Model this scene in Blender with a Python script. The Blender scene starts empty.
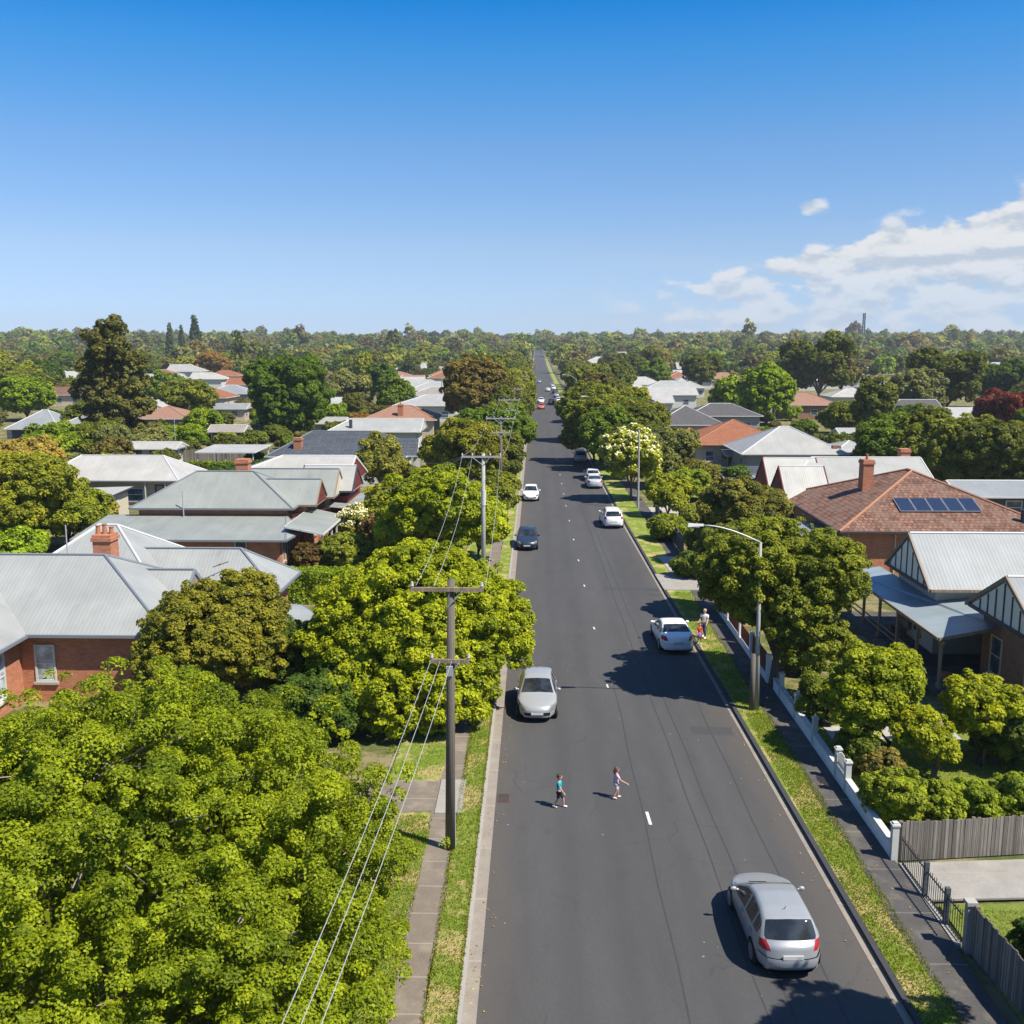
import bpy, math, random
import numpy as np
from mathutils import Vector, Matrix

R = math.radians
S = bpy.context.scene
COL = S.collection
rnd = random.Random(7)

# ------------------------------------------------------------------ camera
CAM_H = 16.0
FPX = 1000.0
PITCH = math.atan((512 - 346.0) / FPX)
YAW = math.atan((535.6 - 512) / FPX * math.cos(PITCH))
cp, sp, cw, sw = math.cos(PITCH), math.sin(PITCH), math.cos(YAW), math.sin(YAW)
FW = (-sw * cp, cw * cp, -sp)
RT = (cw, sw, 0.0)
UP = (-sw * sp, cw * sp, cp)


def at(px, py, z=0.0):
    a = (px - 512) / FPX
    b = (512 - py) / FPX
    d = [FW[i] + a * RT[i] + b * UP[i] for i in range(3)]
    t = (z - CAM_H) / d[2]
    return (d[0] * t, d[1] * t)


def proj(x, y, z):
    v = (x, y, z - CAM_H)
    c = sum(v[i] * FW[i] for i in range(3))
    if c < 0.1:
        return (-9999, -9999)
    return (512 + FPX * sum(v[i] * RT[i] for i in range(3)) / c, 512 - FPX * sum(v[i] * UP[i] for i in range(3)) / c)


cam = bpy.data.objects.new('camera', bpy.data.cameras.new('camera'))
COL.objects.link(cam)
cam.location = (0, 0, CAM_H)
cam.rotation_euler = (math.pi / 2 - PITCH, 0, YAW)
cam.data.sensor_width = 36
cam.data.lens = 36 * FPX / 1024
cam.data.clip_end = 20000
cam.data.clip_start = 0.5
S.camera = cam

# ------------------------------------------------------------------ light
SUN_EL = R(54)
SUN_AZ = math.atan2(0.868, -0.496)          # clockwise from +Y
sd = Vector((math.cos(SUN_EL) * 0.868, -math.cos(SUN_EL) * 0.496, math.sin(SUN_EL)))
sun = bpy.data.objects.new('sun', bpy.data.lights.new('sun', 'SUN'))
COL.objects.link(sun)
sun.data.energy = 4.6
sun.data.angle = R(0.5)
sun.data.color = (1.0, 0.93, 0.80)
sun.rotation_euler = sd.to_track_quat('Z', 'Y').to_euler()
sun.location = (40, -30, 80)

S.view_settings.view_transform = 'Standard'
S.view_settings.look = 'None'
S.view_settings.gamma = 1
S.view_settings.exposure = 0.85
S.render.engine = 'CYCLES'
S.cycles.max_bounces = 6
S.cycles.diffuse_bounces = 3
S.cycles.glossy_bounces = 3
S.cycles.transmission_bounces = 4
S.cycles.volume_bounces = 0
S.cycles.caustics_reflective = False
S.cycles.caustics_refractive = False


# ------------------------------------------------------------------ node helper
class NT:
    def __init__(s, nt):
        s.t = nt
        nt.nodes.clear()

    def n(s, typ, props=None, **inp):
        nd = s.t.nodes.new(typ)
        for k, v in (props or {}).items():
            setattr(nd, k, v)
        for k, v in inp.items():
            key = int(k[1:]) if k[0] == 'i' and k[1:].isdigit() else k.replace('_', ' ')
            s.set(nd, key, v)
        return nd

    def set(s, nd, key, v):
        sock = nd.inputs[key]
        if isinstance(v, bpy.types.NodeSocket):
            s.t.links.new(v, sock)
        elif isinstance(v, bpy.types.Node):
            s.t.links.new(v.outputs[0], sock)
        else:
            sock.default_value = v

    def m(s, op, a, b=0.0, c=0.0, clamp=False):
        nd = s.n('ShaderNodeMath', {'operation': op, 'use_clamp': clamp})
        for i, v in enumerate((a, b, c)):
            s.set(nd, i, v)
        return nd.outputs[0]

    def ss(s, x, lo, hi):
        nd = s.n('ShaderNodeMapRange', {'interpolation_type': 'SMOOTHSTEP'})
        s.set(nd, 0, x); s.set(nd, 1, lo); s.set(nd, 2, hi); s.set(nd, 3, 0.0); s.set(nd, 4, 1.0)
        return nd.outputs[0]

    def mix(s, f, a, b, typ='MIX'):
        nd = s.n('ShaderNodeMix', {'data_type': 'RGBA', 'blend_type': typ})
        s.set(nd, 0, f); s.set(nd, 6, a); s.set(nd, 7, b)
        return nd.outputs[2]

    def noise(s, vec, scale, detail=4, rough=0.55):
        nd = s.n('ShaderNodeTexNoise')
        if vec is not None:
            s.set(nd, 'Vector', vec)
        s.set(nd, 'Scale', scale); s.set(nd, 'Detail', detail); s.set(nd, 'Roughness', rough)
        return nd.outputs[0]

    def scale(s, vec, sc):
        nd = s.n('ShaderNodeMapping')
        s.set(nd, 0, vec); s.set(nd, 3, sc)
        return nd.outputs[0]

    def bump(s, h, strength=0.3, dist=0.02):
        nd = s.n('ShaderNodeBump')
        s.set(nd, 'Strength', strength); s.set(nd, 'Distance', dist); s.set(nd, 'Height', h)
        return nd.outputs[0]

    def out(s, sh):
        o = s.n('ShaderNodeOutputMaterial')
        s.t.links.new(sh if isinstance(sh, bpy.types.NodeSocket) else sh.outputs[0], o.inputs[0])


def alb(c, k):
    return tuple(x * k for x in c[:3])


def c4(c):
    return (c[0], c[1], c[2], 1.0)


def mk(name):
    m = bpy.data.materials.new(name)
    m.use_nodes = True
    return m, NT(m.node_tree)


def P(T, col, rough=0.7, normal=None, metal=0.0, spec=0.3, **kw):
    b = T.n('ShaderNodeBsdfPrincipled')
    T.set(b, 'Base Color', c4(col) if isinstance(col, tuple) and len(col) == 3 else col)
    T.set(b, 'Roughness', rough); T.set(b, 'Metallic', metal); T.set(b, 'Specular IOR Level', spec)
    for k, v in kw.items():
        T.set(b, k.replace('_', ' '), v)
    if normal is not None:
        T.set(b, 'Normal', normal)
    return b


def mottled(name, col, rough=0.7, var=0.25, scale=3.0, bump=0.15, metal=0.0, spec=0.3, fine=30.0):
    m, T = mk(name)
    col = alb(col, 0.8)
    tc = T.n('ShaderNodeTexCoord').outputs['Object']
    n1 = T.noise(tc, scale, 5)
    n2 = T.noise(tc, fine, 3)
    f = T.m('MULTIPLY_ADD', T.m('ADD', n1, n2), var, 1 - var)
    c = T.mix(1.0, c4(col), f, 'MULTIPLY')
    T.out(P(T, c, rough, T.bump(n2, bump, 0.01) if bump else None, metal, spec))
    return m


def uvmat(name, fn):
    m, T = mk(name)
    uv = T.n('ShaderNodeTexCoord').outputs['UV']
    fn(T, uv)
    return m


def iron(name, col, rust=0.0, rough=0.5, metal=0.15):
    col = alb((col[0] * 1.05, col[1], col[2] * 0.92), 0.69)

    def f(T, uv):
        streak = T.noise(T.scale(uv, (2.2, 0.12, 1)), 1.0, 5, 0.65)
        blot = T.noise(uv, 0.45, 4)
        sheet = T.n('ShaderNodeTexBrick', {'offset': 0.5}, Scale=1.0, Mortar_Size=0.0)
        T.set(sheet, 'Vector', uv); T.set(sheet, 'Brick Width', 0.78); T.set(sheet, 'Row Height', 3.6)
        T.set(sheet, 'Color1', (0.965, 0.965, 0.965, 1)); T.set(sheet, 'Color2', (1.03, 1.03, 1.03, 1))
        v = T.m('MULTIPLY_ADD', streak, 0.28, 0.86)
        v = T.m('MULTIPLY', v, T.m('MULTIPLY_ADD', blot, 0.5, 0.75))
        c = T.mix(1.0, c4(col), v, 'MULTIPLY')
        c = T.mix(1.0, c, sheet.outputs[0], 'MULTIPLY')
        if rust:
            rn = T.ss(T.noise(T.scale(uv, (1.2, 0.3, 1)), 1.4, 6, 0.7), 0.56, 0.7)
            c = T.mix(T.m('MULTIPLY', rn, rust), c, (0.17, 0.085, 0.05, 1))
        w = T.n('ShaderNodeTexWave', {'bands_direction': 'X'}, Scale=1.65)
        T.set(w, 'Vector', uv)
        T.out(P(T, c, rough, T.bump(w.outputs[1], 0.22, 0.02), metal, 0.35))
    return uvmat(name, f)


def tiled(name, c1, c2, c3, bw=0.33, rh=0.32):
    c1, c2, c3 = alb(c1, .68), alb(c2, .68), alb(c3, .68)

    def f(T, uv):
        b = T.n('ShaderNodeTexBrick', {'offset': 0.5}, Scale=1.0, Mortar_Size=0.03, Mortar_Smooth=0.4, Bias=0.0)
        T.set(b, 'Vector', uv); T.set(b, 'Brick Width', bw); T.set(b, 'Row Height', rh)
        T.set(b, 'Color1', c4(c1)); T.set(b, 'Color2', c4(c2)); T.set(b, 'Mortar', c4(tuple(x * 0.35 for x in c1)))
        n = T.noise(uv, 0.7, 6, 0.65)
        c = T.mix(T.ss(n, 0.4, 0.7), b.outputs[0], c4(c3))
        n2 = T.noise(uv, 9, 3)
        c = T.mix(1.0, c, T.m('MULTIPLY_ADD', n2, 0.7, 0.62), 'MULTIPLY')
        # each course laps over the one below
        sep = T.n('ShaderNodeSeparateXYZ', None, Vector=uv)
        row = T.m('FRACT', T.m('DIVIDE', sep.outputs[1], rh))
        pan = T.m('ABSOLUTE', T.m('SUBTRACT', T.m('FRACT', T.m('DIVIDE', sep.outputs[0], bw)), 0.5))
        h = T.m('ADD', T.m('MULTIPLY', row, -1.0), pan)
        T.out(P(T, c, 0.85, T.bump(h, 0.8, 0.05), 0, 0.2))
    return uvmat(name, f)


def bricks(name, c1, c2, mortar, bw=0.24, rh=0.086):
    c1, c2, mortar = alb(c1, .92), alb(c2, .92), alb(mortar, .7)

    def f(T, uv):
        b = T.n('ShaderNodeTexBrick', {'offset': 0.5}, Scale=1.0, Mortar_Size=0.008, Mortar_Smooth=0.2)
        T.set(b, 'Vector', uv); T.set(b, 'Brick Width', bw); T.set(b, 'Row Height', rh)
        T.set(b, 'Color1', c4(c1)); T.set(b, 'Color2', c4(c2)); T.set(b, 'Mortar', c4(mortar))
        n = T.noise(uv, 1.6, 5)
        n2 = T.noise(uv, 14, 3)
        c = T.mix(1.0, b.outputs[0], T.m('MULTIPLY_ADD', T.m('ADD', n, n2), 0.55, 0.45), 'MULTIPLY')
        T.out(P(T, c, 0.9, T.bump(b.outputs[1], 0.4, -0.01), 0, 0.2))
    return uvmat(name, f)


def boards(name, col, pitch=0.15, vertical=False, var=0.5, groove=0.1, rough=0.8):
    col = alb(col, .78)

    def f(T, uv):
        sep = T.n('ShaderNodeSeparateXYZ', None, Vector=uv)
        a = sep.outputs[0 if vertical else 1]
        t = T.m('DIVIDE', a, pitch)
        idx = T.m('FLOOR', t)
        fr = T.m('FRACT', t)
        wn = T.n('ShaderNodeTexWhiteNoise', {'noise_dimensions': '1D'})
        T.set(wn, 'W', idx)
        grain = T.noise(T.scale(uv, (9, 0.8, 1) if vertical else (0.8, 9, 1)), 2.0, 5, 0.65)
        v = T.m('MULTIPLY_ADD', wn.outputs[0], var, 1 - var / 2)
        v = T.m('MULTIPLY', v, T.m('MULTIPLY_ADD', grain, var * 1.2, 1 - var * 0.6))
        g = T.m('GREATER_THAN', fr, groove)
        v = T.m('MULTIPLY', v, T.m('MULTIPLY_ADD', g, 0.6, 0.4))
        c = T.mix(1.0, c4(col), v, 'MULTIPLY')
        T.out(P(T, c, rough, T.bump(T.m('ADD', g, grain), 0.5, 0.015), 0, 0.2))
    return uvmat(name, f)


def objcol(name, rough=0.3, metal=0.0, spec=0.5, coat=0.0, noise=0.0):
    m, T = mk(name)
    oi = T.n('ShaderNodeObjectInfo')
    c = oi.outputs['Color']
    if noise:
        tc = T.n('ShaderNodeTexCoord').outputs['Object']
        c = T.mix(1.0, c, T.m('MULTIPLY_ADD', T.noise(tc, 25, 3), noise, 1 - noise / 2), 'MULTIPLY')
    b = P(T, c, rough, None, metal, spec)
    T.set(b, 'Coat Weight', coat)
    T.out(b)
    return m


def leafmat(name, attr_color=False):
    m, T = mk(name)
    at_ = T.n('ShaderNodeAttribute', {'attribute_name': 'tint'})
    if attr_color:
        base = T.n('ShaderNodeAttribute', {'attribute_name': 'leafcol'}).outputs[0]
    else:
        base = T.n('ShaderNodeObjectInfo').outputs['Color']
    t = at_.outputs['Fac']
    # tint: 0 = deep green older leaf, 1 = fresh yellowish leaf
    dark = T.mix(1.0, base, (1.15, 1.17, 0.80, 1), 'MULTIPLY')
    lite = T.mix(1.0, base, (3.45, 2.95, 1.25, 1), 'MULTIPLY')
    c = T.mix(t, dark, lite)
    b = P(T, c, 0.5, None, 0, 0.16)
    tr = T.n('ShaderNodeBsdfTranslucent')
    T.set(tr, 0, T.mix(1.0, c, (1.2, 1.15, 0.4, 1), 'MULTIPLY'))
    ms = T.n('ShaderNodeMixShader')
    T.set(ms, 0, 0.40)
    T.t.links.new(b.outputs[0], ms.inputs[1]); T.t.links.new(tr.outputs[0], ms.inputs[2])
    T.out(ms)
    return m


M = {}
M['leaf'] = leafmat('leaf')
M['leafmass'] = leafmat('leaf_mass', True)
M['bark'] = mottled('bark', (0.14, 0.115, 0.09), 0.9, 0.5, 6, 0.4)
M['bark_pale'] = mottled('bark_pale', (0.30, 0.26, 0.21), 0.9, 0.5, 5, 0.3)
M['iron_grey'] = iron('iron_grey', (0.42, 0.455, 0.475), 0.16)
M['iron_pale'] = iron('iron_pale', (0.48, 0.50, 0.51), 0.15)
M['iron_white'] = iron('iron_white', (0.56, 0.57, 0.57), 0.12)
M['iron_green'] = iron('iron_green', (0.36, 0.405, 0.405), 0.22)
M['iron_blue'] = iron('iron_blue', (0.36, 0.40, 0.44), 0, 0.45)
M['iron_verandah'] = iron('iron_verandah', (0.36, 0.45, 0.52), 0, 0.42)
M['iron_rust'] = iron('iron_rust', (0.42, 0.39, 0.37), 0.9)
M['tile_brown'] = tiled('tile_brown', (0.17, 0.085, 0.06), (0.40, 0.215, 0.145), (0.25, 0.16, 0.125), 0.36, 0.36)
M['tile_orange'] = tiled('tile_orange', (0.42, 0.155, 0.075), (0.50, 0.20, 0.10), (0.38, 0.17, 0.10))
M['tile_pink'] = tiled('tile_pink', (0.45, 0.24, 0.16), (0.52, 0.29, 0.2), (0.42, 0.25, 0.19))
M['tile_grey'] = tiled('tile_grey', (0.13, 0.13, 0.14), (0.17, 0.165, 0.17), (0.16, 0.14, 0.13))
M['slate'] = tiled('slate', (0.085, 0.10, 0.125), (0.12, 0.135, 0.16), (0.10, 0.11, 0.13), 0.9, 0.5)
M['brick_red'] = bricks('brick_red', (0.42, 0.15, 0.075), (0.52, 0.21, 0.115), (0.38, 0.27, 0.20))
M['brick_brown'] = bricks('brick_brown', (0.26, 0.13, 0.085), (0.33, 0.18, 0.12), (0.30, 0.24, 0.19))
M['brick_cream'] = bricks('brick_cream', (0.52, 0.42, 0.30), (0.58, 0.48, 0.36), (0.5, 0.45, 0.38))
M['wb_white'] = boards('weatherboard_white', (0.70, 0.69, 0.66), 0.17, False, 0.12, 0.1, 0.6)
M['wb_cream'] = boards('weatherboard_cream', (0.58, 0.50, 0.38), 0.17, False, 0.12, 0.1, 0.6)
M['wb_grey'] = boards('weatherboard_grey', (0.36, 0.36, 0.35), 0.17, False, 0.14, 0.1, 0.6)
M['wb_dark'] = boards('weatherboard_dark', (0.10, 0.11, 0.13), 0.17, False, 0.2, 0.1, 0.6)
M['gable_red'] = boards('gable_red', (0.20, 0.045, 0.04), 0.2, False, 0.25, 0.1, 0.7)
M['gable_pale'] = mottled('gable_pale', (0.90, 0.87, 0.76), 0.7, 0.2, 2, 0.1)
M['paling'] = boards('paling', (0.25, 0.225, 0.195), 0.12, True, 0.75, 0.12)
M['paling_red'] = boards('paling_red', (0.36, 0.10, 0.045), 0.13, True, 0.45, 0.16)
M['pole_wood'] = boards('pole_wood', (0.19, 0.165, 0.14), 0.06, True, 0.5, 0.15)
M['pole_grey'] = mottled('pole_grey', (0.40, 0.40, 0.385), 0.7, 0.25, 4, 0.1)
M['timber'] = boards('timber', (0.30, 0.235, 0.17), 0.1, True, 0.4, 0.05)
M['white'] = mottled('white_paint', (0.64, 0.64, 0.61), 0.55, 0.12, 3, 0.05)
M['cream'] = mottled('cream_paint', (0.62, 0.56, 0.44), 0.6, 0.15, 3, 0.05)
M['offwhite_wall'] = mottled('offwhite_wall', (0.58, 0.57, 0.53), 0.7, 0.2, 1.2, 0.1)
M['dark_trim'] = mottled('dark_trim', (0.055, 0.06, 0.07), 0.6, 0.2, 3, 0.05)
M['grey_trim'] = mottled('grey_trim', (0.20, 0.225, 0.26), 0.5, 0.2, 3, 0.05)
M['terracotta'] = mottled('terracotta', (0.45, 0.19, 0.10), 0.85, 0.35, 6, 0.2)
M['tile_cap'] = mottled('tile_cap', (0.40, 0.20, 0.12), 0.85, 0.3, 6, 0.2)
M['pale_cap'] = mottled('pale_cap', (0.66, 0.67, 0.67), 0.5, 0.15, 3, 0.05)
M['concrete'] = mottled('concrete', (0.37, 0.345, 0.31), 0.9, 0.3, 1.5, 0.2, fine=60)
M['concrete_pale'] = mottled('concrete_pale', (0.43, 0.41, 0.38), 0.9, 0.25, 1.5, 0.2, fine=60)
M['kerb_shade_tar'] = mottled('kerb_shade_tar', (0.055, 0.055, 0.06), 0.85, 0.35, 3, 0.3)  # dark tone for tar joints and for the right kerb's painted shadow
M['plinth'] = mottled('plinth', (0.92, 0.93, 0.93), 0.7, 0.3, 2.2, 0.15)
M['iron_black'] = mottled('iron_black', (0.035, 0.035, 0.04), 0.5, 0.2, 8, 0.1)
M['steel'] = mottled('galvanised_steel', (0.50, 0.51, 0.52), 0.45, 0.15, 6, 0.05, 0.3)
M['wire'] = mottled('wire', (0.62, 0.62, 0.62), 0.45, 0.1, 2, 0, 0.4)
M['porcelain'] = mottled('porcelain', (0.55, 0.53, 0.5), 0.3, 0.1, 4, 0)
M['rubber'] = mottled('rubber', (0.018, 0.018, 0.019), 0.85, 0.2, 8, 0.1)
M['plastic_black'] = mottled('plastic_black', (0.022, 0.022, 0.024), 0.5, 0.1, 8, 0)
M['rim'] = mottled('rim', (0.42, 0.43, 0.44), 0.35, 0.1, 8, 0, 0.6)
M['paint_metal'] = objcol('car_paint_metallic', 0.33, 0.25, 0.4, 0.35)
M['paint_solid'] = objcol('car_paint_solid', 0.3, 0.0, 0.5, 0.6)
M['cloth'] = objcol('cloth', 0.9, 0, 0.1, 0, 0.3)
M['skin'] = mottled('skin', (0.56, 0.33, 0.24), 0.55, 0.1, 8, 0)
M['hair'] = objcol('hair', 0.6, 0, 0.3, 0, 0.5)


def glassmat(name, col, rough=0.06):
    m, T = mk(name)
    tc = T.n('ShaderNodeTexCoord').outputs['Object']
    n = T.noise(tc, 1.5, 3)
    c = T.mix(T.ss(n, 0.4, 0.65), c4(col), c4(tuple(min(1, x * 2.2 + .01) for x in col)))
    T.out(P(T, c, rough, None, 0, 0.6))
    return m


M['glass'] = glassmat('window_glass', (0.045, 0.06, 0.08))
M['glass_curtain'] = glassmat('window_glass_curtain', (0.22, 0.25, 0.28))
M['car_glass'] = glassmat('car_glass', (0.012, 0.015, 0.018), 0.04)
M['tail_red'] = mottled('tail_red', (0.42, 0.02, 0.025), 0.2, 0.2, 20, 0, 0, 0.6)
M['lamp_clear'] = mottled('lamp_clear', (0.30, 0.31, 0.33), 0.12, 0.15, 20, 0, 0.2, 0.7)


def _solar():
    def f(T, uv):
        b = T.n('ShaderNodeTexBrick', {'offset': 0.0}, Scale=1.0, Mortar_Size=0.006)
        T.set(b, 'Vector', uv); T.set(b, 'Brick Width', 0.16); T.set(b, 'Row Height', 0.16)
        T.set(b, 'Color1', (0.012, 0.022, 0.055, 1)); T.set(b, 'Color2', (0.016, 0.028, 0.065, 1)); T.set(b, 'Mortar', (0.06, 0.08, 0.12, 1))
        T.out(P(T, b.outputs[0], 0.12, None, 0.1, 0.6))
    return uvmat('solar_cells', f)


M['solar'] = _solar()


def _road():
    m, T = mk('asphalt')
    tc = T.n('ShaderNodeTexCoord').outputs['Object']
    sep = T.n('ShaderNodeSeparateXYZ', None, Vector=tc)
    x = sep.outputs[0]
    big = T.noise(T.scale(tc, (0.35, 0.05, 1)), 1.0, 5, 0.6)
    mid = T.noise(T.scale(tc, (1.2, 0.35, 1)), 1.0, 5, 0.65)
    fine = T.noise(tc, 18, 4, 0.7)
    grain = T.n('ShaderNodeTexVoronoi', None, Scale=45.0)
    T.set(grain, 'Vector', tc)
    v = T.m('MULTIPLY_ADD', big, 0.55, 0.72)
    v = T.m('MULTIPLY', v, T.m('MULTIPLY_ADD', mid, 0.28, 0.86))
    v = T.m('MULTIPLY', v, T.m('MULTIPLY_ADD', fine, 0.5, 0.75))
    c = T.mix(1.0, (0.066, 0.065, 0.066, 1), v, 'MULTIPLY')
    # polished wheel paths of the two lanes
    for cx in (1.05, 2.55, 4.75, 6.2):
        w = T.m('SUBTRACT', 1.0, T.ss(T.m('ABSOLUTE', T.m('SUBTRACT', x, cx)), 0.05, 0.55))
        c = T.mix(T.m('MULTIPLY', w, 0.30), c, (0.050, 0.051, 0.055, 1))
    # sandy dust collects along both gutters
    wob = T.m('MULTIPLY', T.noise(T.scale(tc, (0.6, 0.12, 1)), 1.0, 5, 0.7), 2.0)
    dl = T.m('SUBTRACT', 1.0, T.ss(T.m('ADD', x, wob), -0.7, 1.1))
    dr = T.ss(T.m('SUBTRACT', x, wob), 6.2, 7.9)
    c = T.mix(T.m('MULTIPLY', T.m('ADD', dl, dr), 0.42), c, (0.105, 0.088, 0.07, 1))
    # stains
    st = T.ss(T.noise(T.scale(tc, (0.9, 0.5, 1)), 1.0, 3, 0.5), 0.64, 0.74)
    c = T.mix(T.m('MULTIPLY', st, 0.2), c, (0.035, 0.035, 0.037, 1))
    # fine cracks
    dv = T.n('ShaderNodeTexNoise', None, Vector=tc, Scale=.6, Detail=5.0)
    wv = T.n('ShaderNodeVectorMath', {'operation': 'MULTIPLY_ADD'})
    T.set(wv, 0, dv.outputs[1]); T.set(wv, 1, (1.6, 1.6, 0)); T.set(wv, 2, tc)
    ck = T.n('ShaderNodeTexVoronoi', {'feature': 'DISTANCE_TO_EDGE'}, Scale=0.34)
    T.set(ck, 'Vector', wv.outputs[0])
    ckm = T.m('MULTIPLY', T.m('SUBTRACT', 1.0, T.ss(ck.outputs[0], 0.003, 0.012)), T.ss(T.noise(tc, 0.18, 3), 0.48, 0.62))
    c = T.mix(T.m('MULTIPLY', ckm, 0.28), c, (0.022, 0.022, 0.023, 1))
    # pale grit
    gr = T.n('ShaderNodeTexVoronoi', {'feature': 'F1'}, Scale=1.1)
    T.set(gr, 'Vector', tc)
    sp_ = T.m('LESS_THAN', gr.outputs[0], 0.035)
    c = T.mix(T.m('MULTIPLY', sp_, 0.5), c, (0.4, 0.38, 0.33, 1))
    T.out(P(T, c, 0.88, T.bump(T.m('ADD', fine, grain.outputs[0]), 0.35, 0.01), 0, 0.25))
    return m


M['asphalt'] = _road()


def _grass(name, c1, c2, c3, dry=0.5):
    m, T = mk(name)
    tc = T.n('ShaderNodeTexCoord').outputs['Object']
    a = T.noise(tc, 0.55, 6, 0.65)
    b = T.noise(tc, 3.5, 5, 0.7)
    d = T.noise(tc, 28, 4, 0.75)
    c = T.mix(T.ss(b, 0.3, 0.7), c4(c1), c4(c2))
    c = T.mix(T.ss(T.m('ADD', T.m('MULTIPLY', a, 0.75), T.m('MULTIPLY', b, 0.25)), dry, dry + 0.14), c, c4(c3))
    c = T.mix(1.0, c, T.m('MULTIPLY_ADD', d, 1.1, 0.45), 'MULTIPLY')
    T.out(P(T, c, 0.95, T.bump(d, 0.8, 0.06), 0, 0.1))
    return m


M['grass'] = _grass('grass_verge', (0.115, 0.185, 0.020), (0.20, 0.25, 0.040), (0.40, 0.32, 0.14), 0.47)
M['yard'] = _grass('yard_ground', (0.075, 0.10, 0.025), (0.12, 0.13, 0.04), (0.25, 0.205, 0.11), 0.44)
M['lawn'] = _grass('lawn', (0.14, 0.19, 0.03), (0.21, 0.24, 0.05), (0.30, 0.27, 0.10), 0.53)


def _path(name, col, joint=1.45, stain=0.4):
    col = alb(col, .78)

    m, T = mk(name)
    tc = T.n('ShaderNodeTexCoord').outputs['Object']
    sep = T.n('ShaderNodeSeparateXYZ', None, Vector=tc)
    a = T.noise(tc, 1.4, 6, 0.65)
    d = T.noise(tc, 22, 4, 0.7)
    c = T.mix(1.0, c4(col), T.m('MULTIPLY_ADD', T.m('ADD', a, d), 0.7, 0.3), 'MULTIPLY')
    c = T.mix(T.m('MULTIPLY', T.ss(T.noise(tc, 0.8, 6, 0.7), 0.5, 0.68), stain), c, (0.30, 0.26, 0.19, 1))
    fr = T.m('FRACT', T.m('DIVIDE', T.m('ADD', sep.outputs[1], T.m('MULTIPLY', a, 0.06)), joint))
    j = T.m('LESS_THAN', fr, 0.028)
    c = T.mix(T.m('MULTIPLY', j, 0.75 if col[0] > .12 else 0.25), c, (0.30, 0.27, 0.22, 1))
    T.out(P(T, c, 0.92, T.bump(d, 0.4, 0.01), 0, 0.15))
    return m


M['path_old'] = _path('path_old', (0.215, 0.18, 0.145))
M['path_dark'] = _path('path_dark', (0.10, 0.095, 0.092), 2.4, 0.25)
M['gutter'] = _path('gutter_concrete', (0.30, 0.265, 0.225), 3.0, 0.35)
M['drive'] = _path('drive_concrete', (0.35, 0.33, 0.30), 2.6, 0.25)


# ------------------------------------------------------------------ objects
def tag(o, label=None, cat=None, group=None, kind=None):
    if label: o['label'] = label
    if cat: o['category'] = cat
    if group: o['group'] = group
    if kind: o['kind'] = kind
    return o


OFF = {}


def empty(name, loc=(0, 0, 0), rz=0.0):
    o = bpy.data.objects.new(name, None)
    COL.objects.link(o)
    o.location = loc
    o.rotation_euler = (0, 0, rz)
    o.empty_display_size = 0.3
    OFF[o.name] = Vector(loc)
    return o


def link(name, me, parent=None):
    o = bpy.data.objects.new(name, me)
    COL.objects.link(o)
    if parent is not None:
        o.parent = parent
        OFF[o.name] = OFF.get(parent.name, Vector((0, 0, 0)))
    return o


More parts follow.
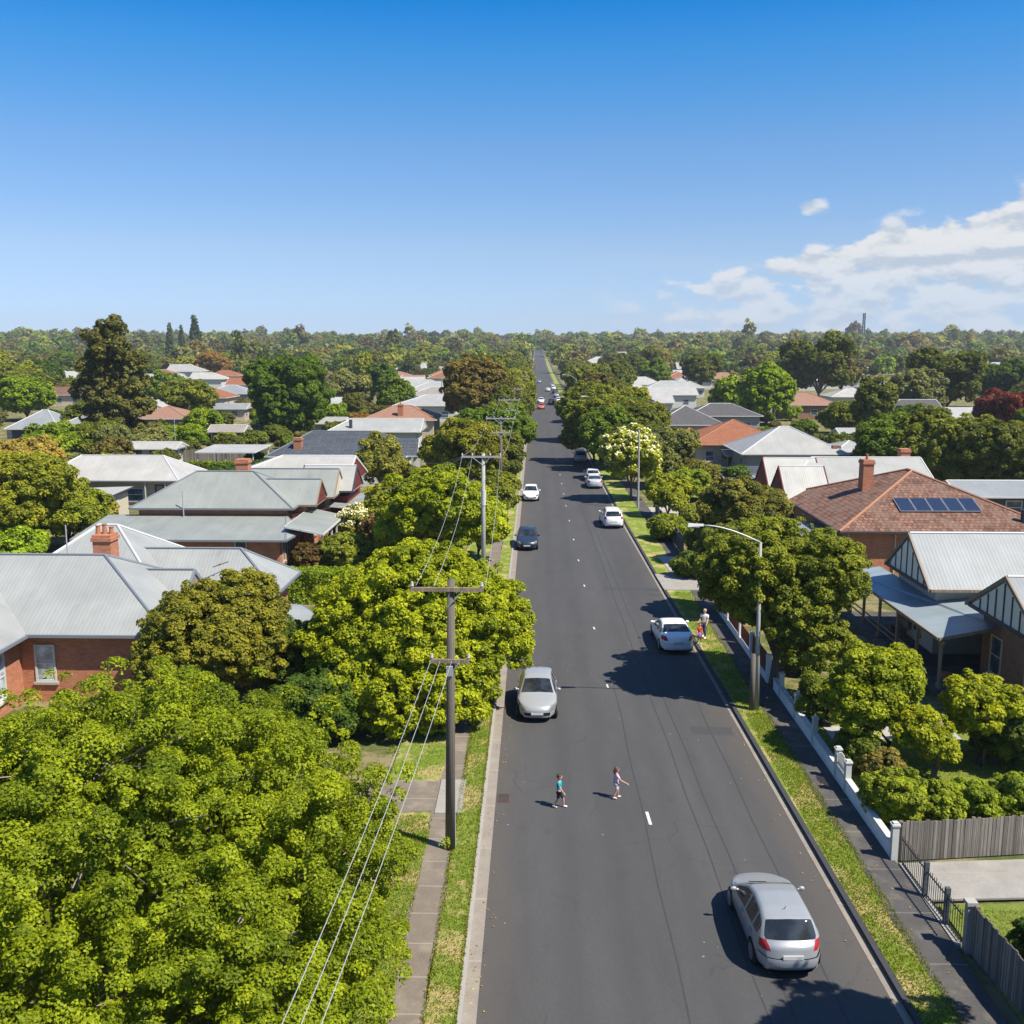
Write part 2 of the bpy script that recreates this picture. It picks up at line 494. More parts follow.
class MB:
    def __init__(s):
        s.v = []
        s.f = []

    def add(s, vs, fs):
        b = len(s.v)
        s.v += [tuple(p) for p in vs]
        s.f += [tuple(b + i for i in f) for f in fs]
        return s

    def box(s, x0, x1, y0, y1, z0, z1):
        return s.add([(x0, y0, z0), (x1, y0, z0), (x1, y1, z0), (x0, y1, z0), (x0, y0, z1), (x1, y0, z1), (x1, y1, z1), (x0, y1, z1)],
                     [(3, 2, 1, 0), (4, 5, 6, 7), (0, 1, 5, 4), (1, 2, 6, 5), (2, 3, 7, 6), (3, 0, 4, 7)])

    def cbox(s, c, sx, sy, sz):
        return s.box(c[0] - sx / 2, c[0] + sx / 2, c[1] - sy / 2, c[1] + sy / 2, c[2] - sz / 2, c[2] + sz / 2)

    def poly(s, pts):
        return s.add(pts, [tuple(range(len(pts)))])

    def prism(s, pts, d):
        n = len(pts)
        d = Vector(d)
        top = [tuple(Vector(p) + d) for p in pts]
        fs = [tuple(range(n))[::-1], tuple(range(n, 2 * n))]
        fs += [(i, (i + 1) % n, n + (i + 1) % n, n + i) for i in range(n)]
        return s.add(list(pts) + top, fs)

    def tube(s, pts, rad, n=8, cap=True):
        pts = [Vector(p) for p in pts]
        if not isinstance(rad, (list, tuple)):
            rad = [rad] * len(pts)
        vs, fs = [], []
        prev = None
        for i, p in enumerate(pts):
            t = (pts[min(i + 1, len(pts) - 1)] - pts[max(i - 1, 0)]).normalized()
            if prev is None:
                a = t.orthogonal().normalized()
            else:
                a = (prev - t * prev.dot(t))
                a = a.normalized() if a.length > 1e-6 else t.orthogonal().normalized()
            prev = a
            b = t.cross(a)
            for k in range(n):
                an = 2 * math.pi * k / n
                vs.append(tuple(p + (a * math.cos(an) + b * math.sin(an)) * rad[i]))
        for i in range(len(pts) - 1):
            for k in range(n):
                k2 = (k + 1) % n
                fs.append((i * n + k, i * n + k2, (i + 1) * n + k2, (i + 1) * n + k))
        if cap:
            fs.append(tuple(range(n))[::-1])
            fs.append(tuple((len(pts) - 1) * n + k for k in range(n)))
        return s.add(vs, fs)

    def ball(s, c, rx, ry=None, rz=None, n=10):
        ry = ry or rx; rz = rz or rx
        vs, fs = [], []
        for i in range(n + 1):
            th = math.pi * i / n
            for k in range(n):
                ph = 2 * math.pi * k / n
                vs.append((c[0] + rx * math.sin(th) * math.cos(ph), c[1] + ry * math.sin(th) * math.sin(ph), c[2] + rz * math.cos(th)))
        for i in range(n):
            for k in range(n):
                k2 = (k + 1) % n
                fs.append((i * n + k, (i + 1) * n + k, (i + 1) * n + k2, i * n + k2))
        return s.add(vs, fs)

    def mesh(s, name, mat, off=None, smooth=False):
        me = bpy.data.meshes.new(name)
        v = s.v if off is None else [(p[0] - off[0], p[1] - off[1], p[2] - off[2]) for p in s.v]
        me.from_pydata(v, [], s.f)
        if mat is not None:
            me.materials.append(mat)
        me.update()
        uvl = me.uv_layers.new(name='UVMap')
        nl = len(me.loops)
        co = np.empty(len(me.vertices) * 3); me.vertices.foreach_get('co', co); co = co.reshape(-1, 3)
        li = np.empty(nl, dtype=np.int32); me.loops.foreach_get('vertex_index', li)
        nf = len(me.polygons)
        ls = np.empty(nf, dtype=np.int32); me.polygons.foreach_get('loop_total', ls)
        nn = np.empty(nf * 3); me.polygons.foreach_get('normal', nn); nn = nn.reshape(-1, 3)
        u = np.stack([-nn[:, 1], nn[:, 0], np.zeros(nf)], 1)
        L = np.linalg.norm(u, axis=1)
        u[L < 1e-3] = (1, 0, 0)
        u /= np.maximum(np.linalg.norm(u, axis=1), 1e-9)[:, None]
        w = np.cross(nn, u)
        rep = np.repeat(np.arange(nf), ls)
        p = co[li]
        uv = np.stack([(p * u[rep]).sum(1), (p * w[rep]).sum(1)], 1)
        uvl.data.foreach_set('uv', uv.ravel())
        if smooth:
            me.shade_smooth()
        return me

    def build(s, name, mat, parent=None, smooth=False):
        off = OFF.get(parent.name) if parent is not None else None
        return link(name, s.mesh(name, mat, off, smooth), parent)



def copy_tree(o, parent=None):
    c = o.copy()
    COL.objects.link(c)
    if parent is not None:
        c.parent = parent
    for ch in list(o.children):
        copy_tree(ch, c)
    return c


# ------------------------------------------------------------------ terrain
def gz(x, y):
    r = math.hypot(x, y)
    t = max(0.0, min(1.0, (r - 520) / 1300.0))
    return 19.0 * t * t * (3 - 2 * t)


def gzn(x, y):
    r = np.hypot(x, y)
    t = np.clip((r - 520) / 1300.0, 0, 1)
    return 19.0 * t * t * (3 - 2 * t)


def grid_mesh(name, xs, ys, dz, mat, kind='structure'):
    X, Y = np.meshgrid(xs, ys)
    Z = gzn(X, Y) + dz
    v = np.stack([X, Y, Z], -1).reshape(-1, 3)
    nx, ny = len(xs), len(ys)
    f = [(j * nx + i, j * nx + i + 1, (j + 1) * nx + i + 1, (j + 1) * nx + i) for j in range(ny - 1) for i in range(nx - 1)]
    me = bpy.data.meshes.new(name)
    me.from_pydata(v.tolist(), [], f)
    me.materials.append(mat)
    me.shade_smooth()
    o = link(name, me)
    tag(o, kind=kind)
    return o


far = [-9000, -5000, -3000] + list(range(-2200, 2201, 100)) + [3000, 5000, 9000]
grid_mesh('ground', far, [-200, -100, 0] + list(range(50, 2200, 75)) + [2500, 3200, 4500, 7000, 12000], 0.0, M['yard'])
ry = [-30, 0] + list(range(20, 1500, 25))
XL, XR = -1.36, 9.05                       # asphalt edges


def xr(y):                                  # right kerb line narrows a little with distance
    return 9.12 - 1.15 * max(0.0, min(1.0, (y - 20) / 85.0))


def ribbon(name, xa, xb, ys, z, mat, thick=None, kind='structure'):
    mb = MB()
    fa = xa if callable(xa) else (lambda y: xa)
    fb = xb if callable(xb) else (lambda y: xb)
    for y0, y1 in zip(ys[:-1], ys[1:]):
        a, b, c, d = (fa(y0), y0), (fb(y0), y0), (fb(y1), y1), (fa(y1), y1)
        za, zc = gz(0, y0) + z + max(0, y0 - 430) * .004, gz(0, y1) + z + max(0, y1 - 430) * .004
        if thick:
            mb.add([(a[0], a[1], za - thick), (b[0], b[1], za - thick), (c[0], c[1], zc - thick), (d[0], d[1], zc - thick),
                    (a[0], a[1], za), (b[0], b[1], za), (c[0], c[1], zc), (d[0], d[1], zc)],
                   [(4, 5, 6, 7), (0, 3, 7, 4), (1, 5, 6, 2)])
        else:
            mb.poly([(a[0], a[1], za), (b[0], b[1], za), (c[0], c[1], zc), (d[0], d[1], zc)])
    o = mb.build(name, mat)
    if kind:
        tag(o, kind=kind)
    return o


road = ribbon('road', XL, lambda y: xr(y) - 0.0, ry, 0.02, M['asphalt'])
ribbon('gutter', -1.70, XL, ry, 0.03, M['gutter'])
ribbon('gutter', lambda y: xr(y) - 0.22 + .03 * math.sin(y * .31), lambda y: xr(y), ry, 0.028, M['gutter'])
ribbon('kerb', -1.83, -1.70, ry, 0.13, M['concrete'], 0.15)
ribbon('kerb', lambda y: xr(y), lambda y: xr(y) + 0.17, ry, 0.15, M['kerb_shade_tar'], 0.17)  # kerb coloured dark all over to stand in for its shadowed face
wob = lambda y: 0.10 * math.sin(y * 0.9) + 0.07 * math.sin(y * 2.3 + 1)
ys_f = [i * 0.75 for i in range(-10, 150)] + list(range(112, 900, 40))
ribbon('verge', -2.62, -1.83, ys_f, 0.10, M['grass'])
ribbon('footpath', lambda y: -3.5 + 0.6 * wob(y), lambda y: -2.62 + 0.5 * wob(y + 3), ys_f, 0.108, M['path_old'])
ribbon('verge', -5.4, -3.35, ys_f, 0.10, M['grass'])
ribbon('verge', lambda y: xr(y) + 0.17, lambda y: max(10.3, xr(y) + 1.0) + .06 * math.sin(y * 1.1) if y < 60 else xr(y) + 2.2, ys_f, 0.12, M['grass'])
ribbon('footpath', lambda y: (10.1 if y < 60 else 10.2) + 0.5 * wob(y), lambda y: 11.3, ys_f, 0.126, M['path_dark'])


def slab(name, pts, z, mat, kind='structure', label=None):
    o = MB().prism([(p[0], p[1], z - 0.06) for p in pts], (0, 0, 0.06)).build(name, mat)
    return tag(o, kind=kind)


slab('driveway', [(-3.42, 32.2), (-2.5, 32.2), (-2.5, 34.9), (-3.42, 34.9)], 0.15, M['drive'])
slab('driveway', [(-6.0, 32.1), (-3.5, 32.4), (-3.5, 34.8), (-6.0, 35.0)], 0.12, M['path_old'])
slab('driveway', [(-6.5, 62.3), (-1.95, 62.3), (-1.95, 64.6), (-6.5, 64.6)], 0.14, M['drive'])
slab('driveway', [(-12, 66), (-2.6, 66), (-2.6, 69.5), (-12, 69.5)], 0.125, M['path_dark'])
slab('driveway', [(8.55, 64.4), (11.2, 64.4), (11.2, 69.0), (8.45, 69.0)], 0.16, M['drive'])
slab('driveway', [(9.7, 69.0), (11.3, 69.0), (11.3, 75), (9.4, 75)], 0.158, M['concrete_pale'])
slab('driveway', [(11.45, 27.05), (24, 27.9), (24, 30.2), (11.45, 29.15)], 0.15, M['drive'])
slab('lawn', [(11.7, 15), (26, 15), (26, 27.7), (11.7, 26.9)], 0.09, M['lawn'])
slab('lawn', [(11.4, 29.9), (21, 30.9), (21, 41), (11.4, 41)], 0.085, M['lawn'])
slab('garden_path', [(12.2, 39.2), (17.5, 39.2), (17.5, 40.6), (12.2, 40.6)], 0.13, M['concrete_pale'])
slab('driveway', [(11.3, 92), (20, 95), (20, 104), (11.3, 99)], 0.1, M['concrete_pale'])
slab('lawn', [(12, 104), (24, 104), (24, 112), (12, 112)], 0.09, M['lawn'])

M['rusty_iron'] = mottled('rusty_iron', (0.12, 0.085, 0.07), 0.85, 0.4, 6, 0.2)
M['patch'] = mottled('asphalt_patch', (0.066, 0.066, 0.069), 0.9, 0.3, 2.5, 0.3, fine=40)
M['patch_pale'] = mottled('asphalt_patch_pale', (0.105, 0.10, 0.096), 0.9, 0.3, 2.5, 0.3, fine=40)
for pts, mt in (([(6.6, 39.8), (8.3, 39.7), (8.35, 40.6), (6.6, 40.7)], 'patch'), ([(4.6, 64.8), (8.2, 64.4), (8.2, 65.3), (4.6, 65.6)], 'patch')):
    tag(MB().poly([(p[0], p[1], 0.0225) for p in pts]).build('road_patch', M[mt]), kind='structure')

# lane dashes, tar joints, drain
for i, y in enumerate([32.2, 45.7, 55.6, 65.9, 74.0, 82.2, 91.4, 100.2, 108.4, 116.6, 125, 133.5, 142]):
    x = 3.95 if y < 40 else 3.5 - 0.35 * min(1, (y - 45) / 55)
    w, l = (0.055, 0.95) if i == 0 else (0.045, 0.28 + y * 0.004)
    o = MB().prism([(x - w, y - l / 2, 0.03), (x + w, y - l / 2, 0.03), (x + w - .03, y + l / 2, 0.03), (x - w - .03, y + l / 2, 0.03)], (0, 0, 0.006)).build('lane_marking', M['white'])
    tag(o, kind='structure')
for xa, xb in ((5.72, 4.55), (6.38, 4.95), (3.75, 3.9), (7.6, 6.9)):
    fy = [18 + 2 * k for k in range(0, 45 if xa < 7 and xa > 5 else 15)]
    f0 = lambda y, a=xa, b=xb: a + (b - a) * (y - 18) / 90 + 0.03 * math.sin(y * .7 + a)
    ribbon('tar_joint', lambda y: f0(y) - .022, lambda y: f0(y) + .022, fy, 0.0245, M['kerb_shade_tar'])
g = MB()
g.box(-1.3, -0.85, 33.3, 34.0, 0.02, 0.034)
dg = g.build('drain_grate', M['rusty_iron'])
tag(dg, 'dark brown square drain grate in the road beside the left gutter', 'drain')
gb = MB()
for k in range(7):
    gb.box(-1.27, -0.88, 33.34 + k * 0.095, 33.37 + k * 0.095, 0.035, 0.043)
gb.build('grate_bar', M['iron_black'], dg)


# ------------------------------------------------------------------ vegetation
def quads_mesh(name, Pv, tint, mat, col=None):
    """Pv: (n,4,3) leaf quads"""
    n = len(Pv)
    me = bpy.data.meshes.new(name)
    me.vertices.add(n * 4)
    me.vertices.foreach_set('co', np.ascontiguousarray(Pv, dtype=np.float32).ravel())
    me.loops.add(n * 4)
    me.loops.foreach_set('vertex_index', np.arange(n * 4, dtype=np.int32))
    me.polygons.add(n)
    me.polygons.foreach_set('loop_start', np.arange(0, n * 4, 4, dtype=np.int32))
    me.polygons.foreach_set('loop_total', np.full(n, 4, dtype=np.int32))
    me.update(calc_edges=True)
    a = me.attributes.new('tint', 'FLOAT', 'FACE')
    a.data.foreach_set('value', np.clip(tint, 0, 1).astype(np.float32))
    if col is not None:
        a = me.attributes.new('leafcol', 'FLOAT_COLOR', 'FACE')
        a.data.foreach_set('color', np.concatenate([col, np.ones((n, 1))], 1).astype(np.float32).ravel())
    me.materials.append(mat)
    return me


def unit(v):
    return v / np.maximum(np.linalg.norm(v, axis=1), 1e-9)[:, None]


def leaf_quads(p, nrm, l, w, rg):
    n = len(p)
    t = unit(np.cross(nrm, rg.normal(size=(n, 3))))
    b = np.cross(nrm, t)
    L = (l * rg.uniform(.65, 1.25, n))[:, None] / 2
    W = (w * rg.uniform(.65, 1.25, n))[:, None] / 2
    fold = nrm * (W * rg.uniform(-.5, .7, (n, 1)))
    return np.stack([p - t * L, p + b * W + fold, p + t * L, p - b * W + fold], 1)


def crown(lobes, leaf, cl_r, lai=2.4, seed=0, low=-0.45, asp=0.68, flat=0.8, droop=0.0, fill=True, loose=0.05, cover=.56):
    cl_r *= .58 if leaf < .2 else .75
    """leaf clumps spread over a set of ellipsoid lobes -> (quads, tint)"""
    rg = np.random.default_rng(seed)
    lo = np.array(lobes, float)
    area = np.array([(a * b + b * c + a * c) / 3 * 4 * math.pi for (_, _, _, a, b, c) in lobes])
    ncl = int(area.sum() * cover / (cl_r * cl_r * 1.7)) + 6
    li = rg.choice(len(lo), ncl * 2, p=area / area.sum())
    d = unit(rg.normal(size=(ncl * 2, 3)))
    keep = d[:, 2] > low - rg.uniform(0, .35, ncl * 2)
    li, d = li[keep], d[keep]
    c = lo[li, :3] + d * lo[li, 3:] * (rg.uniform(.74, 1.08, len(li)) ** 1.0 + loose * rg.normal(size=len(li)))[:, None]
    # drop clumps that lie deep in another lobe
    inside = np.zeros(len(c), bool)
    for k in range(len(lo)):
        q = np.linalg.norm((c - lo[k, :3]) / lo[k, 3:], axis=1)
        inside |= (q < .66)
    c, d = c[~inside], d[~inside]
    c, d = c[:ncl], d[:ncl]
    ncl = len(c)
    cr = cl_r * np.clip(np.exp(rg.normal(-.05, .38, ncl)), .4, 2.0)
    ctint = rg.normal(0, .16, ncl)
    per = lai * 0.8 * 2 * math.pi * cr ** 2 / (leaf * leaf * asp / 2)
    cnt = np.maximum(4, per * rg.uniform(.7, 1.2, ncl)).astype(int)
    idx = np.repeat(np.arange(ncl), cnt)
    n = len(idx)
    ld = unit(rg.normal(size=(n, 3)) + d[idx] * .75 + np.array([0, 0, .45]))
    rad = cr[idx] * rg.uniform(.35, 1.0, n) ** .5
    off = ld * rad[:, None]
    off[:, 2] *= flat
    off[:, 2] -= droop * np.abs(rg.normal(size=n)) * cr[idx]
    p = c[idx] + off
    nr = unit(ld * .8 + rg.normal(size=(n, 3)) * .42 + np.array([0, 0, .6]))
    if droop:
        nr = unit(nr * np.array([1, 1, .5]))
    q = leaf_quads(p, nr, leaf, leaf * asp, rg)
    t = .42 + ctint[idx] * 1.3 + rg.normal(0, .24, n)
    t[rg.random(n) < .012] = 1.0
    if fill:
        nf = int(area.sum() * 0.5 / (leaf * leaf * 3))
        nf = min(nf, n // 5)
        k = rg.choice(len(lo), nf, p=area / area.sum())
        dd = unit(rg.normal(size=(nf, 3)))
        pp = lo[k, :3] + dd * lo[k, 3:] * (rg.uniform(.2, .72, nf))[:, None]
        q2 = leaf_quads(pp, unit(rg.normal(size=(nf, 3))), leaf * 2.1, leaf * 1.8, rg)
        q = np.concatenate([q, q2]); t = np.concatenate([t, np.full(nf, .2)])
    return q, t


def auto_lobes(Rr, H, cb, seed, n=7, gum=0):
    r = random.Random(seed)
    z0 = H * cb
    hc = (H - z0)
    L = []
    if gum:
        for k in range(n + 3):
            a = k * 2.4 + r.uniform(-.4, .4)
            rr = Rr * r.uniform(.1, .72)
            zz = z0 + hc * (0.18 + .72 * (k + .5) / (n + 3)) * r.uniform(.85, 1.08)
            s = Rr * r.uniform(.30, .48)
            L.append((rr * math.cos(a), rr * math.sin(a), min(zz, H - s * .6), s, s, s * r.uniform(.6, .85)))
    else:
        L.append((0, 0, z0 + hc * .5, Rr * .78, Rr * .78, hc * .47))
        for k in range(n):
            a = k * 2.39996 + r.uniform(-.35, .35)
            rr = Rr * r.uniform(.42, .62)
            zz = z0 + hc * r.uniform(.28, .78)
            s = Rr * r.uniform(.36, .5)
            L.append((rr * math.cos(a), rr * math.sin(a), zz, s, s, min(s * r.uniform(.75, 1.0), hc * .42)))
    return L


def trunk_mb(H, cb, lobes, r0, seed, multi=1, twigs=3):
    rg = random.Random(seed)
    mb = MB()
    for m_ in range(multi):
        bx, by = (0, 0) if multi == 1 else (rg.uniform(-.5, .5), rg.uniform(-.5, .5))
        fork = H * cb * rg.uniform(.75, .95)
        mb.tube([(bx, by, -0.15), (bx * 1.05, by, fork * .3), (bx * 1.3 + rg.uniform(-.1, .1), by * 1.3 + rg.uniform(-.1, .1), fork)], [r0 * 1.35, r0, r0 * .75], 8)
        for k, (x, y, z, a, b, c) in enumerate(lobes):
            if multi > 1 and k % multi != m_:
                continue
            s = Vector((bx * 1.3, by * 1.3, fork * rg.uniform(.8, .99)))
            e = Vector((x, y, z + c * .25))
            mid = s.lerp(e, .5) + Vector((rg.uniform(-.3, .3), rg.uniform(-.3, .3), rg.uniform(0, .5))) * (a * .3)
            mb.tube([s, mid, e], [r0 * .55, r0 * .32, r0 * .1], 6)
            for j in range(twigs):
                e2 = e + Vector((rg.uniform(-1, 1) * a, rg.uniform(-1, 1) * b, rg.uniform(-.2, .8) * c)) * (.85 if twigs < 5 else .62)
                mb.tube([e.lerp(e2, rg.uniform(-.3, .5)) if twigs > 5 else mid.lerp(e, .6), e2], [r0 * .16 if twigs < 5 else .03, r0 * .05 if twigs < 5 else .014], 5, False)
    return mb


LIME = (0.150, 0.205, 0.018)
BRIGHT = (0.108, 0.165, 0.014)
GREEN = (0.072, 0.115, 0.018)
DEEP = (0.040, 0.072, 0.018)
OLIVE = (0.092, 0.114, 0.022)
OLIVED = (0.064, 0.082, 0.022)
BROWN = (0.076, 0.074, 0.032)
GREY = (0.105, 0.120, 0.070)
YELLOW = (0.205, 0.215, 0.028)
RED = (0.085, 0.022, 0.022)
BLUEG = (0.045, 0.066, 0.040)
RUSTY = (0.15, 0.10, 0.035)
KIND = {'lime': LIME, 'bright': BRIGHT, 'green': GREEN, 'deep': DEEP, 'olive': OLIVE, 'olived': OLIVED, 'brown': BROWN,
        'grey': GREY, 'yellow': YELLOW, 'red': RED, 'blueg': BLUEG, 'rusty': RUSTY}
OCC = []                                     # (x, y, r) of trees already standing


def tree(label, x, y, H, Rr, color, cb=0.28, seed=1, cat='tree', name='tree', lobes=None, leaf=None, clump=None, r0=None, gum=0,
         multi=1, group=None, bark='bark', lai=2.3, low=-.45, droop=0.0, nl=7, flat=.8, loose=0.06, z=None, cover=.52, twigs=3, blossom=None):
    d = math.hypot(x, y)
    leaf = leaf or max(.13, min(.5, d * .0030))
    clump = clump or max(.5, min(.9, .3 + d * .004)) * (0.9 if Rr < 2.5 else 1.0)
    zz = gz(x, y) + 0.05 if z is None else z
    t = empty(name, (x, y, zz), 0)
    tag(t, label, cat, group)
    lobes = lobes or auto_lobes(Rr, H, cb, seed, nl, gum)
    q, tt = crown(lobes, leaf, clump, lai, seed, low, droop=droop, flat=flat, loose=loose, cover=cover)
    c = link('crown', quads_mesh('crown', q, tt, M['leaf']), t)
    col = KIND[color] if isinstance(color, str) else color
    c.color = c4(col)
    if blossom:
        rg = np.random.default_rng(seed + 77)
        cen = q.mean(1)
        up_ = cen[:, 2] > H * .45
        pick = np.nonzero(up_ & (rg.random(len(q)) < blossom))[0]
        fq = leaf_quads(cen[pick] + np.array([0, 0, leaf * .3]), unit(rg.normal(size=(len(pick), 3)) * .4 + np.array([.2, -.4, 1])), leaf * 1.1, leaf * 1.0, rg)
        bo = link('blossom', quads_mesh('blossom', fq, np.full(len(fq), .3), M['leaf']), t)
        bo.color = (.50, .50, .62, 1)
    tm = trunk_mb(H, cb, lobes, r0 or max(.07, Rr * .045), seed + 5, multi, twigs)
    tr = link('trunk', tm.mesh('trunk', M[bark], None, True), t)
    OCC.append((x, y, Rr))
    return t


def P3(px, py, z):
    x, y = at(px, py, z)
    return x, y


# --- big foreground crown, lower left
tree('huge bright green street tree filling the lower left corner, nearest the camera', -10.1, 21.3, 8.0, 7, (0.108, 0.146, 0.011), .3, 11,
     lobes=[(0, 0, 3.9, 5.9, 6.6, 3.6), (2.7, 3.0, 3.7, 3.2, 3.2, 2.4), (3.6, -2.6, 3.0, 3.0, 3.6, 2.2), (-3.9, 1.4, 3.7, 3.0, 3.4, 2.3), (0.2, 0.8, 5.6, 3.4, 3.6, 2.2),
            (-1.2, -3.8, 4.3, 3.6, 3.2, 2.3), (4.7, 1.4, 2.5, 1.9, 2.6, 1.7), (2.6, 5.4, 2.2, 2.0, 1.7, 1.7), (-5.2, -1.0, 3.3, 2.6, 3.0, 2.1), (5.0, -4.6, 2.3, 1.9, 2.2, 1.7), (-1.4, 4.4, 4.0, 3.0, 2.4, 2.2)],
     leaf=.085, clump=.46, r0=.3, lai=1.15, loose=.14, bark='bark_pale', cover=.29, twigs=22)
x, y = P3(210, 640, 3.6)
tree('rounded olive green tree in front of the nearest grey iron roof', x, y, 5.9, 3.25, (0.112, 0.120, 0.024), .24, 21, leaf=.14, clump=.4, lai=1.9, nl=9)
tree('large lime green tree behind the nearest timber power pole', -5.4, 43.5, 7.1, 5.0, (0.148, 0.186, 0.013), .22, 31,
     lobes=[(0.2, 0, 4.0, 4.0, 3.8, 2.8), (3.2, -.6, 3.6, 1.9, 2.3, 2.2), (2.9, 1.5, 3.5, 1.8, 2.0, 1.7), (-2.6, -1.5, 3.2, 1.9, 1.9, 1.8), (-2.3, 1.0, 3.3, 1.6, 1.8, 1.5),
            (0.4, -2.7, 3.4, 2.4, 1.8, 1.9), (.2, .6, 5.6, 2.2, 2.1, 1.5), (1.2, 2.0, 4.7, 1.9, 1.7, 1.5), (-1.9, -2.4, 2.3, 1.7, 1.6, 1.4), (2.1, -2.6, 2.4, 1.8, 1.6, 1.5),
            (-3.4, -.3, 2.2, 1.4, 1.6, 1.3), (1.6, -3.6, 1.7, 1.6, 1.5, 1.5), (-.4, -4.0, 1.7, 1.7, 1.4, 1.5), (-2.2, -3.5, 1.6, 1.5, 1.4, 1.4)],
     leaf=.15, clump=.46, lai=1.7, r0=.26)
tree('low lime tree behind the taller lime one', -5.6, 53.5, 4.6, 2.6, (0.155, 0.19, 0.014), .15, 33, leaf=.18, clump=.45, lai=1.8)
tree('wide bright green tree behind the second power pole', -6.8, 69.8, 7.4, 4.1, (0.135, 0.175, 0.013), .2, 41, leaf=.23, clump=.55, lai=1.9, nl=10)
tree('pale lime tree right of the second power pole', -4.2, 73.5, 5.0, 2.2, (0.16, 0.205, 0.02), .2, 43, leaf=.22, clump=.5)
tree('yellow green tree left of the wide bright tree', -11.6, 79.5, 5.2, 2.4, (0.135, 0.155, 0.022), .2, 45, leaf=.24, clump=.5)
x, y = P3(381, 462, 4)
tree('small grey green tree before the slate roof', x, y, 6.3, 2.6, (0.115, 0.125, 0.038), .2, 47)
tree('white flowering shrub in the front garden by the hedge', *P3(358, 526, 1.8), 3.4, 2.1, (0.11, 0.13, 0.03), .05, 51, 'shrub', 'shrub', leaf=.17, clump=.4, blossom=.14)
tree('dull purple brown shrub beside the white flowering one', *P3(387, 537, 1.6), 3.2, 1.6, (0.105, 0.07, 0.045), .05, 52, 'shrub', 'shrub', leaf=.2, clump=.38)
tree('rounded green shrub between the porch and the hedge', *P3(345, 552, 1.2), 2.3, 1.9, (0.11, 0.135, 0.025), .03, 53, 'shrub', 'shrub', leaf=.19, clump=.38)
tree('reddish low bush under the brick porch', *P3(310, 556, 1.0), 1.8, 1.3, (0.07, 0.052, 0.03), .03, 54, 'bush', 'bush', leaf=.19, clump=.35)
tree('olive dome tree beyond the second power pole', -7.2, 103, 8.2, 4.1, (0.105, 0.118, 0.022), .28, 61)
tree('dark olive kerb tree just past the white oncoming car', -4.0, 109, 6.2, 2.9, 'olived', .18, 62)
tree('green kerb tree beside the dark blue oncoming car', -3.6, 92, 4.4, 2.0, 'olive', .1, 63)
tree('big brown green tree towering over the left kerb', *P3(474, 398, 7), 14.0, 6.0, (0.098, 0.084, 0.038), .16, 71, leaf=.5, clump=.8, nl=10)
tree('massive dark green tree behind the left back gardens', *P3(288, 398, 7), 14.4, 7.4, (0.055, 0.098, 0.017), .0, 72, leaf=.42, clump=.85, nl=12, low=-.9)
tree('tall brown gum tree rising over the left skyline', *P3(117, 452, 0), 20.5, 5.4, (0.076, 0.082, 0.036), .08, 73, leaf=.48, clump=.8, nl=16,
     lobes=[(1.2, 0, 3.5, 3.0, 3.0, 2.2), (-2.6, .4, 5.2, 2.6, 2.6, 2.0), (3.4, -.4, 6.8, 2.6, 2.4, 1.9), (-.4, 0, 8.2, 3.3, 3.2, 2.2), (-3.6, .4, 9.2, 2.3, 2.4, 1.8), (2.6, .2, 10.6, 2.7, 2.5, 2.0),
            (-1.4, 0, 12.4, 2.6, 2.5, 2.0), (3.2, .6, 13.6, 1.8, 1.8, 1.4), (.3, -.5, 15.0, 2.7, 2.5, 2.0), (-.6, -.3, 17.2, 2.3, 2.2, 1.7), (.5, 0, 18.9, 1.8, 1.7, 1.4), (-3.4, -.6, 13.2, 1.5, 1.5, 1.2), (0, 0, 6, 2.6, 2.6, 2.4)], loose=.07, bark='bark_pale')
tree('sunlit yellow green tree at the left picture edge', *P3(14, 508, 3.5), 7.4, 4.6, (0.128, 0.148, 0.024), .1, 74, leaf=.24, clump=.5, lai=1.9, nl=10)
tree('green tree between the edge tree and the white shed', *P3(67, 510, 3), 5.6, 3.2, (0.108, 0.138, 0.022), .1, 75, leaf=.25, clump=.5)
tree('dry pale brown tree behind the edge tree', *P3(22, 478, 4), 7.6, 3.6, (0.20, 0.17, 0.07), .1, 76, leaf=.27, clump=.5)
tree('bright low shrub under the left edge trees', *P3(14, 546, 1), 2.6, 2.3, (0.12, 0.185, 0.022), .05, 77, 'shrub', 'shrub')
tree('pale garden shrub next to the white shed wall', *P3(96, 518, 1), 2.2, 1.7, (0.18, 0.17, 0.06), .05, 78, 'shrub', 'shrub')
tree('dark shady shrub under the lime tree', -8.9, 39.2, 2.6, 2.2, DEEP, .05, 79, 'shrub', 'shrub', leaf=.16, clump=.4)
tree('dense dark bush in the gap left of the lime tree', -10.6, 43.5, 3.6, 2.4, (0.05, 0.08, 0.018), .05, 80, 'bush', 'bush', leaf=.16, clump=.4)

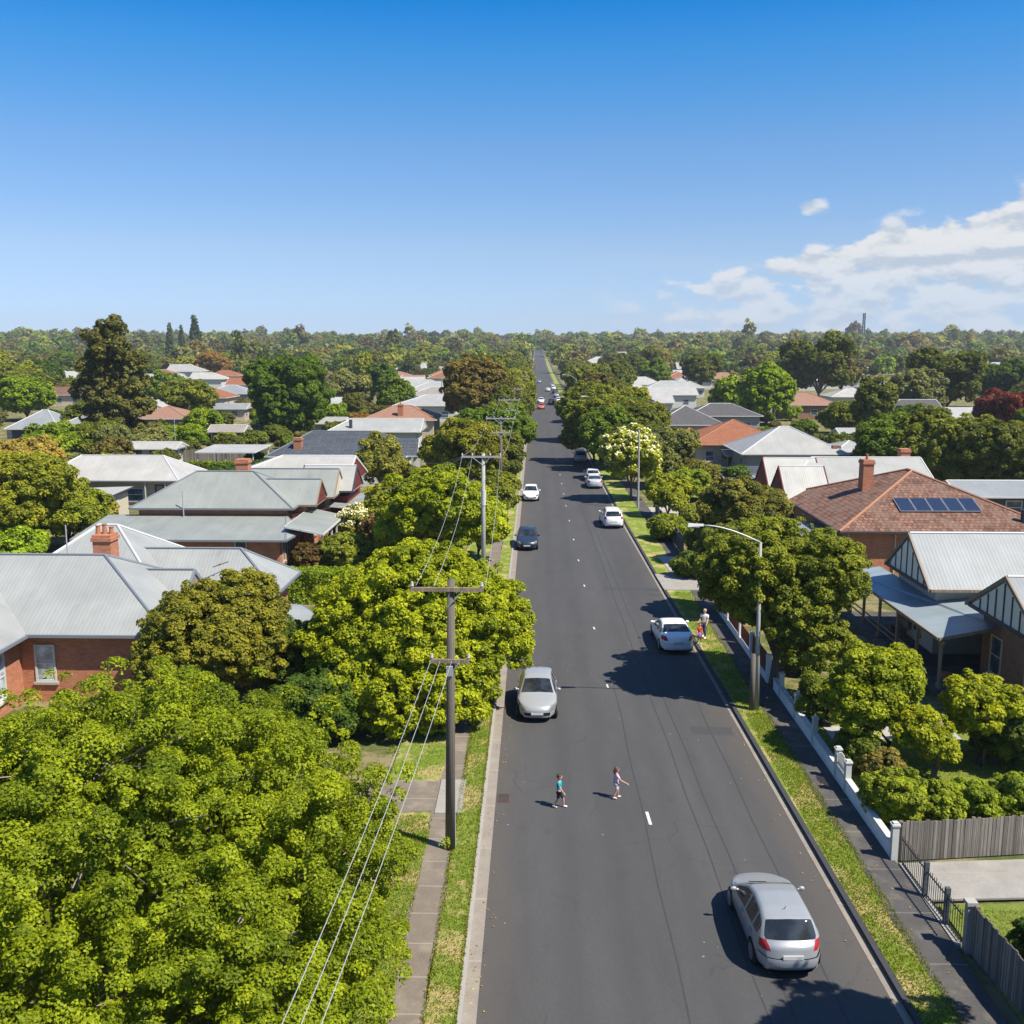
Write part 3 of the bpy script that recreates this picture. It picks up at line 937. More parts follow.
# --- right side, near
tree('dense olive green tree behind the nearest street lamp', 11.3, 45.6, 7.8, 4.0, (0.098, 0.122, 0.022), .27, 101,
     lobes=[(0, 0, 5.3, 2.9, 2.9, 2.5), (-1.8, -.6, 5.4, 1.7, 1.7, 1.5), (1.6, .2, 4.8, 1.7, 1.7, 1.7), (.2, -1.9, 4.6, 1.8, 1.7, 1.6), (-.6, 1.9, 6.0, 2.0, 2, 1.5), (1.5, -1.4, 6.0, 1.9, 1.9, 1.6),
            (-1.5, -1.6, 6.1, 1.7, 1.7, 1.5), (-.7, 1.8, 4.6, 1.7, 1.7, 1.5), (1.5, 1.9, 3.8, 1.6, 1.6, 1.5), (1.2, -2.3, 3.0, 1.5, 1.4, 1.2)],
     leaf=.15, clump=.42, lai=1.9, r0=.2)
tree('olive tree half hidden behind the street lamp tree', 11.6, 58.2, 5.8, 2.4, (0.085, 0.105, 0.022), .25, 102, leaf=.19, clump=.45, nl=8)
tree('broad brownish olive tree above the low orange wall', *P3(744, 520, 3.4), 5.9, 3.3, (0.086, 0.094, 0.032), .16, 103, leaf=.21, clump=.5, nl=10)
tree('small yellow green twin stemmed tree beside the white picket wall', *P3(872, 698, 2.5), 4.4, 1.85, (0.125, 0.16, 0.013), .24, 104, leaf=.14, clump=.38, multi=3, r0=.08, lai=1.7, nl=9)
tree('small golden green tree before the verandah corner', *P3(984, 716, 2.0), 3.2, 1.5, (0.15, 0.18, 0.014), .26, 105, leaf=.14, clump=.36, multi=3, r0=.07, lai=1.7, nl=8)
tree('yellow green tree in the middle of the front lawn', *P3(922, 736, 1.7), 2.7, 1.1, (0.14, 0.17, 0.014), .28, 106, leaf=.14, clump=.36, multi=2, r0=.07, lai=1.7)
tree('dark green shrub behind the white pickets', *P3(822, 702, 1.0), 2.0, 1.0, (0.075, 0.10, 0.02), .05, 107, 'shrub', 'shrub', leaf=.14, clump=.36)
tree('low dark bush at the foot of the twin stemmed tree', *P3(860, 756, .7), 1.4, .8, (0.06, 0.085, 0.018), .05, 108, 'bush', 'bush', leaf=.13, clump=.34)
tree('small garden bush with pinkish tips below the lawn tree', *P3(884, 770, .6), 1.3, .8, (0.13, 0.12, 0.05), .05, 109, 'bush', 'bush', leaf=.13, clump=.3)
tree('round dark bush at the right picture edge behind the hedges', *P3(1016, 742, 1.0), 2.4, 1.8, (0.05, 0.075, 0.02), .05, 110, 'bush', 'bush', leaf=.13, clump=.36)
tree('leafy tree just outside the lower right edge', 13.0, 17.5, 10.4, 2.5, (0.11, 0.15, 0.02), .45, 111, leaf=.22, clump=.45, lai=1.8)
tree('dark shrub on the lawn behind the paling fence', *P3(1044, 958, .6), 1.5, .8, DEEP, .05, 112, 'shrub', 'shrub', leaf=.12, clump=.32)
for i, (px, py, H, r_, cc, lb) in enumerate([
        (894, 800, 1.8, 1.1, (0.135, 0.175, 0.022), 'largest clipped hedge ball behind the white corner post'),
        (938, 806, 1.4, .9, (0.125, 0.165, 0.022), 'clipped hedge ball second from the white corner post'),
        (976, 804, 1.35, .85, (0.12, 0.165, 0.022), 'clipped hedge ball third from the white corner post'),
        (1014, 798, 1.5, .95, (0.11, 0.155, 0.022), 'clipped hedge ball at the right picture edge')]):
    x, y = P3(px, py, H * .5)
    tree(lb, x, y, H, r_, cc, .02, 120 + i, 'hedge', 'hedge', leaf=.10, clump=.26, lai=2.2, low=-.9, nl=5, group='clipped hedge balls along the paling fence')
tree('lime tree with white blossom left of the plain grey pole', 10.0, 103.5, 7.8, 3.1, (0.165, 0.20, 0.024), .2, 131, leaf=.28, clump=.5, nl=8, blossom=.09)
tree('grey green feathery bush tree before the orange roof', *P3(667, 462, 3.0), 6.6, 3.3, (0.098, 0.115, 0.058), .06, 132, leaf=.34, clump=.6)
tree('yellow green garden tree behind the plain grey pole', *P3(668, 499, 1.8), 3.8, 2.0, (0.14, 0.165, 0.02), .1, 133)
for i, (px, py, z, H, r_, cc, lb) in enumerate([
        (722, 453, 1.3, 2.4, 3.0, (0.11, 0.155, 0.02), 'low green hedge shrub in front of the orange tiled house'),
        (668, 529, 1.0, 1.9, 1.5, (0.10, 0.13, 0.02), 'green shrub left of the gravel drive'),
        (700, 515, 1.0, 2.0, 1.5, (0.12, 0.145, 0.03), 'pale green shrub at the end of the gravel drive'),
        (700, 480, 1.4, 2.9, 2.6, (0.085, 0.09, 0.03), 'dull olive bush row left of the blue carport'),
        (735, 482, 1.3, 2.7, 1.8, DEEP, 'very dark bush next to the blue carport'),
        (708, 545, 1.2, 2.2, 1.5, (0.06, 0.085, 0.02), 'dark bush on the orange wall'),
        (690, 566, .9, 1.7, 1.0, (0.07, 0.10, 0.022), 'dark bush behind the black front fence'),
        (800, 655, 0.9, 1.7, 1.2, (0.10, 0.13, 0.03), 'low leafy bush right of the lamp tree trunk')]):
    x, y = P3(px, py, z)
    tree(lb, x, y, H, r_, cc, .03, 140 + i, 'shrub', 'shrub')

# --- mid distance trees one can tell apart
MID = [
    # px, py, z, H, R, colour, gum, label
    (731, 397, 4.5, 9.0, 5.2, 'bright', 0, 'left one of two vivid green trees behind the orange roof'),
    (766, 396, 6.0, 12.0, 5.8, 'bright', 0, 'right and taller one of two vivid green trees behind the orange roof'),
    (873, 410, 5.5, 11.2, 3.4, 'olived', 0, 'dark conical tree in front of the grey tiled far house'),
    (900, 452, 4.0, 8.0, 5.2, 'green', 0, 'leafy green tree left in the clump behind the solar roof'),
    (948, 455, 4.2, 8.4, 6.4, 'olive', 0, 'largest olive tree in the clump behind the solar roof'),
    (1002, 460, 4.2, 8.0, 5.2, 'olived', 0, 'dark olive tree right in the clump behind the solar roof'),
    (1012, 418, 4.2, 8.2, 6.0, 'red', 0, 'dark red leaved tree at the right picture edge'),
    (905, 424, 2.6, 5.4, 3.6, 'deep', 0, 'round dark green bush tree before the grey tiled far house'),
    (845, 420, 2.6, 5.2, 4.2, 'olive', 0, 'low olive tree left of the dark conical tree'),
    (820, 368, 10, 19, 9.5, 'olived', 1, 'biggest of the dark gum trees right of the vivid green pair'),
    (842, 372, 8, 16, 7.0, 'brown', 1, 'brown gum tree beside the biggest dark gum'),
    (790, 378, 7, 12, 6.5, 'olive', 0, 'olive dome tree left of the biggest dark gum'),
    (948, 382, 8, 15, 8.5, 'olived', 1, 'dark gum behind the pale gabled far house'),
    (915, 395, 6, 11, 6.0, 'grey', 0, 'grey olive tree over the grey tiled far house'),
    (1000, 385, 6, 11.5, 6.5, 'deep', 0, 'deep green tree by the right picture edge'),
    (594, 430, 4.6, 9.0, 4.2, 'olive', 0, 'first olive street tree beside the second street lamp'),
    (607, 440, 4.0, 8.4, 3.4, 'green', 0, 'green street tree behind the second street lamp'),
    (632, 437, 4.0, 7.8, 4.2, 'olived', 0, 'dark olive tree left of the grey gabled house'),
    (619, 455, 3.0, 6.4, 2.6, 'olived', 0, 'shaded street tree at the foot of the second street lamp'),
    (586, 412, 5.0, 9.6, 4.8, 'olive', 0, 'second olive street tree on the right kerb'),
    (596, 398, 5.2, 10.4, 5.4, 'brown', 0, 'brownish street tree on the right kerb'),
    (586, 385, 5.5, 10.4, 5.4, 'olive', 0, 'third olive street tree on the right kerb'),
    (612, 382, 6.0, 11.5, 6.5, 'olived', 0, 'dark round tree behind the right kerb trees'),
    (625, 368, 7.0, 13, 7.5, 'olived', 0, 'big dome tree left of the far white roofs'),
    (655, 375, 6, 11, 5.5, 'green', 0, 'green dome tree right of the big dome tree'),
    (700, 372, 7, 13, 6.8, 'olived', 0, 'dark olive tree behind the far white roofs'),
    (505, 418, 4.8, 9.2, 4.0, 'olived', 0, 'dark olive street tree under the left wires'),
    (513, 435, 3.6, 7.4, 3.0, 'green', 0, 'small green street tree under the left wires'),
    (515, 400, 5.0, 9.6, 4.4, 'olive', 0, 'olive street tree on the left kerb past the dark one'),
    (520, 384, 5.2, 9.8, 4.8, 'olive', 0, 'farther olive street tree on the left kerb'),
    (496, 372, 6.5, 12.5, 7.5, 'olive', 0, 'wide olive tree behind the big brown green tree'),
    (205, 425, 2.6, 5.2, 3.0, 'bright', 0, 'round bright green shrub tree behind the long white roof'),
    (345, 358, 7.5, 14.5, 8.6, 'yellow', 0, 'pale yellow green dome tree behind the massive dark tree'),
    (348, 392, 5, 10, 5.5, 'grey', 1, 'grey leaved tree right of the massive dark tree'),
    (362, 345, 12, 21, 6.5, 'blueg', 0, 'tall blue green tree poking above the left skyline'),
    (382, 385, 5.5, 11, 4.6, 'deep', 0, 'deep green tree right of the grey leaved tree'),
    (395, 395, 4.5, 9, 4.2, 'green', 0, 'green tree over the terracotta roof'),
    (188, 402, 4.2, 8.4, 5.6, 'olive', 0, 'yellow olive tree in front of the orange far roof'),
    (165, 390, 4.5, 9, 5, 'green', 0, 'green tree left of the orange far roof'),
    (215, 365, 7, 12.5, 8.5, 'rusty', 0, 'rust tinged wide tree above the far blue roof'),
    (235, 362, 7, 12.5, 8, 'olive', 0, 'olive wide tree right of the rust tinged one'),
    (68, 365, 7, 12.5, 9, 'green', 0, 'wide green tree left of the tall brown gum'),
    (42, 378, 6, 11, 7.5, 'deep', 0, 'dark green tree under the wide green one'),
    (18, 355, 8, 14, 9.5, 'olived', 0, 'dark olive tree at the left picture edge'),
    (16, 385, 5.5, 10.5, 7.5, 'olive', 0, 'olive tree at the left edge above the blue grey roof'),
    (26, 400, 4.5, 9, 6.0, 'bright', 0, 'bright green tree over the blue grey roof'),
    (145, 372, 5.5, 10.5, 6.0, 'olived', 0, 'dark tree right of the tall brown gum'),
    (85, 425, 3, 6.4, 3.6, 'olived', 0, 'dark shrub tree right of the blue grey roof'),
    (98, 442, 2.2, 4.6, 3.4, 'olive', 0, 'low olive tree at the foot of the tall gum'),
    (150, 446, 1.6, 3.4, 3.0, 'grey', 0, 'low grey shrub behind the long white roof'),
    (50, 446, 2.0, 4.4, 3.6, 'bright', 0, 'bright shrub before the blue grey roof'),
    (185, 440, 1.4, 3.0, 3.2, 'bright', 0, 'low bright hedge behind the long white roof'),
]
for i, (px, py, z, H, r_, cc, gm, lb) in enumerate(MID):
    x, y = P3(px, py, z)
    d = math.hypot(x, y)
    tree(lb, x, y, H, r_, cc, .14 if not gm else .2, 200 + i * 3, leaf=min(.75, d * .0027), clump=.5 + min(.5, d * .0016), gum=gm, lai=2.1, nl=8, z=gz(x, y))


# --- a long clipped hedge on the left
def box_hedge(label, x0, x1, y0, y1, h, color, leaf=.13, seed=1, group=None):
    rg = np.random.default_rng(seed)
    t = empty('hedge', ((x0 + x1) / 2, (y0 + y1) / 2, 0.05))
    tag(t, label, 'hedge', group)
    w, d = x1 - x0, y1 - y0
    dens = 2.6 / (leaf * leaf * .35)
    ps, ns = [], []
    for (A, fn, nv) in ((w * d, lambda u, v: (u * w - w / 2, v * d - d / 2, h + 0 * u), (0, 0, 1)), (w * h, lambda u, v: (u * w - w / 2, -d / 2 + 0 * u, v * h), (0, -1, 0)),
                        (w * h, lambda u, v: (u * w - w / 2, d / 2 + 0 * u, v * h), (0, 1, 0)), (d * h, lambda u, v: (w / 2 + 0 * u, u * d - d / 2, v * h), (1, 0, 0)),
                        (d * h, lambda u, v: (-w / 2 + 0 * u, u * d - d / 2, v * h), (-1, 0, 0))):
        n = int(A * dens)
        p = np.stack(fn(rg.random(n), rg.random(n)), 1)
        k = np.array(nv, float)
        p = p - k * np.abs(rg.normal(0, .10, (n, 1))) + k * (.09 * np.sin(p[:, :1] * 3.1 + p[:, 2:] * 2) + .06 * np.sin(p[:, 1:2] * 5))
        ps.append(p); ns.append(unit(k + rg.normal(size=(n, 3)) * .6))
    p = np.concatenate(ps); nr = np.concatenate(ns)
    q = leaf_quads(p, nr, leaf, leaf * .7, rg)
    c = link('foliage', quads_mesh('foliage', q, .45 + rg.normal(0, .2, len(p)), M['leaf']), t)
    c.color = c4(color)
    b = MB().box(-w / 2 + .2, w / 2 - .2, -d / 2 + .2, d / 2 - .2, 0, h - .2)
    link('stem', b.mesh('stem', M['bark']), t)
    OCC.append(((x0 + x1) / 2, (y0 + y1) / 2, max(w, d) / 2))


box_hedge('long box clipped hedge between the two left brick houses', -15.6, -10.6, 60.6, 62.6, 2.0, (0.115, 0.17, 0.02), .17, 3)
box_hedge('clipped hedge along the back fence behind the long white roof', -49, -33, 119, 121, 2.0, (0.09, 0.13, 0.02), .3, 4)
box_hedge('low hedge in front of the pale blue iron roof', 25.5, 37, 114, 115.4, 1.4, (0.085, 0.11, 0.022), .3, 5)


# ------------------------------------------------------------------ houses
RECTS = []


def house(name, label, x, y, cat='house'):
    h = empty(name, (x, y, 0))
    h.location.z = gz(x, y)
    OFF[h.name] = Vector((x, y, 0))
    tag(h, label, cat)
    return h


def wall(h, x0, x1, y0, y1, z1, mat, z0=-0.3, name='wall'):
    RECTS.append((x0, x1, y0, y1))
    return MB().box(x0, x1, y0, y1, z0, z1).build(name, M[mat], h)


def roof(h, x0, x1, y0, y1, ze, zr, axis='x', ends='hh', mat='iron_grey', cap='pale_cap', fascia='white', gable=None, batten=None, th=0.16, ridge_r=0.07, hiprun=None, inset=.32):
    """closed roof volume; ends: h hip, g gable. Returns the roof part (> ridge_cap), adds gutter, gable, bargeboard parts."""
    sw_ = axis == 'y'
    if sw_:
        x0, x1, y0, y1 = y0, y1, x0, x1
    T = (lambda p: (p[1], p[0], p[2])) if sw_ else (lambda p: p)
    ym = (y0 + y1) / 2
    hr = hiprun or (y1 - y0) / 2
    r0 = x0 + (hr if ends[0] == 'h' else 0)
    r1 = x1 - (hr if ends[1] == 'h' else 0)
    if r0 > r1:
        r0 = r1 = (r0 + r1) / 2
    A, B, C, D = (x0, y0, ze), (x1, y0, ze), (x1, y1, ze), (x0, y1, ze)
    E, F = (r0, ym, zr), (r1, ym, zr)
    pyr = abs(r1 - r0) < 1e-3
    mb = MB()
    def pf(*p):
        p = [T(q) for q in p]
        mb.poly(p[::-1] if sw_ else p)
    if pyr:
        pf(A, B, E); pf(C, D, E)
    else:
        pf(A, B, F, E); pf(C, D, E, F)
    pf(D, A, E); pf(B, C, F)
    lo = lambda p: (p[0], p[1], p[2] - th)
    pf(lo(D), lo(C), lo(B), lo(A))
    for p, q in ((A, B), (B, C), (C, D), (D, A)):
        pf(lo(p), lo(q), q, p)
    rf = mb.build('roof', M[mat], h)
    cb = MB()
    up = lambda p, k=.02: T((p[0], p[1], p[2] + k))
    if not pyr:
        cb.tube([up(E), up(F)], ridge_r, 6)
    for k, e in enumerate(ends):
        pk = E if k == 0 else F
        if e == 'h':
            for c in ((A, D) if k == 0 else (B, C)):
                cb.tube([up(pk), up(c, 0.0)], ridge_r, 6)
    if cb.f:
        cb.build('ridge_cap', M[cap], rf)
    # gutters round the eaves
    gm = MB()
    def gbar(gm, p, q):
        a, b = Vector(T(p)), Vector(T(q))
        n = (b - a).cross(Vector((0, 0, 1))).normalized() * (-1 if sw_ else 1)
        o1 = n * .004; o2 = n * .11
        gm.prism([tuple(a + o1 + Vector((0, 0, -.12))), tuple(a + o2 + Vector((0, 0, -.12))), tuple(a + o2 + Vector((0, 0, .012))), tuple(a + o1 + Vector((0, 0, .012)))], b - a)
    if 'h' in ends:
        gbar(gm, A, B); gbar(gm, C, D)
        if ends[0] == 'h': gbar(gm, D, A)
        if ends[1] == 'h': gbar(gm, B, C)
        gm.build('gutter', M[fascia], h)
    else:
        for p_, q_ in ((A, B), (C, D)):
            gm = MB(); gbar(gm, p_, q_); gm.build('gutter', M[fascia], h)
    for k, e in enumerate(ends):
        if e != 'g':
            continue
        xx = x0 if k == 0 else x1
        s = -1 if k == 0 else 1
        q = lambda y, z, dx: T((xx + s * dx, y, z))
        b = inset
        zr_ = zr - b * 1.2 * (zr - ze) / ((y1 - y0) / 2)
        gp = MB()
        gp.prism([q(y0 + b * 1.6, ze - .02, .0), q(y1 - b * 1.6, ze - .02, .0), q(ym, zr_, .0)], Vector(q(0, 0, .04)) - Vector(q(0, 0, 0)))
        gpo = gp.build('gable', M[gable or 'white'], h)
        if batten:
            bm = MB()
            ny = max(3, int((y1 - y0) / .75))
            for j in range(1, ny):
                yy = y0 + (y1 - y0) * j / ny
                zt = ze + (zr - ze) * (1 - abs(yy - ym) / ((y1 - y0) / 2)) - .3
                if zt > ze + .15:
                    d = .05
                    bm.add([q(yy - d, ze, .043), q(yy + d, ze, .043), q(yy + d, zt, .043), q(yy - d, zt, .043), q(yy - d, ze, .075), q(yy + d, ze, .075), q(yy + d, zt, .075), q(yy - d, zt, .075)],
                           [(4, 5, 6, 7), (0, 4, 7, 3), (1, 2, 6, 5), (2, 3, 7, 6)])
            bm.add([q(y0 + .4, ze - .12, .043), q(y1 - .4, ze - .12, .043), q(y1 - .4, ze + .06, .043), q(y0 + .4, ze + .06, .043), q(y0 + .4, ze - .12, .09), q(y1 - .4, ze - .12, .09), q(y1 - .4, ze + .06, .09), q(y0 + .4, ze + .06, .09)],
                   [(4, 5, 6, 7), (0, 1, 5, 4), (3, 7, 6, 2), (0, 4, 7, 3), (1, 2, 6, 5)])
            bm.build('gable_batten', M[batten], gpo)
        bb = MB()
        for ya, yb in ((y0, ym), (y1, ym)):
            bb.prism([q(ya, ze - .16, .01), q(ya, ze + .03, .01), q(yb, zr + .05, .01), q(yb, zr - .18, .01)], Vector(q(0, 0, .09)) - Vector(q(0, 0, 0)))
        bb.build('bargeboard', M[fascia], h)
    return rf


def skillion(h, pts, th=.1, mat='iron_grey', name='verandah_roof', fascia='white'):
    """a sloping sheet roof given by its top outline"""
    o = MB().prism([(p[0], p[1], p[2] - th) for p in pts], (0, 0, th)).build(name, M[mat], h)
    e = MB()
    n = len(pts)
    for i in range(n):
        a, b = Vector(pts[i]), Vector(pts[(i + 1) % n])
        nn = (b - a).cross(Vector((0, 0, 1))).normalized()
        e.prism([tuple(a + nn * .004 + Vector((0, 0, -.13))), tuple(a + nn * .07 + Vector((0, 0, -.13))), tuple(a + nn * .07 + Vector((0, 0, .01))), tuple(a + nn * .004 + Vector((0, 0, .01)))], b - a)
    e.build('fascia', M[fascia], o)
    return o


def post(h, x, y, z0, z1, mat='white', w=.12, bracket=True, along='y'):
    m = MB().box(x - w / 2, x + w / 2, y - w / 2, y + w / 2, z0, z1)
    m.box(x - w * .8, x + w * .8, y - w * .8, y + w * .8, z0, z0 + .25)
    if bracket:
        for s in (-1, 1):
            if along == 'y':
                m.prism([(x - .03, y + s * w / 2, z1 - .02), (x - .03, y + s * .42, z1 - .02), (x - .03, y + s * w / 2, z1 - .42)], (.06, 0, 0))
            else:
                m.prism([(x + s * w / 2, y - .03, z1 - .02), (x + s * .42, y - .03, z1 - .02), (x + s * w / 2, y - .03, z1 - .42)], (0, .06, 0))
    return m.build('verandah_post', M[mat], h)


def window(h, face, u, w, z0, hgt, plane, frame='white', glass='glass', sill='concrete_pale', split=True):
    """face 'x-','x+','y-','y+'; plane = wall coordinate; u = centre along the wall"""
    s = -1 if face[1] == '-' else 1
    if face[0] == 'y':
        q = lambda a, z, d: (u + a, plane + s * d, z)
    else:
        q = lambda a, z, d: (plane + s * d, u + a, z)
    def bx(mb, a0, a1, za, zb, d0, d1):
        p, r = q(a0, za, d0), q(a1, zb, d1)
        mb.box(min(p[0], r[0]), max(p[0], r[0]), min(p[1], r[1]), max(p[1], r[1]), za, zb)
    f = MB()
    t = .09
    bx(f, -w / 2, -w / 2 + t, z0, z0 + hgt, .003, .06); bx(f, w / 2 - t, w / 2, z0, z0 + hgt, .003, .06)
    bx(f, -w / 2 + t, w / 2 - t, z0, z0 + t, .003, .06); bx(f, -w / 2 + t, w / 2 - t, z0 + hgt - t, z0 + hgt, .003, .06)
    if split:
        bx(f, -w / 2 + t, w / 2 - t, z0 + hgt / 2 - .03, z0 + hgt / 2 + .03, .003, .05)
    wo = f.build('window', M[frame], h)
    p = MB(); bx(p, -w / 2 + t, w / 2 - t, z0 + t, z0 + hgt - t, .002, .02)
    p.build('pane', M[glass], wo)
    if sill:
        sl = MB(); bx(sl, -w / 2 - .08, w / 2 + .08, z0 - .12, z0, .003, .12)
        sl.build('sill', M[sill], wo)
    return wo


def door(h, face, u, plane, z0=0.15, w=.95, hgt=2.1, mat='dark_trim'):
    s = -1 if face[1] == '-' else 1
    a = (u - w / 2, u + w / 2); d = sorted((plane + s * .004, plane + s * .06))
    if face[0] == 'y':
        o = MB().box(a[0], a[1], d[0], d[1], z0, z0 + hgt).build('door', M[mat], h)
        MB().cbox((u + w * .36, plane + s * .085, z0 + 1.0), .05, .05, .12).build('handle', M['steel'], o)
    else:
        o = MB().box(d[0], d[1], a[0], a[1], z0, z0 + hgt).build('door', M[mat], h)
        MB().cbox((plane + s * .085, u + w * .36, z0 + 1.0), .05, .05, .12).build('handle', M['steel'], o)
    return o


def chimney(rf, x, y, z0, z1, w=.75, d=.95, mat='brick_red', pots=2, potmat='terracotta'):
    m = MB().box(x - w / 2, x + w / 2, y - d / 2, y + d / 2, z0, z1 - .32)
    m.box(x - w / 2 - .07, x + w / 2 + .07, y - d / 2 - .07, y + d / 2 + .07, z1 - .32, z1 - .14)
    m.box(x - w / 2 - .02, x + w / 2 + .02, y - d / 2 - .02, y + d / 2 + .02, z1 - .14, z1)
    c = m.build('chimney', M[mat], rf)
    p = MB()
    for k in range(pots):
        o = (k - (pots - 1) / 2) * .34
        hh = (.42, .5, .36)[k % 3]
        p.tube([(x + o, y, z1), (x + o, y, z1 + hh * .75), (x + o, y, z1 + hh)], [.13, .10, .13], 10)
    # pots belong to the chimney; they stay in the part below the roof (three levels at most)
    if pots:
        p.build('chimney_pot', M[potmat], rf)
    return c


# ---- nearest left: grey iron roofs over red brick
h = house('brick_house', 'red brick house under sprawling pale grey iron roofs, nearest house on the left', -22, 47)
wall(h, -33.4, -16.9, 43.1, 51.4, 3.2, 'brick_red')
wall(h, -27.3, -19.4, 49.0, 57.4, 3.21, 'brick_red')
wall(h, -21.0, -14.0, 50.9, 54.9, 3.22, 'brick_red')
wall(h, -31.0, -23.25, 36.5, 46.0, 3.19, 'brick_red')
wall(h, -20.5, -17.6, 46.0, 50.0, 3.23, 'brick_red')
r1 = roof(h, -34, -16.3, 42.6, 51.9, 3.3, 5.95, 'x', 'gh', 'iron_grey', 'grey_trim', 'grey_trim')
r2 = roof(h, -28.0, -18.6, 48.4, 58.1, 3.31, 6.35, 'x', 'hh', 'iron_grey', 'pale_cap', 'grey_trim', hiprun=4.2)
roof(h, -24.0, -13.4, 50.3, 55.4, 3.32, 5.15, 'x', 'hh', 'iron_grey', 'grey_trim', 'grey_trim')
roof(h, -31.7, -22.65, 36.0, 47.0, 3.29, 5.9, 'y', 'gg', 'iron_grey', 'grey_trim', 'grey_trim', gable='gable_pale')
roof(h, -22.5, -17.0, 46.4, 50.2, 3.62, 5.0, 'x', 'gg', 'iron_grey', 'grey_trim', 'grey_trim', gable='timber')
chimney(r1, -21.6, 48.9, 4.8, 6.7, .9, .95, 'brick_red', 3)
MB().tube([(-24.2, 50.2, 4.9), (-24.2, 50.2, 6.9)], .035, 6).build('roof_pipe', M['steel'], r2)
skillion(h, [(-17.6, 45.2, 2.95), (-11.2, 45.2, 2.6), (-10.6, 48.0, 2.6), (-12.2, 50.6, 2.62), (-17.6, 50.7, 2.98)], .1, 'iron_grey', fascia='grey_trim')
for yy in (45.5, 48.0):
    post(h, -11.4, yy, 0, 2.45, 'white', .11, False)
window(h, 'y-', -22.15, .95, .95, 1.75, 43.1, 'white', 'glass_curtain')
window(h, 'x+', 41.0, 1.2, .7, 2.1, -23.25, 'white', 'glass_curtain', 'white')
window(h, 'x+', 38.2, 1.2, .7, 2.1, -23.25, 'white', 'glass_curtain', 'white')
window(h, 'x+', 52.2, .9, .9, 1.7, -14.0, 'cream', 'glass')
MB().box(-20.6, -20.55, 53.4, 53.45, 0, 0.1)
br = MB()
br.tube([(-16.9, 50.95, 4.55), (-16.2, 51.4, 4.75)], .03, 5); br.tube([(-16.7, 51.1, 4.6), (-16.5, 51.0, 4.72)], .025, 5)
brn = br.build('fallen_branch', M['bark'])
tag(brn, 'dead twig lying on the pale iron roof', 'branch')

# ---- second left
h = house('brick_house', 'red brick house with low front roof and side porch, second on the left', -24, 77)
wall(h, -30.7, -19.1, 75.75, 82.8, 3.6, 'brick_red')
wall(h, -32.4, -18.2, 69.6, 75.74, 2.5, 'brick_red')
wall(h, -22.0, -18.0, 77.2, 81.3, 3.58, 'brick_red')
r1 = roof(h, -31.2, -18.6, 75.3, 83.3, 3.7, 6.05, 'x', 'hh', 'iron_green', 'grey_trim', 'grey_trim')
chimney(r1, -23.6, 79.9, 5.2, 7.0, 1.0, .9, 'brick_red', 0)
roof(h, -23, -17.2, 77.0, 81.5, 3.72, 5.45, 'x', 'gg', 'iron_green', 'grey_trim', 'timber', gable='gable_red')
roof(h, -24, -16.6, 81.0, 86.2, 3.74, 5.75, 'x', 'gg', 'iron_green', 'grey_trim', 'timber', gable='cream')
wall(h, -23, -17.4, 81.6, 85.8, 3.62, 'brick_red')
skillion(h, [(-33, 69.0, 2.45), (-17.6, 69.0, 2.45), (-19.2, 75.65, 3.1), (-33, 75.65, 3.1)], .1, 'iron_green', 'low_roof', 'grey_trim')
skillion(h, [(-17.62, 69.0, 2.46), (-17.3, 72.2, 2.46), (-19.15, 75.6, 3.12)], .1, 'iron_green', 'low_roof', 'grey_trim')
skillion(h, [(-18.1, 70.9, 3.12), (-15.3, 70.7, 2.62), (-15.3, 78.6, 2.62), (-18.1, 79.0, 3.14)], .09, 'iron_green', fascia='white')
for yy in (70.9, 72.8, 74.7, 76.6, 78.4):
    post(h, -15.5, yy, 0, 2.5, 'white', .12)
MB().box(-15.6, -15.4, 70.9, 78.4, 0, .75).build('porch_wall', M['brick_red'], h)
for yy in (70.6, 72.0, 73.5):
    window(h, 'x+', yy, .7, .6, 1.6, -18.2, 'cream', 'glass')
for yy in (78, 80.2):
    window(h, 'x+', yy, .8, .8, 1.8, -18.0, 'cream', 'glass')
door(h, 'x+', 76.4, -18.2 + .0, .1)
MB().tube([(-27.0, 75.2, 2.9), (-27.0, 75.2, 5.0)], .05, 6).build('vent_pipe', M['steel'], r1)
window(h, 'y-', -21.0, .9, .8, 1.5, 69.6, 'cream', 'glass')

h = house('gabled_house', 'white roofed house with a dark red street gable behind the brick porch house', -23, 93)
wall(h, -29.5, -17.7, 88.2, 99.5, 3.4, 'wb_white')
wall(h, -19.5, -15.95, 83.9, 90, 3.38, 'gable_red')
r1 = roof(h, -30.3, -17.0, 87.4, 100.2, 3.5, 5.75, 'x', 'hg', 'iron_white', 'pale_cap', 'white', gable='gable_red')
roof(h, -20, -15.5, 83.4, 88.6, 3.9, 5.75, 'x', 'gg', 'iron_pale', 'pale_cap', 'dark_trim', gable='gable_red')
skillion(h, [(-18.6, 81.9, 3.02), (-13.6, 81.9, 2.6), (-13.6, 89.6, 2.6), (-18.6, 89.6, 3.02)], .09, 'iron_green', fascia='white')
for yy in (82.1, 84.5, 87, 89.4):
    post(h, -13.8, yy, 0, 2.5, 'white', .12)
window(h, 'x+', 85.2, 1.0, .8, 1.6, -15.95, 'white', 'glass')
window(h, 'x+', 93.5, 1.2, .9, 1.6, -17.7, 'white', 'glass')

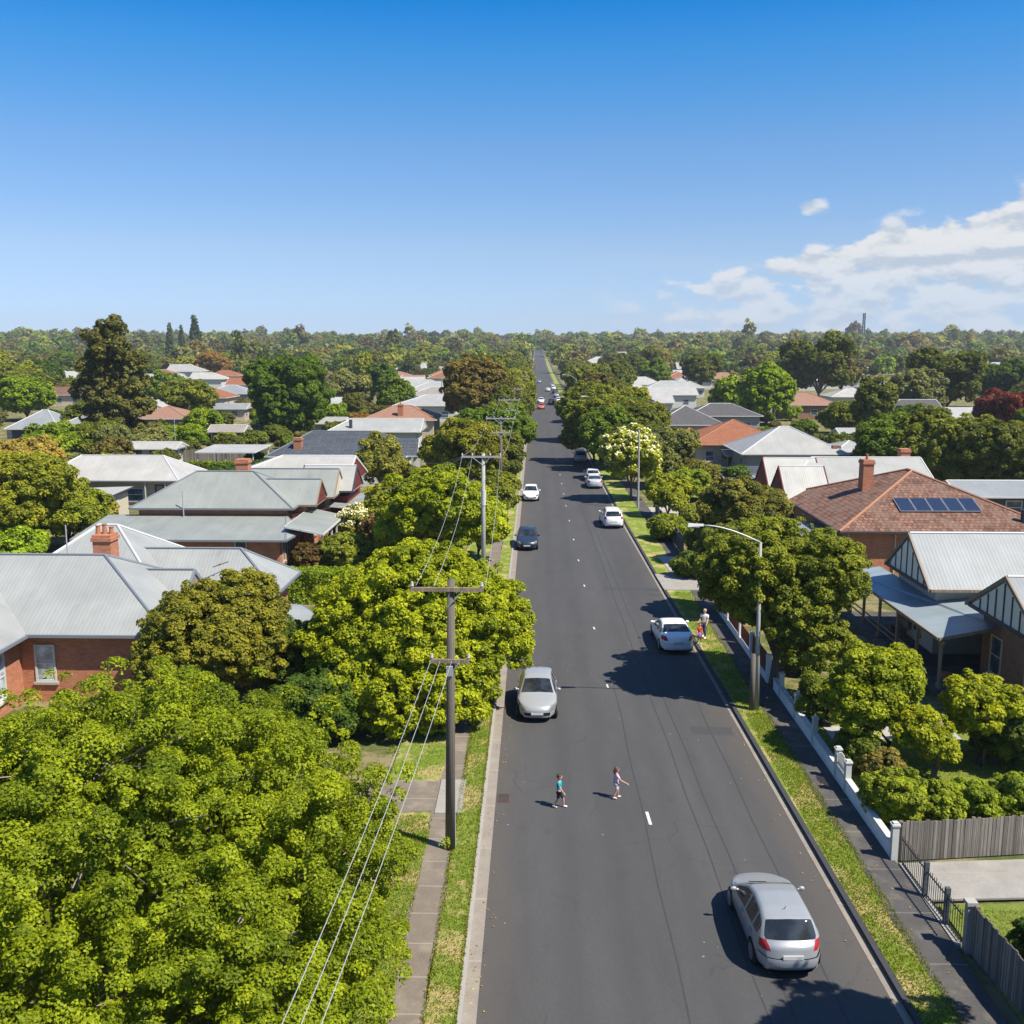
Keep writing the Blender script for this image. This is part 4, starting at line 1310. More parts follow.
h = house('weatherboard_house', 'cream house under a long white iron roof, left of the brick ones', -42, 100)
wall(h, -48.5, -35.4, 96.8, 104, 2.9, 'wb_cream')
roof(h, -49.2, -34.8, 96.1, 104.6, 3.0, 5.0, 'x', 'hh', 'iron_white', 'pale_cap', 'grey_trim', hiprun=3.0)
window(h, 'y-', -39.7, 2.2, .9, 1.3, 96.8, 'white', 'glass')
window(h, 'y-', -37.0, .9, .5, 2.0, 96.8, 'dark_trim', 'glass')
window(h, 'y-', -43.5, 2.0, .9, 1.3, 96.8, 'white', 'glass')
for xx in (-38.2, -36.2):
    post(h, xx, 96.2, 0, 2.8, 'white', .1, False)
RECTS.append((-50, -34, 95, 106))
t = house('shed', 'cream flat roofed shed in front of the long white roof', -41, 91, 'shed')
wall(t, -43.3, -38.7, 88.4, 93.2, 2.35, 'cream')
skillion(t, [(-43.8, 87.8, 2.45), (-38.3, 87.8, 2.62), (-38.3, 93.6, 2.8), (-43.8, 93.6, 2.6)], .09, 'iron_white', 'roof', 'dark_trim')
window(t, 'y-', -42.0, 1.8, .6, 1.5, 88.4, 'dark_trim', 'glass')
door(t, 'x+', 90.2, -38.7, .05, 1.6, 2.0, 'white')

h = house('slate_house', 'house with a dark slate hip roof and white columned street porch', -23, 119)
wall(h, -30.3, -15.6, 114.2, 125, 3.4, 'wb_white')
r1 = roof(h, -31, -14.8, 113.5, 125.8, 3.5, 5.9, 'x', 'hh', 'slate', 'grey_trim', 'white', hiprun=4.2)
chimney(r1, -27.6, 115.6, 3.5, 5.5, .9, .9, 'terracotta', 0)
roof(h, -17.0, -13.6, 114.4, 118.5, 3.52, 5.2, 'x', 'gg', 'slate', 'grey_trim', 'white', gable='white')
for yy in (114.7, 116.4, 118.2):
    post(h, -13.9, yy, 0, 3.4, 'white', .3, False)
window(h, 'x+', 120.5, 1.3, .9, 1.6, -15.6, 'white', 'glass')
RECTS.append((-32, -13, 113, 127))
h = house('weatherboard_house', 'white house with pale grey iron roof directly behind the slate roof', -24, 150)
wall(h, -30.4, -17.7, 147.8, 156, 3.4, 'wb_white')
r1 = roof(h, -31, -17, 147.2, 156.5, 3.5, 5.1, 'x', 'hg', 'iron_pale', 'pale_cap', 'white', gable='white', hiprun=3.0)
MB().tube([(-27.5, 148.6, 3.8), (-27.5, 148.6, 5.2)], .25, 8).build('flue', M['dark_trim'], r1)
h = house('tiled_house', 'house with striped pale terracotta roof and red chimney left of the street', -23.5, 177)
wall(h, -29.5, -17.5, 171.6, 183, 3.4, 'brick_cream')
r1 = roof(h, -30, -17, 171, 183.6, 3.5, 5.6, 'x', 'hh', 'tile_pink', 'tile_cap', 'white', hiprun=5)
chimney(r1, -23.3, 173.0, 4, 6.1, .9, .9, 'terracotta', 1)
t = house('carport', 'open flat white carport behind the long white roof', -40, 130, 'carport')
skillion(t, [(-43.2, 125.6, 2.7), (-35.6, 125.6, 2.7), (-35.6, 133.6, 2.9), (-43.2, 133.6, 2.9)], .1, 'iron_white', 'roof')
for xx, yy in ((-43, 125.9), (-39.4, 125.9), (-35.9, 125.9), (-43, 133.3), (-35.9, 133.3)):
    post(t, xx, yy, 0, 2.6, 'white', .14, False)
RECTS.append((-44, -35, 125, 134))
h = house('weatherboard_house', 'blue grey roofed house far left with twin hip ends', -78, 162)
wall(h, -83.6, -76.2, 157.8, 166, 2.9, 'wb_dark')
wall(h, -76.19, -70, 158.8, 166, 2.88, 'wb_dark')
r1 = roof(h, -84.4, -75.6, 157.0, 167, 3.0, 5.7, 'x', 'hh', 'slate', 'pale_cap', 'white', hiprun=4)
bpy.data.objects[r1.name].data.materials[0] = M['iron_blue']
roof(h, -77.5, -69.3, 158.2, 167, 3.02, 5.0, 'x', 'hh', 'iron_blue', 'pale_cap', 'white', hiprun=4)
window(h, 'y-', -80, 2.4, .5, 1.8, 157.8, 'dark_trim', 'glass'); window(h, 'y-', -73, 3.0, .5, 1.8, 158.8, 'dark_trim', 'glass')
MB().box(-76.9, -75.7, 156.6, 157.75, 0, 2.6).build('porch_wall', M['white'], h)

# ---- right, nearest: verandah house
h = house('verandah_house', 'brick house with half timbered gables and a deep iron verandah on the right', 24, 48)
wall(h, 20.55, 40, 50.3, 55.6, 3.7, 'offwhite_wall')
wall(h, 21.5, 40, 40.2, 46.9, 3.68, 'brick_brown')
wall(h, 23.4, 39, 46.0, 52.0, 3.66, 'brick_brown')
roof(h, 20.0, 40, 49.7, 56.2, 3.85, 6.15, 'x', 'gg', 'iron_blue', 'pale_cap', 'timber', gable='gable_pale', batten='dark_trim')
roof(h, 20.85, 40, 39.7, 47.4, 3.83, 5.95, 'x', 'gg', 'iron_blue', 'pale_cap', 'timber', gable='gable_pale', batten='dark_trim')
roof(h, 27.5, 36, 42, 55, 3.81, 7.2, 'y', 'gg', 'iron_blue', 'pale_cap', 'timber', gable='gable_pale')
skillion(h, [(18.6, 44.9, 2.75), (21.48, 45.4, 3.12), (23.38, 46.4, 3.38), (23.38, 50.25, 3.4), (20.5, 50.25, 3.1), (20.5, 58.6, 3.08), (18.5, 58.6, 2.75)], .1, 'iron_verandah', fascia='timber')
for yy in (45.05, 47.9, 50.6, 53.3, 55.9, 58.4):
    post(h, 18.8, yy, .3, 2.62, 'timber', .13)
MB().box(18.4, 23.4, 44.7, 58.6, -.3, .3).build('verandah_floor', M['path_dark'], h)
rl = MB()
for z in (.75, 1.05):
    rl.box(18.77, 18.83, 48.0, 58.3, z, z + .06)
rl.build('verandah_rail', M['timber'], h)
window(h, 'x-', 45.35, 1.15, .85, 1.85, 21.5, 'cream', 'glass', 'cream')
window(h, 'x-', 42.0, 1.15, .85, 1.85, 21.5, 'cream', 'glass', 'cream')
window(h, 'x-', 49.6, 1.0, .5, 2.0, 23.4, 'cream', 'glass', 'cream')
window(h, 'x-', 52.4, 1.0, .8, 1.7, 20.55, 'cream', 'glass', 'cream')
door(h, 'x-', 47.9, 23.4, .3, 1.0, 2.1)
pot = MB().tube([(19.6, 46.2, .3), (19.6, 46.2, .65)], [.18, .25], 10).build('flower_pot', M['terracotta'])
tag(pot, 'terracotta pot standing on the verandah floor by the corner post', 'flower pot')
bench = empty('garden_bench', (20.1, 54.0, .3)); tag(bench, 'dark bench on the verandah against the wall', 'bench')
MB().box(19.9, 20.35, 53.2, 54.8, .72, .77).build('seat', M['timber'], bench)
MB().box(20.33, 20.38, 53.2, 54.8, .8, 1.2).build('backrest', M['timber'], bench)
for yy in (53.3, 54.7):
    MB().box(19.95, 20.3, yy - .03, yy + .03, .3, .72).build('leg', M['timber'], bench)

# ---- tiled house with solar panels
h = house('tiled_house', 'red brick house with a brown tiled pyramid roof carrying solar panels', 28.5, 78)
wall(h, 22.0, 36.4, 69.9, 86, 3.1, 'brick_red')
r1 = roof(h, 21.3, 37.0, 69.3, 86.8, 3.2, 6.45, 'y', 'hh', 'tile_brown', 'tile_cap', 'dark_trim', hiprun=8.3, ridge_r=.11)
chimney(r1, 25.8, 78.0, 4.2, 7.3, .8, 1.1, 'brick_red', 1)
MB().box(36.9, 40.5, 69.6, 74, 0, 3.3).build('side_wing', M['brick_brown'], h)
sk = skillion(h, [(36.7, 69.3, 3.3), (41, 69.3, 3.3), (41, 74.5, 3.6), (36.7, 74.5, 3.6)], .1, 'tile_brown', 'wing_roof', 'dark_trim')
MB().tube([(34.6, 70.6, 3.2), (34.6, 70.6, 4.6)], .22, 8).build('flue', M['dark_trim'], h)
for yy in (71.2, 73.4, 77.5, 81):
    window(h, 'x-', yy, .9, .9, 1.6, 22.0, 'cream', 'glass')
window(h, 'y-', 26.8, 1.4, .9, 1.4, 69.9, 'white', 'glass')
MB().tube([(22.1, 69.82, 0), (22.1, 69.82, 3.0)], .05, 6).build('downpipe', M['cream'], h)
MB().tube([(25.4, 69.82, 0), (25.4, 69.82, 3.0)], .05, 6).build('downpipe', M['cream'], h)
skillion(h, [(19.6, 71.0, 2.3), (21.95, 71.0, 2.55), (21.95, 77.5, 2.55), (19.6, 77.5, 2.3)], .08, 'iron_blue', 'lean_to_roof', 'white')
for yy in (71.2, 77.3):
    post(h, 19.75, yy, 0, 2.2, 'white', .1, False)
sl = (6.45 - 3.2) / 8.3
nrm = Vector((0, -sl, 1)).normalized()
for k in range(5):
    xc = 26.9 + k * 1.17
    m = MB()
    def pp(dx, t, dn):
        y_ = 71.75 + t
        return Vector((xc + dx, y_, 3.2 + sl * (y_ - 69.3))) + nrm * dn
    s0 = -0.18 * (1 - k * 0)
    q = [pp(-.56, 0, .06), pp(.56, 0, .06), pp(.56, 1.75, .06), pp(-.56, 1.75, .06)]
    m.prism([tuple(p) for p in q], nrm * .07)
    t = empty('solar_panel', (xc, 72.6, 4.0))
    tag(t, ['leftmost solar panel on the brown tiled roof', 'second solar panel from the left on the brown tiled roof', 'middle solar panel of the five on the brown tiled roof',
            'fourth solar panel from the left on the brown tiled roof', 'rightmost solar panel on the brown tiled roof'][k], 'solar panel', 'solar panels on the brown tiled roof')
    m.build('frame', M['steel'], t)
    q = [pp(-.53, .03, .132), pp(.53, .03, .132), pp(.53, 1.72, .132), pp(-.53, 1.72, .132)]
    MB().prism([tuple(p) for p in q], nrm * .012).build('cells', M['solar'], t)

h = house('gabled_house', 'pale iron roofed house with twin dark red gables facing the street', 28, 93)
wall(h, 22.2, 35, 88.6, 98.2, 3.2, 'brick_brown')
roof(h, 21.6, 35.8, 88.0, 99, 3.3, 5.75, 'x', 'hg', 'iron_pale', 'pale_cap', 'white', gable='brick_red', hiprun=4.2)
roof(h, 21.2, 25, 83.9, 89.9, 3.2, 5.7, 'x', 'gg', 'iron_pale', 'pale_cap', 'gable_red', gable='gable_red', ridge_r=.05, inset=.04)
roof(h, 21.2, 26, 90.1, 96.1, 3.22, 5.75, 'x', 'gg', 'iron_pale', 'pale_cap', 'gable_red', gable='gable_red', ridge_r=.05, inset=.04)
wall(h, 21.6, 24.6, 84.4, 95.6, 3.0, 'gable_red')
r1 = roof(h, 24, 35.7, 95, 101, 3.32, 5.0, 'x', 'hg', 'iron_pale', 'pale_cap', 'white', gable='white', hiprun=3)
chimney(r1, 35.0, 95.4, 3.2, 6.4, .9, .9, 'brick_red', 0)
window(h, 'x-', 87, .9, .8, 1.6, 21.6, 'white', 'glass'); window(h, 'x-', 93, .9, .8, 1.6, 21.6, 'white', 'glass')

h = house('weatherboard_house', 'grey house with pale blue iron hip roof behind the twin gables', 31, 124)
wall(h, 25.4, 36.6, 120.1, 130, 3.2, 'wb_grey')
r1 = roof(h, 24.6, 37.4, 119.4, 131, 3.3, 6.1, 'x', 'hh', 'iron_pale', 'pale_cap', 'white')
chimney(r1, 36.2, 121, 3.0, 4.2, .9, .9, 'brick_brown', 0)
roof(h, 36, 42, 121, 129, 3.25, 4.4, 'x', 'hh', 'iron_pale', 'pale_cap', 'white')
wall(h, 36.7, 41.5, 121.6, 128.4, 3.1, 'wb_grey')
window(h, 'x-', 123, 1.6, .9, 1.6, 25.4, 'white', 'glass'); window(h, 'y-', 29, 1.6, .9, 1.4, 120.1, 'white', 'glass'); window(h, 'y-', 33.5, 1.4, .9, 1.4, 120.1, 'white', 'glass')
h = house('tiled_house', 'bright orange tiled house with white verandah awning on the right', 27, 138)
wall(h, 21.2, 33.5, 132, 144, 3.0, 'brick_cream')
r1 = roof(h, 20.3, 34.2, 131.4, 145, 3.15, 6.0, 'x', 'hh', 'tile_orange', 'tile_cap', 'dark_trim')
roof(h, 18.4, 24, 135, 141, 3.1, 4.9, 'x', 'hh', 'tile_orange', 'tile_cap', 'dark_trim')
skillion(h, [(24.5, 128.6, 2.1), (29.2, 128.6, 2.1), (29.2, 131.9, 2.7), (24.5, 131.9, 2.7)], .08, 'iron_white', 'awning', 'white')
for xx in (24.8, 28.9):
    post(h, xx, 128.9, 0, 2.0, 'white', .1, False)
window(h, 'x-', 136.5, 1.4, .9, 1.5, 21.2, 'white', 'glass'); window(h, 'y-', 23, 1.2, .9, 1.5, 132, 'white', 'glass')
t = house('carport', 'carport with a dark blue sheet roof in the right front garden', 23, 110, 'carport')
skillion(t, [(20.3, 107.0, 2.0), (25.0, 107.0, 2.15), (25.0, 111.6, 2.75), (20.3, 111.6, 2.6)], .1, 'slate', 'roof', 'iron_white')
for xx, yy in ((20.6, 107.3), (24.7, 107.3), (20.6, 111.2), (24.7, 111.2)):
    post(t, xx, yy, 0, 2.0 if yy < 109 else 2.5, 'white', .12, False)


# ---- farther houses, each built on its own
def far_house(label, px, py, w, d, ze, rise, mat, wallm, axis='x', ends='hh', chim=False, z=None, xy=None, fascia='white', nm=None, ang=0):
    """px,py: pixel of the middle of the front eave"""
    if xy is None:
        a_, b_ = (px - 512) / FPX, (512 - py) / FPX
        dv = [FW[i] + a_ * RT[i] + b_ * UP[i] for i in range(3)]
        tt_ = 60.0
        while tt_ < 780 and CAM_H + dv[2] * tt_ > ze + gz(dv[0] * tt_, dv[1] * tt_):
            tt_ += 1.0
        X, Y = dv[0] * tt_, dv[1] * tt_
    else:
        X, Y = xy
    h = house(nm or {'t': 'tiled_house', 'i': 'weatherboard_house', 's': 'slate_house'}[mat[0]], label, X, Y)
    x0, x1, y0, y1 = X - w / 2, X + w / 2, Y, Y + d
    b = len(RECTS)
    wall(h, x0 + .5, x1 - .5, y0 + .5, y1 - .5, ze - .1, wallm)
    cap = 'tile_cap' if mat.startswith('tile_') and 'grey' not in mat else 'pale_cap'
    r_ = roof(h, x0, x1, y0, y1, ze, ze + rise, axis, ends, mat, cap, fascia, gable=wallm if wallm.startswith('wb') else 'white', hiprun=None)
    if chim:
        chimney(r_, X + w * .2, Y + d * .45, ze + rise * .4, ze + rise + 1.0, .9, .9, 'brick_red', 0)
    for k in (-.28, .05, .3):
        window(h, 'y-', X + k * w, 1.5, .9, 1.3, y0 + .5, 'white', 'glass', None)
    sd_ = 'x+' if X < 0 else 'x-'
    for k in (.3, .7):
        window(h, sd_, Y + d * k, 1.3, .9, 1.4, (x1 - .5) if X < 0 else (x0 + .5), 'white', 'glass', None)
    return h


FARH = [
    ('charcoal hip roofed white house beyond the orange tiles', 690, 425, 12, 12, 3.3, 2.8, 'tile_grey', 'wb_cream', 'x', 'hh', False),
    ('charcoal steep roofed house left of the other charcoal one', 655, 419, 9, 13, 3.6, 3.0, 'slate', 'wb_white', 'y', 'gh', False),
    ('grey long roof behind the charcoal pair', 725, 416, 14, 10, 3.3, 2.0, 'tile_grey', 'wb_grey', 'x', 'hh', False),
    ('long white iron roof near the right kerb trees', 648, 403, 12, 14, 3.4, 2.0, 'iron_white', 'wb_white', 'x', 'gg', False),
    ('small red roof beside the right kerb trees', 630, 397, 9, 9, 3.4, 2.0, 'tile_orange', 'wb_white', 'x', 'hh', False),
    ('wide white roof right of the small red roof', 668, 395, 16, 12, 3.4, 1.6, 'iron_white', 'wb_white', 'x', 'gg', False),
    ('pale domed roof left of the vivid green trees', 692, 388, 9, 9, 3.0, 2.0, 'iron_pale', 'wb_white', 'x', 'hh', False),
    ('pale terracotta roof above the vivid green trees', 726, 379, 16, 12, 3.3, 2.3, 'tile_pink', 'brick_cream', 'x', 'hh', True),
    ('terracotta bungalow beyond the vivid green trees', 812, 405, 13, 12, 3.2, 2.4, 'tile_pink', 'brick_brown', 'x', 'gh', False),
    ('white roof right of the terracotta bungalow', 857, 397, 13, 11, 3.2, 1.9, 'iron_white', 'wb_white', 'x', 'hh', False),
    ('pale grey roof behind the dark conical tree', 888, 388, 15, 11, 3.2, 2.0, 'iron_pale', 'wb_white', 'x', 'hg', False),
    ('grey tiled house with brown end gable at right', 913, 414, 13, 12, 3.2, 2.4, 'tile_grey', 'wb_dark', 'x', 'hg', False),
    ('white low pitched roof left of the red leaved tree', 967, 418, 11, 11, 3.0, 1.5, 'iron_white', 'wb_white', 'x', 'gg', False),
    ('white roofs at the right edge far away', 990, 374, 26, 12, 3.4, 2.0, 'iron_white', 'wb_white', 'x', 'gg', False),
    ('dark lean roof at the right edge beside the solar house', 1012, 497, 9, 7, 2.6, 1.0, 'iron_blue', 'wb_dark', 'x', 'gg', False),
    ('grey roof behind the terracotta bungalow', 770, 392, 13, 11, 3.2, 2.0, 'tile_grey', 'wb_white', 'x', 'hh', False),
    ('small white roof between the dark gums', 960, 385, 12, 10, 3.0, 1.6, 'iron_pale', 'wb_white', 'x', 'hh', False),
    ('orange hip roof far left beyond the tall gum', 200, 398, 13, 12, 3.2, 2.6, 'tile_orange', 'brick_cream', 'x', 'hh', False),
    ('blue iron roof far left beside the orange hip', 226, 394, 13, 11, 3.2, 2.2, 'iron_blue', 'wb_grey', 'x', 'hh', False),
    ('brick red roof right of the far blue roof', 244, 385, 13, 11, 3.2, 2.2, 'tile_orange', 'wb_white', 'x', 'gh', False),
    ('small rust red roof above the far blue roof', 222, 376, 14, 11, 3.2, 2.4, 'tile_orange', 'wb_white', 'x', 'hh', False),
    ('pale iron roof right of the tall gum', 160, 379, 15, 11, 3.2, 1.8, 'iron_pale', 'wb_white', 'x', 'gg', False),
    ('pinkish roofed house touching the tall gum', 158, 419, 11, 11, 3.0, 2.0, 'tile_pink', 'brick_cream', 'x', 'hh', False),
    ('white gabled roof behind the tall gum', 148, 411, 10, 10, 3.0, 1.9, 'iron_white', 'wb_white', 'y', 'gg', False),
    ('dull red brown roof left of the tall gum', 55, 395, 17, 11, 3.0, 1.9, 'tile_brown', 'brick_cream', 'x', 'hg', False),
    ('dark red roof right of the massive dark tree', 320, 377, 15, 12, 3.2, 2.6, 'tile_brown', 'brick_red', 'x', 'hh', False),
    ('white roof peeping right of the massive dark tree', 322, 407, 9, 9, 3.0, 1.8, 'iron_white', 'wb_white', 'x', 'gg', False),
    ('long pale iron roof left of the big brown green tree', 425, 406, 14, 13, 3.5, 2.0, 'iron_pale', 'wb_white', 'x', 'hg', False),
    ('rusty red roof left of the big brown green tree', 432, 396, 13, 11, 3.4, 2.0, 'iron_rust', 'wb_white', 'x', 'hh', False),
    ('pink terracotta roof behind the big brown green tree', 446, 375, 15, 11, 3.4, 2.2, 'tile_orange', 'wb_cream', 'x', 'hh', False),
    ('pale blue roof above the terracotta roof', 436, 370, 13, 11, 3.4, 2.0, 'iron_blue', 'wb_white', 'x', 'hh', False),
    ('cream tile roof above the green tree by the terracotta', 398, 377, 12, 11, 3.2, 2.2, 'tile_pink', 'brick_cream', 'x', 'hh', False),
    ('small orange roof on the left far street', 468, 365, 13, 10, 3.4, 2.2, 'tile_orange', 'wb_white', 'x', 'hh', False),
    ('white roof far left above the massive dark tree', 300, 356, 22, 12, 3.4, 2.2, 'iron_white', 'wb_white', 'x', 'gg', False),
    ('two toned pale roof left of the massive dark tree', 262, 357, 20, 12, 3.4, 2.2, 'iron_pale', 'wb_white', 'x', 'hh', False),
    ('pink roof far beyond the rust tinged tree', 90, 354, 22, 12, 3.4, 2.6, 'tile_pink', 'wb_white', 'x', 'hh', False),
    ('far terracotta roof above the green dome tree right', 675, 357, 20, 12, 3.6, 2.6, 'tile_orange', 'wb_white', 'x', 'hh', False),
    ('cream walled house above the green dome tree right', 680, 366, 13, 11, 4.2, 2.0, 'tile_pink', 'wb_cream', 'x', 'gg', False),
    ('white shed roof beside the right far kerb trees', 598, 367, 14, 12, 3.6, 2.0, 'iron_white', 'wb_white', 'x', 'gg', False),
]
for a in FARH:
    far_house(*a)


# small garden clutter seen between the roofs
def paling_fence(label, pts, h, mat='paling', group=None, cat='fence', name='paling_fence', posts=True, thick=.03):
    c = ((pts[0][0] + pts[-1][0]) / 2, (pts[0][1] + pts[-1][1]) / 2, 0)
    t = empty(name, c); t.location.z = gz(c[0], c[1]); OFF[t.name] = Vector((c[0], c[1], 0))
    tag(t, label, cat, group)
    m = MB(); rl = MB(); ps = MB()
    r = random.Random(int(abs(pts[0][0] * 10 + pts[0][1])))
    for (xa, ya), (xb, yb) in zip(pts[:-1], pts[1:]):
        L = math.hypot(xb - xa, yb - ya)
        ux, uy = (xb - xa) / L, (yb - ya) / L
        w = .13 if L < 40 else .4
        n = int(L / w)
        for k in range(n):
            s = k * w
            hh = h + r.uniform(-.035, .035)
            tl = r.uniform(-.012, .012)
            p = [(xa + ux * s, ya + uy * s), (xa + ux * (s + w - .012), ya + uy * (s + w - .012))]
            nx, ny = -uy * thick, ux * thick
            b0 = -uy * tl, ux * tl
            m.add([(p[0][0], p[0][1], .05), (p[1][0], p[1][1], .05), (p[1][0] + nx, p[1][1] + ny, .05), (p[0][0] + nx, p[0][1] + ny, .05),
                   (p[0][0] + b0[0], p[0][1] + b0[1], hh), (p[1][0] + b0[0], p[1][1] + b0[1], hh), (p[1][0] + nx + b0[0], p[1][1] + ny + b0[1], hh), (p[0][0] + nx + b0[0], p[0][1] + ny + b0[1], hh)],
                  [(4, 5, 6, 7), (0, 1, 5, 4), (1, 2, 6, 5), (2, 3, 7, 6), (3, 0, 4, 7)])
        for z in (.35, h - .3):
            rl.prism([(xa - uy * .04, ya + ux * .04, z), (xb - uy * .04, yb + ux * .04, z), (xb - uy * .09, yb + ux * .09, z), (xa - uy * .09, ya + ux * .09, z)], (0, 0, .08))
        if posts:
            for k in range(int(L / 2.4) + 1):
                s = min(k * 2.4, L)
                rl.cbox((xa + ux * s - uy * .09, ya + uy * s + ux * .09, h / 2), .1, .1, h)
    m.build('palings', M[mat], t)
    rl.build('rail', M['timber'], t)
    return t


paling_fence('weathered grey paling fence beside the concrete driveway', [(11.5, 29.45), (16.5, 30.1), (27, 31.0)], 1.35)
paling_fence('grey paling fence along the footpath at the lower right corner', [(11.62, 24.55), (11.85, 21.0), (12.3, 14)], 1.45)
paling_fence('dark paling fence behind the long white roof', [(-34, 121.5), (-20, 127)], 2.0, 'wb_dark')
paling_fence('grey back fence behind the massive dark tree gardens', [(-52, 137), (-30, 139)], 1.8)
paling_fence('dark front fence right of the driveway crossing', [(11.5, 76), (11.4, 84), (11.2, 92)], 1.5, 'wb_dark')
paling_fence('grey side fence between the twin gable house and the tiled house', [(18, 84), (36, 84.2)], 1.7)
paling_fence('fence between the left brick house gardens', [(-34, 60.0), (-16, 60.0)], 1.6)

paling_fence('grey side fence left of the open white carport', [(-54, 108), (-54, 136)], 1.8)
paling_fence('long pale fence between the far left back yards', [(-78, 178), (-32, 180)], 1.8)
paling_fence('dark fence behind the blue grey twin hip house', [(-92, 172), (-66, 173)], 1.8, 'wb_dark')
paling_fence('grey fence behind the pale blue iron roof house', [(38, 134), (62, 136)], 1.8)
paling_fence('brown fence between the vivid green trees and the grey iron house', [(44, 112), (47, 150)], 1.7)
for a in (('low white shed behind the dark paling fence on the left', 150, 449, 7, 5, 2.3, .7, 'iron_white', 'wb_white', 'x', 'gg'), ('rusty roofed shed near the round bright green shrub tree', 225, 432, 6, 5, 2.3, .9, 'iron_rust', 'wb_grey', 'x', 'gg'),
          ('pale garage roof right under the massive dark tree', 322, 424, 8, 6, 2.6, .9, 'iron_pale', 'wb_cream', 'x', 'gg'), ('small tin shed between the tall gum and the white carport', 182, 421, 6, 5, 2.4, .8, 'iron_pale', 'wb_grey', 'y', 'gg'),
          ('long low grey shed left of the massive dark tree', 214, 409, 14, 6, 2.6, 1.0, 'iron_blue', 'wb_cream', 'x', 'gg'), ('tin garage in the yard right of the pale blue iron roof', 868, 436, 8, 6, 2.6, .9, 'iron_pale', 'wb_cream', 'x', 'gg'),
          ('tiny white shed under the grey tiled far house', 935, 432, 6, 5, 2.3, .8, 'iron_white', 'wb_white', 'x', 'gg')):
    far_house(*a, nm='garden_shed')

# white plinth wall with posts along the right footpath
w_ = empty('front_wall', (11.25, 37, 0)); tag(w_, 'low white front wall with tall white posts along the right footpath', 'wall')
MB().box(11.2, 11.36, 29.4, 45.2, 0, .62).build('plinth', M['plinth'], w_)
MB().box(11.17, 11.39, 29.4, 45.2, .622, .68).build('coping', M['white'], w_)
for yy in (29.45, 34.2, 35.4, 38.5, 41.3, 44.0):
    m = MB().box(11.18, 11.38, yy - .1, yy + .1, 0, 1.25)
    m.box(11.15, 11.41, yy - .13, yy + .13, 1.25, 1.31)
    m.prism([(11.2, yy - .08, 1.312), (11.36, yy - .08, 1.312), (11.36, yy + .08, 1.312), (11.2, yy + .08, 1.312)], (0, 0, .05))
    m.build('gate_post', M['white'], w_)
gt = empty('picket_gate', (11.28, 34.8, 0)); tag(gt, 'white picket gate between two white wall posts', 'gate')
m = MB()
for k in range(7):
    yy = 34.38 + k * .135
    m.box(11.25, 11.29, yy, yy + .07, .7, 1.2 + .12 * math.sin(k / 6 * math.pi))
m.box(11.292, 11.32, 34.34, 35.28, .82, .9)
m.build('pickets', M['white'], gt)
rw = empty('front_fence', (11.0, 52, 0)); tag(rw, 'rust red timber front fence on a white plinth wall', 'fence')
MB().box(11.1, 11.28, 46.0, 60.0, 0, .45).build('plinth', M['plinth'], rw)
for (a, b, hh) in ((46.6, 49.8, 1.45), (50.1, 52.6, 1.25), (52.9, 56.0, 1.15), (56.3, 59.6, 1.3)):
    m = MB()
    n = int((b - a) / .16)
    for k in range(n):
        m.box(11.14, 11.20, a + k * .16, a + k * .16 + .13, .5, hh)
    m.build('palings', M['paling_red'], rw)
for yy in (46.2, 49.95, 52.75, 56.15, 59.9):
    MB().box(11.08, 11.30, yy - .13, yy + .13, 0, 1.5).build('pillar', M['plinth'], rw)
ow = MB().box(12.2, 17.6, 77.0, 77.5, 0, 1.25)
ow.box(12.1, 17.7, 76.95, 77.55, 1.25, 1.36)
o = ow.build('garden_wall', M['terracotta']); tag(o, 'low orange rendered garden wall above the driveway crossing', 'wall')

# iron fence & gate posts near lower right
f = empty('iron_fence', (11.45, 27, 0)); tag(f, 'black iron fence beside the concrete driveway at the footpath', 'fence')
m = MB(); 
line = [(11.42, 29.2), (11.44, 27.3), (11.52, 25.0)]
for (xa, ya), (xb, yb) in zip(line[:-1], line[1:]):
    n = int(math.hypot(xb - xa, yb - ya) / .13)
    for k in range(n + 1):
        x, y = xa + (xb - xa) * k / n, ya + (yb - ya) * k / n
        m.tube([(x, y, .1), (x, y, 1.02 + .05 * (k % 2))], .011, 5)
m.build('bars', M['iron_black'], f)
m = MB()
for z in (.22, .92):
    m.tube([(p[0], p[1], z) for p in line], .022, 6)
m.build('rail', M['iron_black'], f)
for (x, y) in (line[1], (11.48, 25.9)):
    MB().cbox((x, y, .6), .13, .13, 1.2).build('post', M['wb_dark'], f)
s = MB().box(11.35, 11.5, 24.9, 29.2, 0, .12).build('kerb_stone', M['concrete'], f)
p = empty('stone_post', (11.6, 24.8, 0)); tag(p, 'weathered pale post stump where the iron fence meets the palings', 'post')
MB().cbox((11.6, 24.75, .7), .2, .2, 1.4).build('shaft', M['concrete'], p)
MB().cbox((11.6, 24.75, 1.45), .28, .28, .1).build('cap', M['concrete_pale'], p)


